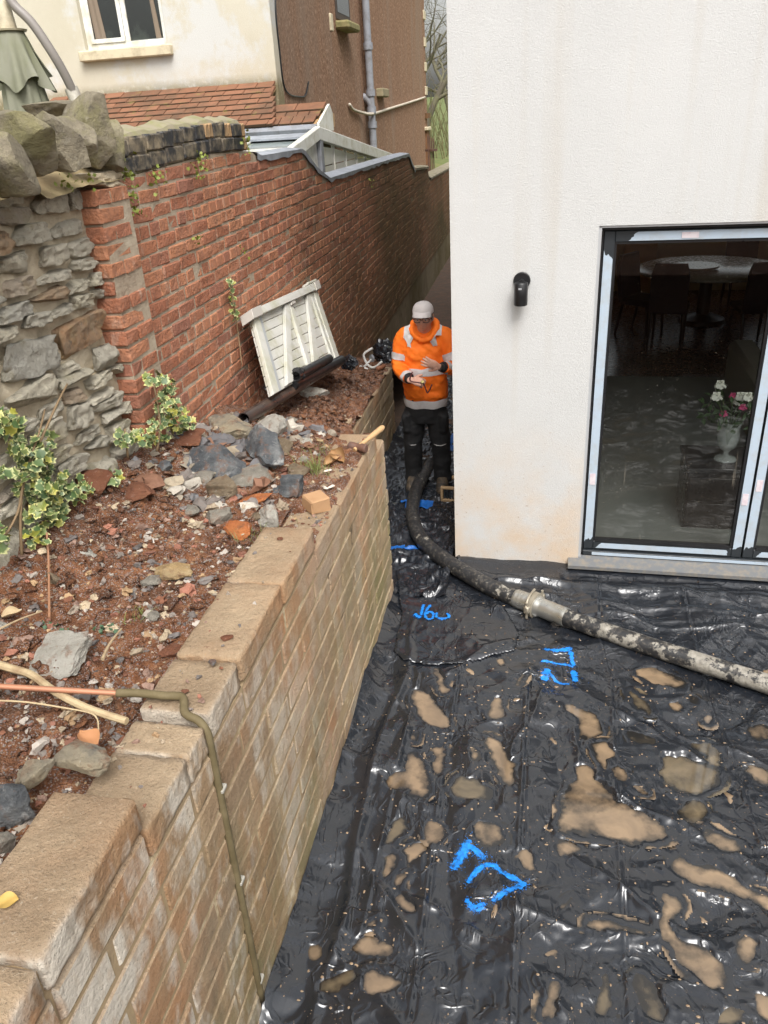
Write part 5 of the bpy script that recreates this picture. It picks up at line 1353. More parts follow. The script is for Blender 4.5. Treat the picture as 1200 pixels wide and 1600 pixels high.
for i, ((P, dk), lev) in enumerate(zip(PUDS, LEV)):
    if lev is None: continue
    lo, hi = P.min(0)-.03, P.max(0)+.03
    i0, i1 = max(int((lo[0]-X0)/_dx), 0), min(int((hi[0]-X0)/_dx)+1, NX-2); j0, j1 = max(int((lo[1]-Y0)/_dy), 0), min(int((hi[1]-Y0)/_dy)+1, NY-2)
    if i1 <= i0 or j1 <= j0: continue
    sx, sy = gx[j0:j1+1, i0:i1+1], gy[j0:j1+1, i0:i1+1]; hs = HH[j0:j1+1, i0:i1+1]; wet = (hs < lev) & (sdf(sx, sy, P) < .034)
    m = MB(); ix = -np.ones(wet.shape, int)
    for jj in range(wet.shape[0]-1):                                    # every cell of the dip that lies under the water level
        for ii in range(wet.shape[1]-1):
            if wet[jj:jj+2, ii:ii+2].any():
                q4 = []
                for (dj, di) in ((0, 0), (0, 1), (1, 1), (1, 0)):
                    if ix[jj+dj, ii+di] < 0:
                        ix[jj+dj, ii+di] = len(m.v); m.v.append((sx[jj+dj, ii+di], sy[jj+dj, ii+di], lev)); m.c.append((max(0., (lev-hs[jj+dj, ii+di])*100), 0, 0))
                    q4.append(ix[jj+dj, ii+di])
                m.f.append(q4)
    if not m.f: continue
    o = m.build('puddle', MT['dwater'] if dk else MT['water'], None, 0)
    NAMES.update(MORE)
    if i in NAMES: tag(o, NAMES[i], 'puddle', 'muddy puddles on the black sheet')
    else: tag(o, 'small dark puddle in a dip of the black sheet' if dk else 'small tan puddle in a dip of the black sheet', 'puddle', 'small dark puddles on the black sheet' if dk else 'small tan puddles on the black sheet')
# splashes of mud and drops
rs = np.random.RandomState(15); m = MB()
for k in range(34):                                                    # countless little films of muddy water in the dips
    x, y = rs.uniform(-.78, 1.8), rs.uniform(1.45, 4.1); best = min(((sheet_h(x+a, y+b), x+a, y+b) for a, b in rs.normal(size=(14, 2))*.05))
    h0, x, y = best; r0 = rs.uniform(.006, .022); st = rs.uniform(.5, 1.9); th = rs.uniform(0, 3.1); n_ = 18; pts = []
    for q_ in range(n_):
        a = 2*pi*q_/n_; r = r0*(1+.5*float(vnoise(cos(a)*1.6+k, sin(a)*1.6, 0, 33))+.3*float(vnoise(cos(a)*4+k, sin(a)*4, 0, 34)))
        u, v = r*cos(a)*st, r*sin(a)/st; px_, py2 = x+u*cos(th)-v*sin(th), y+u*sin(th)+v*cos(th); pts.append((px_, py2, sheet_h(px_, py2)))
    c = (x, y, h0+.0030); o_ = len(m.v); m.v += [c]+[(a, b, h+.0012) for a, b, h in pts]+[(x+(a-x)*1.12, y+(b-y)*1.12, h-.002) for a, b, h in pts]
    for q_ in range(n_):
        q2 = (q_+1) % n_; m.f.append([o_, o_+1+q_, o_+1+q2]); m.f.append([o_+1+q_, o_+1+n_+q_, o_+1+n_+q2, o_+1+q2])
tag(m.build('muddy_films', MT['film'], None, 0), kind='stuff')
rs = np.random.RandomState(5); m = MB(); dome = ico(1)
for k in range(2600):
    if rs.uniform() < .5:
        P, _ = PUDS[rs.randint(len(PUDS))]; c = P[rs.randint(len(P))]; x, y = c[0]+rs.normal()*.16, c[1]+rs.normal()*.16
    else: x, y = rs.uniform(-.85, 1.9), rs.uniform(1.4, 4.4)
    if not (X0+.02 < x < X1-.02 and Y0+.02 < y < 4.7): continue
    s_ = .0012+.0055*rs.uniform()**4; z = any_h(x, y)
    st = rs.uniform(.6, 1.7)
    v = dome[0]*np.array([s_*st, s_/st, s_*.28])+np.array([x, y, z])
    m.add([tuple(p) for p in v], dome[1])
tag(m.build('mud_splashes', m_plain('wet_mud', (.30, .21, .13), .25, dirt=(.18, .12, .07)), None, 0), kind='stuff')
# ------------------------------------------------------------------ blue sprayed marks
bp = Mat('blue_spray_paint', (.0, .21, .72), .6); bc = bp.mix(bp.mr(bp.noise(60, 4), .45, .7), (.004, .17, .62), (.02, .28, .76)); MT['blue'] = bp.done(bp.mix(bp.mr(bp.noise(34, 5, .75), .52, .64, 0, .9), bc, (.010, .02, .04)), .5, Alpha=bp.mr(bp.math('ADD', bp.xyz(bp.attr())[0], bp.mr(bp.noise(45, 5, .75), .3, .7, -.42, .42)), .10, .42))
def strokes(name, label, S_, wpx, over=300):
    t_ = thing(name, label, 'marking', (0, 0, 0), 0, 'blue sprayed height marks'); r = random.Random(len(label)); sp_ = MB()
    for st in S_:
        w_ = wpx; m = MB()
        if isinstance(st, tuple) and isinstance(st[0], (int, float)): w_, st = st
        Wd = [at_z(x, y, .01) for x, y in st]; d = depth(Wd[0]); hw = w_/2/F_PX*d
        C_ = bez([(p.x, p.y, 0) for p in Wd], 12); n_ = len(C_)
        P = []
        for i, p in enumerate(C_):
            t = (C_[min(i+1, n_-1)]-C_[max(i-1, 0)]).normalized(); nn = Vector((-t.y, t.x, 0)); e = min(1, .55+.45*min(i, n_-1-i)/2.5)
            row = []
            for k in range(7):
                a = (k/6-.5)*2; ww = hw*1.45*e*(1+.30*float(vnoise(i*.7, k*.0+len(P)*.31+st[0][0], 0, 12))*abs(a))
                x, y = p.x+nn.x*a*ww, p.y+nn.y*a*ww
                row.append((x, y, any_h(x, y)+(.0022 if abs(a) < .9 else .0006)+(.003 if y > 3.95 else 0)))
            P.append(row)
        m.grid(np.array(P)); m.c = [((1-abs((k/6-.5)*2))*min(1, .5+min(i, n_-1-i)*.25), 0, 0) for i in range(n_) for k in range(7)]; m.build('stroke', MT['blue'], t_, 0); m = sp_
        for k in range(over//len(S_)):                                  # overspray specks
            p = r.choice(C_); x, y = p.x+r.gauss(0, hw*1.3), p.y+r.gauss(0, hw*1.3); s_ = r.uniform(.0006, .0024)
            v = ico(0)[0]*np.array([s_, s_, s_*.3])+np.array([x, y, any_h(x, y)+.001]); m.add([tuple(q) for q in v], ico(0)[1])
    tag(sp_.build('overspray', m_plain('blue_specks', (.006, .19, .66), .55), t_, 0), kind='stuff'); return t_
strokes('sprayed_number', 'blue sprayed 160 on the loose black plastic by the alley mouth', [[(662, 947), (660, 955), (658, 964)], (6, [(648, 961), (652, 966), (658, 965)]), [(673, 947), (667, 955), (664, 963), (668, 970), (676, 968), (677, 962), (671, 959), (665, 963)], [(683, 961), (682, 967), (692, 970), (702, 966), (698, 960)]], 3.6, 200)
strokes('sprayed_number', 'blue sprayed number with a boxed lower figure, nearest the black hose', [[(850, 1014), (862, 1018), (878, 1018), (894, 1014)], [(892, 1018), (894, 1028), (896, 1036)], (3.5, [(845, 1034), (858, 1034), (876, 1036), (896, 1037)]), (10, [(856, 1044), (853, 1052), (850, 1060)]), (4, [(854, 1046), (864, 1056), (876, 1064), (890, 1067)]), (8, [(896, 1042), (898, 1052), (899, 1062)])], 6)
strokes('sprayed_number', 'large blue sprayed number lying sideways, lowest on the sheet', [(12, [(734, 1313), (722, 1331), (707, 1353)]), (8, [(736, 1322), (746, 1331), (757, 1341)]), (8, [(730, 1376), (744, 1361), (762, 1352), (784, 1361), (820, 1379)]), (9, [(822, 1376), (796, 1393), (768, 1408)]), (5, [(727, 1404), (740, 1416), (758, 1413)]), (4, [(732, 1411), (742, 1421), (756, 1419)])], 9, 900)
# ================================================================== concrete pump hose with coupling
hose = thing('pump_hose', 'thick black concrete pump hose with metal coupling snaking from the alley', 'hose', (0, 0, 0))
mh = Mat('worn_rubber', rough=.55)
hx_, hy_, hz2 = mh.xyz()
hn = mh.noise(9, 6, .7)
wear = mh.mr(hx_, -.9, .9, .64, .485)
hc = mh.mix(mh.mr(mh.math('SUBTRACT', hn, wear), -.018, .03), (.02, .02, .021), mh.ramp(mh.noise(30, 5, .7), [(.3, (.14, .13, .11)), (.5, (.26, .24, .20)), (.7, (.40, .37, .32))]))
hc = mh.mix(mh.mr(mh.noise(45, 4, .7), .5, .7, 0, .35), hc, (.26, .22, .17))
MT['hose'] = mh.done(hc, mh.mr(mh.noise(20, 3), .4, .6, .38, .7), mh.bump(mh.math('ADD', mh.noise(40, 4, .7), mh.math('MULTIPLY', hn, 1.2)), .6, .006))
HP = [(672, 722, .14), (664, 738, .10), (652, 762, .07), (645, 790, .065), (647, 818, .065), (661, 846, .065), (691, 872, .075), (740, 903, .08), (790, 928, .07), (835, 945, .07), (885, 965, .07), (1000, 1005, .068), (1100, 1037, .065), (1200, 1069, .063), (1310, 1103, .062), (1480, 1150, .060), (1700, 1205, .058)]
HW = bez([at_z(x, y, z) for x, y, z in HP], 12)
def nearest(px, py):
    p = at_z(px, py, .07); return min(range(len(HW)), key=lambda i: (HW[i]-p).length)
i0, i1, i2 = nearest(806, 934), nearest(834, 945), nearest(884, 965)
MB().tube(HW[:i0+2], .054, 20).build('hose_length', MT['hose'], hose, 40)
MB().tube(HW[i2-1:], .053, 20).build('hose_length', MT['hose'], hose, 40)
def along(i, j, r, n=14):
    a, b = HW[i], HW[j]; return [a+(b-a)*k/n for k in range(n+1)]
A = along(i0, i1, 0)
MB().tube(A, [.056, .060, .060, .059, .060, .060, .059, .060, .060, .059, .060, .060, .062, .068, .068], 24).build('ferrule', MT['steel'], hose, 40)
B_ = along(i1, i2, 0)
MB().tube([B_[1]]+B_[2:], [.068, .068]+[.060, .060, .060, .060, .061, .061, .060, .060, .060, .060, .061, .058], 24).build('ferrule', MT['steel'], hose, 40)
axd = (HW[i2]-HW[i0]).normalized(); ctr = HW[i1]
clamp = MB().tube([ctr-axd*.020, ctr-axd*.017, ctr+axd*.017, ctr+axd*.020], [.076, .082, .082, .076], 28).build('clamp', m_plain('cast_iron', (.36, .32, .25), .5, metal=.5, dirt=(.22, .17, .11), bump=.5), hose, 40)
sdv = axd.cross(Vector((0, 0, 1))).normalized(); upv = sdv.cross(axd).normalized()
for s_, nm in ((1, 'clamp_lug'), (-1, 'clamp_lug')):
    M = Matrix((axd, sdv, upv)).transposed().to_4x4(); M.translation = ctr+sdv*.088*s_+upv*.01
    m = MB(); v, f = chamfer(.036, .034, .05, .007); m.add(v, f, M); m.tube([ctr+sdv*.09*s_+upv*-.05, ctr+sdv*.09*s_+upv*.06], .009, 8); m.build(nm, clamp.data.materials[0], clamp, 40)
MB().tube(bez([ctr+sdv*.1+upv*.03, ctr+sdv*.06+upv*.075-axd*.01, ctr-sdv*.03+upv*.092-axd*.02]), .008, 8).build('clamp_lever', clamp.data.materials[0], clamp, 40)

# ================================================================== drain pipes on the soil
brownp = m_plain('brown_drain_pipe', (.048, .036, .032), .32, dirt=(.10, .065, .045), dscale=6)
def drain(a, b, r, label, mat, sockets=()):
    t = thing('drain_pipe', label, 'pipe', (0, 0, 0))
    a, b = Vector(a), Vector(b); d = (b-a).normalized(); n = 22
    m = MB(); u = d.cross(Vector((0, 0, 1))).normalized(); v = u.cross(d)
    ring = lambda c, rr: [tuple(c+(u*cos(2*pi*k/n)+v*sin(2*pi*k/n))*rr) for k in range(n)]
    rings = [ring(a+d*.25, r*.86), ring(a, r*.86), ring(a-d*.002, r), ring(b, r), ring(b+d*.001, r*.86), ring(b-d*.2, r*.86)]
    m.v = sum(rings, [])
    for i in range(5):
        for k in range(n): m.f.append([i*n+k, i*n+(k+1) % n, (i+1)*n+(k+1) % n, (i+1)*n+k])
    m.build('pipe', mat, t, 40)
    for s0, s1 in sockets: MB().tube([a+d*s0, a+d*(s0+.01), a+d*(s1-.01), a+d*s1], [r*1.05, r*1.18, r*1.18, r*1.05], n).build('socket', mat, t, 40)
    return t
drain(at_z(381, 655, 1.35), at_z(533, 563, 1.12), .038, 'longest brown drain pipe, its open end nearest the rubble', brownp)
drain(at_z(424, 626, 1.30), at_z(524, 564, 1.13), .030, 'thin drain pipe tucked between the longest pipe and the white gate', brownp)
drain(at_z(456, 602, 1.30), at_z(533, 562, 1.16), .035, 'short black drain pipe lying on top of the longest one', MT['black'], ((.0, .05),))
drain(at_z(462, 588, 1.36), at_z(514, 560, 1.25), .033, 'short black drain pipe resting against the foot of the white gate', MT['black'])
bend = thing('pipe_bend', 'black plastic pipe bend with socket lying on the drain pipes', 'pipe fitting', (0, 0, 0))
pb = at_z(436, 603, 1.30)
MB().tube(bez([pb+Vector((-.07, -.07, -.02)), pb+Vector((-.03, -.02, .02)), pb+Vector((.03, .06, .03)), pb+Vector((.08, .16, .02))], 6), .042, 16).build('bend', MT['black'], bend, 40)
MB().tube([pb+Vector((.05, .1, .03)), pb+Vector((.085, .17, .02))], .052, 16).build('socket', MT['black'], bend, 40)
v, f = rock_vf(71, (.12, .12, .10), 3, 5, .3)
o = MB(); o.v = v; o.f = f; o = o.build('cloth_scrap', m_plain('black_rag', (.015, .014, .014), .8), bend, 0); o.location = pb+Vector((.10, .10, .06))
def bag(p, dims, seed, label, rot=0):
    v, f = rock_vf(seed, dims, 4, 3, .35)
    o = MB(); o.v = v; o.f = f; o = o.build('plastic_bag', MT['membrane'], None, 30); o.location = p; o.rotation_euler = (0, 0, rot); tag(o, label, 'bag'); return o
bag(at_z(543, 566, 1.05), (.16, .30, .13), 81, 'crumpled black plastic at the far end of the drain pipes', .5)
bag(at_z(608, 556, .62), (.40, .55, .42), 82, 'black plastic bundle behind the end of the lower block wall', .3)

# ================================================================== white boarded gate leaning on the brick wall
TL, TR, BLc, BRc = at_x(390, 497, -1.84), at_x(490, 452, -1.84), at_x(422, 620, -1.60), at_x(526, 560, -1.60)
gate = thing('wooden_gate', 'white painted boarded gate leaning against the brick wall', 'gate', (0, 0, 0))
gn = (TR-TL).cross(TL-BLc).normalized()
if gn.x < 0: gn = -gn
GW, GH = 1.0, 1.0
def gpart(name, u0, u1, v0, v1, n0, n1, mat, skew=0., b=.0):
    """a board of the gate: u across, v up (0..1), n out of its face in metres; skew shifts its top end sideways"""
    m = MB(); pts = []
    for n_ in (n0, n1):
        for (u, v) in ((u0, v0), (u1, v0), (u1+skew, v1), (u0+skew, v1)):
            p = (BLc*(1-u)+BRc*u)*(1-v)+(TL*(1-u)+TR*u)*v; pts.append(p+gn*n_)
    m.add(pts, [[3, 2, 1, 0], [4, 5, 6, 7], [0, 1, 5, 4], [1, 2, 6, 5], [2, 3, 7, 6], [3, 0, 4, 7]])
    o = m.build(name, mat, gate); bv = o.modifiers.new('b', 'BEVEL'); bv.width = .003; bv.segments = 1; return o
nb = 8
for k in range(nb): gpart('board', .01, .99, k/nb+.002, (k+1)/nb-.004, -.02, 0+.003*((k*7) % 3)/3, MT['whitewood'])
gpart('stile', .0, .07, 0, .985, .001, .028, MT['whitewood']); gpart('stile', .93, 1.0, 0, .985, .001, .028, MT['whitewood'])
gpart('stile', .075, .115, 0, .985, .001, .016, m_plain('gate_shadow_strip', (.36, .37, .37), .6))  # shadow line down the left edge, painted as a grey strip
gpart('stile', .50, .545, .02, .96, .001, .026, MT['whitewood']); gpart('stile', .885, .925, .02, .96, .001, .020, MT['whitewood'])
gpart('brace', .17, .25, .02, .96, .002, .030, MT['whitewood'], .26); gpart('brace', .56, .64, .02, .96, .002, .030, MT['whitewood'], .24)
gpart('top_rail', -.01, 1.01, .965, 1.07, -.03, .050, MT['whitewood'])
gcap = m_plain('gate_cap', (.40, .37, .33), .7, dirt=(.5, .48, .42))
gpart('post_cap', -.05, .07, .95, 1.08, -.035, .062, gcap); gpart('post_cap', .94, 1.03, .955, 1.075, -.035, .058, gcap)
gpart('hinge_plate', .88, 1.05, 1.085, 1.115, -.03, .03, MT['whitewood']); gpart('bracket', .50, .57, .915, .955, .028, .042, gcap)
# ================================================================== tools
wm_ = m_plain('white_painted_steel', (.66, .66, .63), .45, dirt=(.4, .36, .3))
prop = thing('steel_bracket', 'white painted bent steel bracket with hooks on the lower wall end', 'bracket', (0, 0, 0))
q = lambda x, y: at_y(x, y, 6.95)
MB().tube(bez([q(582, 544), q(569, 553), q(571, 564), q(577, 572), q(585, 574), q(597, 565)], 5), .011, 8).build('hook_bar', wm_, prop, 40)
MB().tube([q(569, 573), q(582, 560)], .010, 8).build('stem', wm_, prop, 40); MB().tube([q(562, 572), q(575, 577)], .010, 8).build('cross_bar', wm_, prop, 40)
qq = q(581, 560); MB().tube([qq-Vector((.006, .006, 0)), qq+Vector((.006, .006, 0))], .034, 18).build('disc', m_plain('galvanised', (.35, .37, .4), .4, metal=.5), prop, 40)
hd = thing('wooden_stick', 'short wooden tool handle lying beside the white steel bracket', 'stick', (0, 0, 0))
a, b = at_z(588, 577, .785), at_z(602, 571, .80); MB().tube([a, a+(b-a)*.2, a+(b-a)*.8, b], [.016, .024, .022, .012], 10).build('stick_body', m_plain('red_wood', (.23, .09, .045), .6), hd, 0)
ham = thing('club_hammer', 'club hammer with rusty head and wooden handle on the wall end', 'hammer', (0, 0, 0))
c = at_z(559, 699, 1.283); e = at_z(599, 667, 1.33)
hd_dir = (at_z(574, 702, 1.283)-at_z(545, 697, 1.283)).normalized()
m = MB(); m.tube([c-hd_dir*.055, c-hd_dir*.05, c-hd_dir*.022, c-hd_dir*.012, c+hd_dir*.012, c+hd_dir*.022, c+hd_dir*.05, c+hd_dir*.055], [.020, .025, .025, .020, .020, .025, .025, .020], 12); m.build('head', MT['rust'], ham, 40)
dv = (e-c).normalized()
MB().tube([c-dv*.03, c+dv*.03, c+dv*.08, c+(e-c)*.55, c+(e-c)*.92, e], [.012, .013, .012, .016, .017, .011], 12).build('handle', MT['wood'], ham, 40)
# ================================================================== copper pipe with lagging running over the wall and down the joint
cp = thing('copper_pipe', 'copper pipe with olive lagging bending over the block wall', 'pipe', (0, 0, 0))
c0, c1 = at_z(-40, 1070, 1.425), at_z(182, 1083, 1.392)
MB().tube([c0, c1], .0085, 10).build('copper_length', m_plain('copper', (.48, .22, .13), .45, metal=.35, dirt=(.40, .20, .12)), cp, 40)
fx = FX
lag = [c1, at_z(215, 1083, 1.386), at_z(255, 1087, 1.378), at_z(285, 1090, 1.372), Vector((fx-.06, 1.585, 1.368)), Vector((fx-.015, 1.572, 1.355)), Vector((fx+.006, 1.566, 1.32)), Vector((fx+.009, 1.564, 1.26)), Vector((fx+.009, 1.563, 1.0)), Vector((fx+.010, 1.562, .6)), Vector((fx+.011, 1.560, .1))]
MB().tube(bez(lag, 6), .0125, 10).build('lagging', m_plain('olive_lagging', (.115, .088, .040), .8, dirt=(.19, .15, .08), dscale=14, bump=.5), cp, 0)
for z in (1.10, .70, .20): MB().box((fx+.016, 1.572, z), (.018, .034, .014), b=.003).build('pipe_clip', m_plain('clip', (.36, .34, .29), .6), cp)
# ================================================================== branch and twigs
def stick(pts, r, name, label, mat=MT['bark'], cat='stick', n=8):
    C_ = bez(pts, 6); k = len(C_); rr = [r[0]+(r[1]-r[0])*i/(k-1) for i in range(k)]
    return tag(MB().tube(C_, rr, n).build(name, mat, None, 40), label, cat)
pale = m_plain('peeled_wood', (.44, .34, .20), .75, dirt=(.24, .15, .08), dscale=14, bump=.3)
stick([at_z(-30, 1030, 1.40), at_z(12, 1043, 1.395), at_z(50, 1055, 1.392), at_z(85, 1080, 1.388), at_z(135, 1106, 1.378), at_z(198, 1127, 1.368)], (.013, .011), 'fallen_branch', 'thick bare branch lying across the soil under the copper pipe', pale)
stick([at_z(-20, 1094, 1.41), at_z(40, 1097, 1.405), at_z(100, 1106, 1.395), at_z(140, 1114, 1.385), at_z(152, 1124, 1.375), at_z(154, 1142, 1.37)], (.0028, .002), 'twig', 'thin bent twig below the copper pipe', pale)
stick([at_z(73, 832, 1.55), at_z(76, 880, 1.46), at_z(77, 965, 1.40)], (.004, .0045), 'twig', 'upright reddish twig standing on the gravel', m_plain('red_twig', (.30, .15, .08), .7))
stick([at_z(-5, 985, 1.42), at_z(30, 968, 1.42), at_z(66, 955, 1.41)], (.004, .002), 'twig', 'short forked twig at the left edge above the pale stone', MT['bark'])
stick([at_z(160, 1030, 1.39), at_z(172, 1005, 1.39), at_z(190, 982, 1.385)], (.006, .003), 'twig', 'grey twig beside the broken concrete slab', MT['bark'])
# ================================================================== leaves, ivy, weeds
def leaf_mesh(name, mat, seed, s=1.):
    r = random.Random(seed)
    out_ = [(0, -.5), (.16, -.42), (.42, -.40), (.34, -.16), (.52, .06), (.26, .12), (.12, .30), (0, .56), (-.12, .30), (-.26, .12), (-.52, .06), (-.34, -.16), (-.42, -.40), (-.16, -.42)]
    P = [(x*s*(1+r.uniform(-.1, .1)), y*s*(1+r.uniform(-.1, .1)), (.10*s*abs(x)*2-.10*s*(y*y)*2+r.uniform(-.02, .02)*s)) for x, y in out_]
    v = [(0, -.1*s, 0)]+P; f = [[0, 1+i, 1+(i+1) % len(P)] for i in range(len(P))]
    m = MB(); m.v = v; m.f = f; return m.mesh(name, mat, 0)
def m_ivy():
    m = Mat('variegated_ivy', rough=.45); o = m.obj(); r = m.rnd()
    ln = m.n('ShaderNodeVectorMath', operation='LENGTH'); m.put(ln.inputs[0], m.scl(o, (1, .9, .6)))
    d = m.math('ADD', ln.outputs['Value'], m.math('MULTIPLY', m.math('SUBTRACT', m.noise(60, 3, .6, o), .5), .022))
    g = m.ramp(r, [(0, (.06, .105, .035)), (.5, (.10, .15, .055)), (.85, (.16, .20, .05)), (1, (.34, .33, .05))])
    e = m.ramp(r, [(0, (.38, .41, .17)), (.6, (.50, .50, .24)), (1, (.56, .50, .12))])
    c = m.mix(m.mr(d, .0135, .0185), g, e)
    return m.done(c, None)
ivm = m_ivy()
IVY = [leaf_mesh('leaf', ivm, 400+k, .043) for k in range(6)]
stem_m = m_plain('ivy_stem', (.22, .15, .08), .8)
def ivy(name, label, clusters, X, seed, stems):
    t = thing(name, label, 'ivy', (0, 0, 0)); r = random.Random(seed)
    for (cx_, cy_, rx, ry, n_) in clusters:
        for k in range(int(n_*1.12)):
            a = r.random()*6.28; q = sqrt(r.random()); px, py = cx_+rx*q*cos(a), cy_+ry*q*sin(a)
            p = at_x(px, py, X+r.uniform(-.02, .10)*(1.2-q))
            zs = float(soil_h(p.x, p.y, False))
            if p.z < zs+.015: p = at_z(px, py, zs+r.uniform(.02, .06))
            s_ = r.uniform(.42, 1.2)
            E_ = Euler((radians(r.gauss(38, 26)), radians(r.gauss(25, 28)), radians(r.gauss(15, 45)))).to_matrix().to_4x4()
            place('leaf', r.choice(IVY), Matrix.Translation(p) @ E_ @ Matrix.Rotation(r.uniform(-2, 2), 4, 'Z') @ Matrix.Scale(s_, 4), t)
    for st in stems:
        MB().tube(bez([at_x(x, y, X+.01+.02*(i % 2)) for i, (x, y) in enumerate(st)], 5), [.006*(1-.6*i/(len(st)*5)) for i in range((len(st)-1)*5+1)], 6).build('stem', stem_m, t, 0)
    return t
ivy('ivy', 'big variegated ivy clump at the foot of the stone wall, at the left edge', [(12, 668, 28, 28, 44), (38, 700, 24, 20, 30), (70, 690, 18, 18, 14), (60, 722, 28, 18, 40), (72, 762, 50, 28, 84), (120, 768, 26, 22, 32), (72, 800, 34, 24, 46), (58, 835, 20, 18, 22), (12, 742, 14, 10, 10), (6, 838, 14, 22, 14)], -1.86, 5, [[(34, 870), (32, 800), (40, 740), (60, 680), (70, 640)], [(36, 745), (28, 800), (0, 850)], [(45, 730), (85, 640), (105, 600)]])
ivy('ivy', 'yellow-green ivy clump growing at the foot of the brick pier', [(240, 592, 14, 12, 16), (260, 602, 18, 14, 24), (262, 630, 22, 24, 46), (280, 655, 24, 20, 42), (248, 672, 26, 18, 30), (236, 690, 14, 12, 12), (300, 668, 12, 8, 8)], -1.80, 6, [[(245, 705), (250, 660), (240, 600)]])
ivy('ivy', 'small ivy sprig at the corner between the stone wall and the brick pier', [(194, 685, 14, 14, 16), (218, 684, 10, 12, 10), (176, 744, 14, 10, 10)], -1.86, 7, [[(200, 715), (195, 670)]])
ivy('ivy', 'thin hanging ivy strand on the brick wall above the gate', [(361, 440, 4, 8, 6), (363, 460, 5, 10, 8), (365, 482, 7, 8, 7), (369, 494, 6, 6, 5)], -1.90, 8, [[(360, 430), (364, 470), (372, 520), (378, 570)]])
grn = m_plain('wall_weed', (.17, .21, .035), .6, dirt=(.26, .27, .05))
SML = leaf_mesh('leaflet', grn, 500, .022)
def tuft(px, py, n_, sp, label, X=BX+.03, seed=0, z=None, group='small weeds growing out of the walls'):
    p0 = at_x(px, py, X) if z is None else at_z(px, py, z)
    r = random.Random(px*3+py); m = MB(); t = thing('wall_weed', label, 'weed', p0, 0, group)
    for k in range(n_):
        c = Vector((r.uniform(-.01, .05), r.gauss(0, sp), r.gauss(0, sp*1.1)))
        E_ = Matrix.Translation(c) @ Euler((r.gauss(.6, .6), r.gauss(.6, .5), r.random()*6)).to_matrix().to_4x4() @ Matrix.Scale(r.uniform(.5, 1.2), 4)
        me = SML; m.add([tuple(v.co) for v in me.vertices], [list(p.vertices) for p in me.polygons], E_)
    m.build('foliage', grn, t, 0)
for a in ((190, 268, 34, .032, 'green weed at the left end of the black coping'), (203, 313, 46, .034, 'green weed on the bricks beside the pier top'), (240, 274, 26, .026, 'low green weed under the middle of the black coping'), (300, 258, 20, .024, 'left of two green weeds under the black coping'), (314, 253, 22, .024, 'right of two green weeds under the black coping'),
          (306, 280, 10, .018, 'little weed just below the two coping weeds'), (307, 373, 12, .02, 'pale weed in the upper middle of the brick wall'), (377, 393, 10, .018, 'tiny weed on the bricks above the ivy strand'), (380, 222, 26, .03, 'mossy weed at the right end of the black coping'), (577, 284, 8, .02, 'small weed high on the far part of the brick wall')): tuft(*a)
tuft(96, 283, 14, .02, 'tiny weed between the stone wall and the brick pier', SX+.04); tuft(128, 282, 10, .018, 'tiny weed on the mortar above the pier', -1.9)
dgr = m_plain('dark_weed', (.045, .095, .045), .6)
for k, (px, py, n_, lb) in enumerate(((48, 992, 12, 'dark green weed near the left edge on the soil'), (77, 983, 10, 'dark green weed under the upright twig'), (164, 988, 12, 'dark green weed above the broken concrete slab'), (95, 995, 6, 'tiny dark weed between the other soil weeds'))):
    p0 = soil_at(px, py, .01); t = thing('soil_weed', lb, 'weed', p0, 0, 'small weeds on the soil'); r = random.Random(px)
    m = MB(); me = IVY[k]
    for q in range(n_):
        E_ = Matrix.Translation((r.gauss(0, .02), r.gauss(0, .02), r.uniform(.005, .025))) @ Euler((r.gauss(.3, .4), r.gauss(0, .4), r.random()*6)).to_matrix().to_4x4() @ Matrix.Scale(r.uniform(.3, .55), 4)
        m.add([tuple(v.co) for v in me.vertices], [list(p.vertices) for p in me.polygons], E_)
    m.build('foliage', dgr, t, 0)
gg = m_plain('grass_blade', (.16, .20, .05), .7, dirt=(.30, .26, .12))
def grass(px, py, n_, sp, L, label, z=None):
    p0 = soil_at(px, py); r = random.Random(px*7); m = MB()
    for k in range(n_):
        x, y = r.gauss(0, sp), r.gauss(0, sp); h = L*r.uniform(.4, 1.2); dx, dy = r.gauss(0, .5)*h, r.gauss(0, .5)*h; a = r.random()*6.28; w_ = .0015
        ex, ey = cos(a)*w_, sin(a)*w_
        m.add([(x-ex, y-ey, -.01), (x+ex, y+ey, -.01), (x+dx*.5+ex*.7, y+dy*.5+ey*.7, h*.6), (x+dx*.5-ex*.7, y+dy*.5-ey*.7, h*.6), (x+dx, y+dy, h*.95)], [[0, 1, 2, 3], [3, 2, 4]])
    o = m.build('grass_tuft', gg, None, None); o.location = p0; tag(o, label, 'grass'); return o
grass(490, 738, 130, .035, .09, 'green grass tuft at the inner edge of the wall by the dead leaf'); grass(505, 712, 60, .04, .06, 'sparse grass above the larger tuft'); grass(215, 968, 50, .025, .05, 'few grass blades on the soil beside the long tan stone'); grass(395, 845, 70, .06, .05, 'dry grass blades around the orange broken brick')
dead = m_plain('dead_leaf', (.30, .16, .065), .7, dirt=(.42, .27, .13), dscale=20)
def dleaf(px, py, z, s_, rot, label, curl=1., mat=dead):
    P = []
    for i in range(9):
        u = i/8; w_ = sin(pi*min(1, u*1.05+.02))**.8*.42*(1-.2*u); row = []
        for k in range(7):
            a = (k/6-.5)*2; row.append((a*w_*s_*cos(a*curl*.7), (u-.5)*s_, (abs(a)**1.6*w_*.8*curl+.25*curl*(u-.5)**2)*s_+.03*s_*sin(u*9+a*4)))
        P.append(row)
    o = MB().grid(np.array(P)).build('dead_leaf', mat, None, 0); o.location = at_z(px, py, z)+Vector((0, 0, .006)); o.rotation_euler = [radians(t) for t in rot]
    tag(o, label, 'leaf', 'dead leaves on the soil and wall'); return o
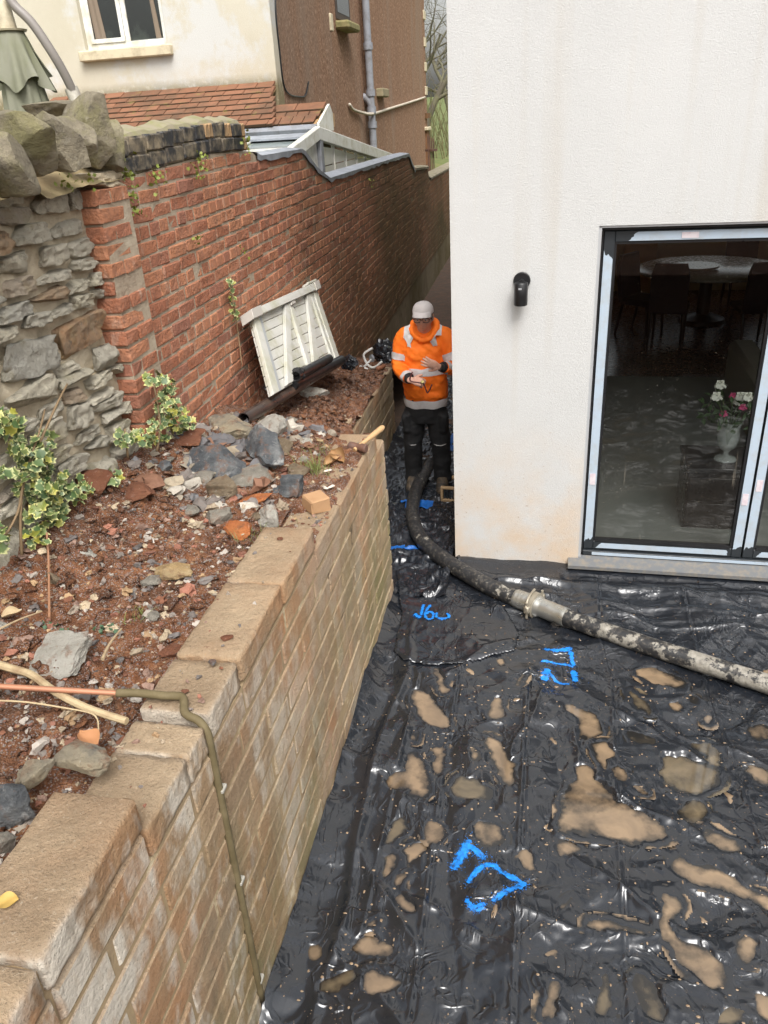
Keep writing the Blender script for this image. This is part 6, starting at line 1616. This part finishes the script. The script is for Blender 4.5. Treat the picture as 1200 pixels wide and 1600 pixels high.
dleaf(528, 716, 1.262, .14, (12, -20, 40), 'large curled brown dead leaf on the wall end beside the club hammer', 1.1); dleaf(519, 722, 1.258, .10, (20, 30, -40), 'smaller curled dead leaf under the large one', 1.2)
dleaf(138, 1157, 1.37, .085, (4, 8, 60), 'orange-brown dead leaf just above the long brown stone', .7, m_plain('fresh_dead_leaf', (.42, .20, .09), .6)); dleaf(108, 840, 1.42, .08, (10, 5, 50), 'dead leaf below the big ivy', .8)
dleaf(20, 962, 1.40, .07, (10, 15, -60), 'pale dead leaf at the left edge beside the forked twig', 1., pale); dleaf(8, 1413, 1.47, .055, (0, 4, 110), 'yellow dead leaf on the nearest wall block', .35, m_plain('yellow_leaf', (.46, .30, .08), .6))
chip = m_plain('white_chip', (.62, .56, .46), .7)
for k, (px, py, lb) in enumerate(((512, 735, 'white plastic scrap beside the dead leaf on the wall end'), (508, 762, 'pale wood chip left of the half brick'), (517, 760, 'pale wood chip between the half brick and the dead leaf'))):
    m = MB(); r = random.Random(k)
    v, f = rock_vf(600+k, (.05, .02, .012), 2, 5, .1); m.v = v; m.f = f; o = m.build('chip', chip, None, 30); o.location = at_z(px, py, 1.275); o.rotation_euler = (0, 0, r.uniform(-1, 1)); tag(o, lb, 'scrap')
# ================================================================== bits in the alley
cr = thing('air_brick_frame', 'small tan framed grille standing at the foot of the white wall', 'grille', at_z(701, 772, .09), -.1)
tanm = m_plain('tan_plastic', (.42, .28, .15), .6)
for c, s_ in (((-.055, 0, .0), (.02, .03, .11)), ((.055, 0, 0), (.02, .03, .11)), ((0, 0, .055), (.13, .03, .02)), ((0, 0, -.055), (.13, .03, .02))): MB().box(c, s_, b=.003).build('frame_bar', tanm, cr)
for k in range(4): MB().box((-.036+.024*k, .006, 0), (.010, .01, .09)).build('slat', MT['frame'], cr)
stick([at_z(690, 752, .06), at_z(712, 745, .06)], (.02, .02), 'wood_offcut', 'brown timber scrap behind the tan grille', MT['wood'], 'timber')
tm = m_plain('blue_tarp', (.01, .10, .36), .45)
for k, (px, py, lx_, ly_, lb) in enumerate(((655, 784, .22, .12, 'blue tarpaulin scrap under the bend of the hose'), (617, 850, .14, .05, 'blue tarpaulin strip beside the block wall end'), (642, 853, .10, .04, 'blue tarpaulin strip under the hose at the alley mouth'), (706, 690, .05, .5, 'blue tarpaulin strip along the foot of the white wall'), (631, 780, .06, .06, 'small blue tarpaulin corner left of the hose'))):
    p = at_z(px, py, .05); xs, ys = np.meshgrid(np.linspace(-lx_/2, lx_/2, 14), np.linspace(-ly_/2, ly_/2, 12), indexing='xy')
    zz = np.maximum(.02*fbm((xs+p.x)*9, (ys+p.y)*9, 0, 2, 120), -.01)+.012
    hz3 = np.array([[any_h(a+p.x, b+p.y) for a, b in zip(ra, rb)] for ra, rb in zip(xs, ys)])
    tag(MB().grid(np.stack([xs+p.x, ys+p.y, hz3+zz], -1)).build('tarpaulin_scrap', tm, None, 0), lb, 'tarpaulin')
# ================================================================== the man in the alley
PR = Vector((-.90, 6.08, 0))
man = thing('person', 'man in orange high visibility hoodie, pale cap and black trousers, writing in the alley', 'person', PR)
def fused(mb, name, mat, voxel, parent, smooth=4, extra=None):
    o = mb.build(name+'_src', mat); 
    md = o.modifiers.new('r', 'REMESH'); md.mode = 'VOXEL'; md.voxel_size = voxel; md.use_smooth_shade = True
    if smooth: sm = o.modifiers.new('s', 'SMOOTH'); sm.iterations = smooth; sm.factor = .5
    dg = bpy.context.evaluated_depsgraph_get(); me = bpy.data.meshes.new_from_object(o.evaluated_get(dg))
    bpy.data.objects.remove(o)
    if extra:
        co = np.empty(len(me.vertices)*3); me.vertices.foreach_get('co', co); co = extra(co.reshape(-1, 3)); me.vertices.foreach_set('co', co.ravel()); me.update()
    me.name = name; me.materials.clear(); me.materials.append(mat)
    me.polygons.foreach_set('use_smooth', [True]*len(me.polygons))
    r = bpy.data.objects.new(name, me); COL.objects.link(r); r.parent = parent; return r
def loft(mb, rings, n=28, p=2.3):
    """rings: (centre, rx, ry) horizontal super-ellipses"""
    o = len(mb.v)
    for c, rx, ry in rings:
        for k in range(n):
            a = 2*pi*k/n; ca, sa = cos(a), sin(a)
            q = (abs(ca)**p+abs(sa)**p)**(-1/p)
            mb.v.append((c[0]+rx*ca*q, c[1]+ry*sa*q, c[2]))
    for i in range(len(rings)-1):
        for k in range(n): mb.f.append([o+i*n+k, o+i*n+(k+1) % n, o+(i+1)*n+(k+1) % n, o+(i+1)*n+k])
    mb.f.append([o+k for k in range(n)][::-1]); mb.f.append([o+(len(rings)-1)*n+k for k in range(n)])
    return mb
skin = Mat('skin', rough=.5); skin_m = skin.done(skin.mix(skin.mr(skin.noise(30, 4), .35, .7), (.66, .39, .29), (.58, .31, .22)))
orange = Mat('hi_vis_orange', rough=.75)
oc = orange.mix(orange.mr(orange.noise(7, 4), .35, .7), (1.0, .205, .008), (.93, .165, .008)); MT['orange'] = orange.done(oc, None, orange.bump(orange.noise(26, 4, .6), .35, .012))
refl = m_plain('reflective_band', (.60, .58, .57), .45, dirt=(.50, .47, .46), dscale=25)
trou = Mat('black_trousers', (.008, .008, .009), .8); trou_m = trou.done(trou.mix(trou.mr(trou.noise(9, 4), .4, .7), (.004, .004, .0045), (.009, .009, .010)), None, trou.bump(trou.noise(18, 4), .5, .012))
# joints
SHR, ELR, WRR = Vector((-.155, .03, 1.29)), Vector((-.203, -.01, 1.065)), Vector((-.075, -.255, 1.025))
SHL, ELL, WRL = Vector((.170, .03, 1.29)), Vector((.262, -.03, 1.075)), Vector((.170, -.255, 1.125))
HC = Vector((.012, -.050, 1.468)); HR = Matrix.Rotation(radians(4), 3, 'X')
# ---------------- body: one continuous skin (head with face, neck, torso, arms, hands, legs)
body = MB()
def head(mb):
    n, m = 44, 36; o = len(mb.v)
    for i in range(m+1):
        t = i/m; ph = pi*(t-.5); z = sin(ph)
        for k in range(n):
            a = 2*pi*k/n; x, y = cos(ph)*sin(a), -cos(ph)*cos(a)       # a = 0 faces the camera (-y)
            rx, ry, rz = .073, .093, .116
            X_, Y_, Z_ = x*rx, y*ry, z*rz
            if Z_ < -.02: s_ = 1-.32*((-.02-Z_)/.096)**1.3; X_ *= s_; Y_ = Y_*(1-.10*((-.02-Z_)/.096)) if Y_ < 0 else Y_*(1-.45*((-.02-Z_)/.096))
            f = max(0, cos(a)) if abs(a) < pi/2 or a > 1.5*pi else 0
            g = lambda cx, cz, sx, sz: math.exp(-((X_-cx)/sx)**2-((Z_-cz)/sz)**2)*f
            d = .020*g(0, -.028, .011, .018)+.011*g(0, -.008, .008, .018)-.009*(g(.031, .002, .016, .011)+g(-.031, .002, .016, .011))+.006*g(0, .022, .05, .009)
            d += .005*(g(.042, -.03, .02, .02)+g(-.042, -.03, .02, .02))+.006*g(0, -.058, .018, .005)-.004*g(0, -.0655, .02, .003)+.006*g(0, -.073, .015, .005)+.009*g(0, -.102, .024, .014)
            mb.v.append(tuple(HC+HR @ Vector((X_, Y_-d, Z_))))
    for i in range(m):
        for k in range(n): mb.f.append([o+i*n+k, o+(i)*n+(k+1) % n, o+(i+1)*n+(k+1) % n, o+(i+1)*n+k])
    return mb
head(body)
for s_ in (-1, 1):                                                     # ears
    v, f = ico(2); body.add([tuple(HC+HR @ Vector((s_*.074+p[0]*.010, .010+p[1]*.020-.004, -.006+p[2]*.031))) for p in v], f)
body.tube([HC+HR @ Vector((0, .02, -.06)), Vector((.01, .02, 1.31)), Vector((0, .03, 1.24))], [.054, .058, .07], 18)
loft(body, [((0, .03, .62), .13, .09), ((0, .03, .72), .15, .10), ((0, .02, .90), .14, .10), ((0, .02, 1.1), .155, .105), ((0, .03, 1.26), .15, .09), ((0, .03, 1.34), .10, .07)])
for S_, E_, W_ in ((SHR, ELR, WRR), (SHL, ELL, WRL)): body.tube(bez([S_, E_, W_], 6), [.05, .05, .049, .047, .045, .043, .042, .041, .039, .037, .034, .030, .027], 16)
for sx in (-1, 1): body.tube([(sx*.085, .03, .70), (sx*.118, .03, .40), (sx*.122, .04, .06)], [.075, .055, .04], 16)
def hand(mb, wrist, fdir, palm_n, thumb_side, curls, spread=.0, L=.088):
    """palm block, four fingers of unequal length and a thumb leaving the side of the palm near its base"""
    f = Vector(fdir).normalized(); n = Vector(palm_n); n = (n-f*n.dot(f)).normalized(); s_ = f.cross(n).normalized()*thumb_side
    w_ = Vector(wrist)
    mb.tube([w_-f*.025, w_+f*.012, w_+f*.045, w_+f*L], [.024, .026, .038, .039], 14, up=n, flat=.40)
    for k, (off, ln) in enumerate(((.029, .068), (.0095, .077), (-.0095, .071), (-.027, .056))):
        b = w_+f*(L-.012)+s_*off; d = (f+s_*spread*(1.5-k)*.33).normalized(); P = [b-d*.012, b]; c = curls[k]; tot = 0
        for seg in (.46, .30, .24):
            tot += c; dd = (d*cos(tot)+n*sin(tot)); P.append(P[-1]+dd*ln*seg)
        mb.tube(P, [.0098, .0098, .0092, .0085, .0066], 10)
    b = w_+f*.022+s_*.026; d = (f*.62+s_*.75+n*.22).normalized()
    mb.tube([b-d*.015, b+d*.012, b+d*.036, b+d*.036+(d*.8+f*.5).normalized()*.028], [.014, .0135, .0115, .0085], 10)
# his left hand (photo right) lies open towards the chest, fingers to the left and slightly up
hand(body, WRL+Vector((-.012, -.012, .008)), (-.90, -.10, .36), (.15, .95, .1), 1, (.10, .12, .16, .22), .25)
# his right hand (photo left) closes round the pen and wire
hand(body, WRR+Vector((.012, -.006, .0)), (.95, -.22, -.12), (.05, .75, -.65), 1, (.85, .95, 1.0, 1.05), .0)
fused(body, 'body', skin_m, .0042, man, 3)
# ---------------- hoodie
hood = MB()
loft(hood, [((.003, .02, .785), .165, .118), ((.003, .015, .83), .178, .130), ((.003, .012, .90), .182, .136), ((0, .012, 1.02), .178, .132), ((0, .018, 1.14), .178, .126), ((0, .025, 1.22), .182, .122), ((0, .03, 1.29), .150, .104), ((0, .035, 1.345), .112, .085), ((0, .035, 1.375), .08, .06)], 36)
for S_, E_, W_ in ((SHR, ELR, WRR), (SHL, ELL, WRL)):
    P = bez([S_+Vector((-.45*S_.x, .0, .0)), S_, E_, E_+(W_-E_)*.86], 6)
    hood.tube(P, [.066, .069, .071, .072, .072, .071, .070, .070, .069, .069, .068, .067, .065, .062, .058, .055, .051, .047, .043], 20)
ring = [Vector((.008+.098*cos(a), .015+.098*sin(a)*1.05, 1.358+.052*sin(a)+.016*cos(2*a))) for a in [2*pi*k/28 for k in range(29)]]
hood.tube(ring, [.024+.014*max(0, sin(2*pi*k/28)) for k in range(29)], 14)
hood.tube([(.0, .115, 1.37), (0, .150, 1.32), (0, .150, 1.24)], [.07, .065, .04], 14)
def crease(co):
    x, y, z = co.T
    amp = .0085*fbm(x*9+z*4, y*9, z*11, 3, 131)+.005*fbm(x*22+z*9, y*20, z*26, 2, 132)
    c = np.stack([x*0, x*0+.02, z], 1); d = co-c; d[:, 2] = 0; L_ = np.linalg.norm(d, axis=1, keepdims=True)+1e-6
    return co+d/L_*amp[:, None]
hd_o = fused(hood, 'hoodie', MT['orange'], .0075, man, 5, crease)
# hem band, cuffs, reflective bands
def ringband(z0, z1, rx0, ry0, rx1, ry1, c, name, mat, par=hd_o, n=40):
    P = [[(c[0]+rx*cos(a)*q, c[1]+ry*sin(a)*q, z+.004*sin(a*7)) for a in [2*pi*k/n for k in range(n+1)] for q in [((abs(cos(a))**2.3+abs(sin(a))**2.3)**(-1/2.3))]] for z, rx, ry in ((z0, rx0, ry0), ((z0+z1)/2, (rx0+rx1)/2+.004, (ry0+ry1)/2+.004), (z1, rx1, ry1))]
    o = MB().grid(np.array(P)).build(name, mat, par, 0); return o
ringband(.735, .805, .170, .124, .184, .136, (.003, .016), 'hem_band', refl)
def wrap(o, off=.004):
    md = o.modifiers.new('w', 'SHRINKWRAP'); md.target = hd_o; md.wrap_method = 'NEAREST_SURFACEPOINT'; md.wrap_mode = 'OUTSIDE_SURFACE' if False else 'ON_SURFACE'; md.offset = off
    dg = bpy.context.evaluated_depsgraph_get(); me = bpy.data.meshes.new_from_object(o.evaluated_get(dg)); o.modifiers.clear(); o.data = me
    me.polygons.foreach_set('use_smooth', [True]*len(me.polygons)); return o
P = [[(.0+.197*cos(a), .012+.147*sin(a), z) for a in np.linspace(0, 2*pi, 60)] for z in np.linspace(1.015, 1.075, 6)]
wrap(MB().grid(np.array(P)).build('chest_band', refl, hd_o, 0))
for sx in (-1, 1):
    P = [[(sx*x, -.14+.17*t**1.5, 1.255+.135*t) for t in np.linspace(0, 1, 12)] for x in np.linspace(.098, .150, 6)]
    wrap(MB().grid(np.array(P)).build('shoulder_band', refl, hd_o, 0))
for S_, E_, W_ in ((SHR, ELR, WRR), (SHL, ELL, WRL)):
    d = (E_-S_).normalized(); a = S_+(E_-S_)*.55; b = S_+(E_-S_)*.77
    m = MB().tube([a+(b-a)*t for t in (0, .25, .5, .75, 1)], .082, 28, cap=False); wrap(m.build('sleeve_band', refl, hd_o, 0))
    d2 = (W_-E_).normalized(); e0 = E_+(W_-E_)*.70; e1 = E_+(W_-E_)*.86
    m = MB().tube([e0, e0+(e1-e0)*.5, e1], [.057, .053, .048], 24, cap=False); wrap(m.build('cuff_band', refl, hd_o, 0))
    MB().tube([e1-d2*.012, e1+d2*.012, e1+d2*.034], [.044, .040, .034], 20).build('cuff', m_plain('black_cuff', (.012, .011, .012), .85), hd_o, 0)
# watch
MB().tube([WRL+Vector((.012, .006, -.004)), WRL+Vector((-.012, -.010, .004))], .031, 16).build('watch', m_plain('watch_strap', (.02, .022, .02), .4), man, 40)
# ---------------- trousers, knee stripes, holster pockets, boots
tr = MB()
loft(tr, [((0, .02, .60), .158, .112), ((0, .02, .68), .170, .120), ((0, .02, .82), .160, .112)], 32)
for sx in (-1, 1):
    tr.tube([(sx*.085, .02, .68), (sx*.100, .015, .56), (sx*.116, .008, .42), (sx*.120, .025, .28), (sx*.123, .03, .13), (sx*.124, .025, .055)], [.096, .092, .084, .078, .076, .078], 20)
    tr.box((sx*.150, -.045, .60), (.07, .09, .17), (.1, sx*.12, 0), b=.015)
def crease2(co):
    x, y, z = co.T; a = .008*fbm(x*8, y*8, z*13, 3, 141)
    c = np.stack([np.sign(x)*.11, x*0+.02, z], 1); d = co-c; d[:, 2] = 0; return co+d/(np.linalg.norm(d, axis=1, keepdims=True)+1e-6)*a[:, None]
tro = fused(tr, 'trousers', trou_m, .008, man, 4, crease2)
for sx in (-1, 1):
    P = [(sx*.116+.070*sin(a), .008-.090*cos(a)+.004, .425-.016*cos(a)) for a in np.linspace(-.9, .9, 12)]
    MB().tube(P, .0028, 6).build('knee_piping', refl, tro, 0)
bt = m_plain('boot_leather', (.035, .028, .022), .7, dirt=(.20, .14, .08), dscale=12)
for sx in (-1, 1):
    m = MB(); loft(m, [((sx*.128, -.035, 0), .050, .135), ((sx*.128, -.035, .03), .052, .137), ((sx*.128, -.03, .06), .048, .118), ((sx*.127, .0, .085), .045, .082), ((sx*.125, .025, .12), .044, .056)], 24)
    m.build('boot', bt, man, 40)
# ---------------- cap and glasses
capm = Mat('cap_cloth', rough=.9); cap_m = capm.done(capm.mix(capm.mr(capm.noise(14, 4), .4, .7), (.56, .52, .50), (.47, .435, .42)), None, capm.bump(capm.noise(90, 3), .2, .003))
P = []
for i in range(15):
    t = i/14; ph = t*pi/2; row = []
    for k in range(41):
        a = 2*pi*k/40; sm_ = .97+.022*abs(sin(3*a))**.35
        v = Vector((.083*cos(ph)**.75*sin(a)*sm_, -.100*cos(ph)**.75*cos(a)*sm_+.002, .036+.080*sin(ph)**.9))
        row.append(tuple(HC+HR @ v))
    P.append(row)
capo = MB().grid(np.array(P)[:, ::-1]).build('cap', cap_m, man, 0)
P = []
for i in range(9):
    t = i/8; row = []
    for k in range(17):
        a = (k/16-.5)*2.1; r = 1+.58*t*cos(a)**.8
        v = Vector((.082*sin(a)*(1+.08*t), -.098*cos(a)*r, .052-.026*t-.034*abs(sin(a))**2*1.0*(t*.6+.2)+.010))
        row.append(tuple(HC+HR @ v))
    P.append(row)
brim = MB().grid(np.array(P)[:, ::-1]).build('brim', cap_m, capo, 0); so = brim.modifiers.new('t', 'SOLIDIFY'); so.thickness = .004
v, f = ico(2); MB().add([tuple(HC+HR @ Vector((p[0]*.007, p[1]*.007+.002, .116+p[2]*.004))) for p in v], f).build('cap_button', cap_m, capo, 0)
gl = MB(); gm_ = m_plain('glasses_frame', (.02, .018, .018), .35)
for sx in (-1, 1):
    loop = [HC+HR @ Vector((sx*(.033+.026*np.sign(cos(a))*abs(cos(a))**.7), -.1005+.012*abs(cos(a)*.5+.5*sx*0)-.0, .000+.0165*np.sign(sin(a))*abs(sin(a))**.7)) for a in [2*pi*k/20 for k in range(21)]]
    gl.tube(loop, .0026, 6, cap=False)
    gl.tube([HC+HR @ Vector((sx*.060, -.096, .006)), HC+HR @ Vector((sx*.078, -.06, .008)), HC+HR @ Vector((sx*.079, .02, .004))], .0024, 6)
gl.tube([HC+HR @ Vector((-.008, -.102, .004)), HC+HR @ Vector((.008, -.102, .004))], .0024, 6)
gl.build('glasses', gm_, man, 0)
for sx in (-1, 1):
    for c_, r_, mt in (((sx*.031, -.083, .001), .0095, (.55, .5, .47)), ((sx*.031, -.0905, .0), .0045, (.04, .03, .025))):
        v, f = ico(2); MB().add([tuple(HC+HR @ (Vector(c_)+Vector(p)*r_)) for p in v], f).build('eye', m_plain('eye', mt, .3), man, 0)
# stubble hair at the sides under the cap
hr = MB(); P = []
for i in range(5):
    t = i/4; row = []
    for k in range(25):
        a = pi*.36+(2*pi-2*pi*.36)*k/24; rr = 1.03
        row.append(tuple(HC+HR @ Vector((.073*rr*sin(a), -.093*rr*cos(a), .034-.055*t))))
    P.append(row)
MB().grid(np.array(P)).build('hair', m_plain('grey_hair', (.12, .10, .085), .9), man, 0)
# what he holds
pen = thing('wire_tie_tool', 'bent dark wire tool held in the right hand of the man', 'tool', PR)
W0 = WRR+Vector((.085, -.06, .0))
darkred = m_plain('dark_red_steel', (.09, .02, .02), .45)
MB().tube(bez([W0+Vector((-.055, -.01, .085)), W0+Vector((-.075, -.015, .02)), W0+Vector((-.01, -.02, .005)), W0+Vector((.03, -.02, -.005)), W0+Vector((.055, -.025, -.07)), W0+Vector((.07, -.025, -.062)), W0+Vector((.095, -.02, -.01))], 6), .0055, 8).build('wire', darkred, pen, 0)
v, f = rock_vf(88, (.03, .03, .026), 2, 4, .1); o = MB(); o.v = v; o.f = f; o = o.build('brass_end', m_plain('brass', (.42, .36, .14), .35, metal=.6), pen, 30); o.location = W0+Vector((.022, -.022, .012))
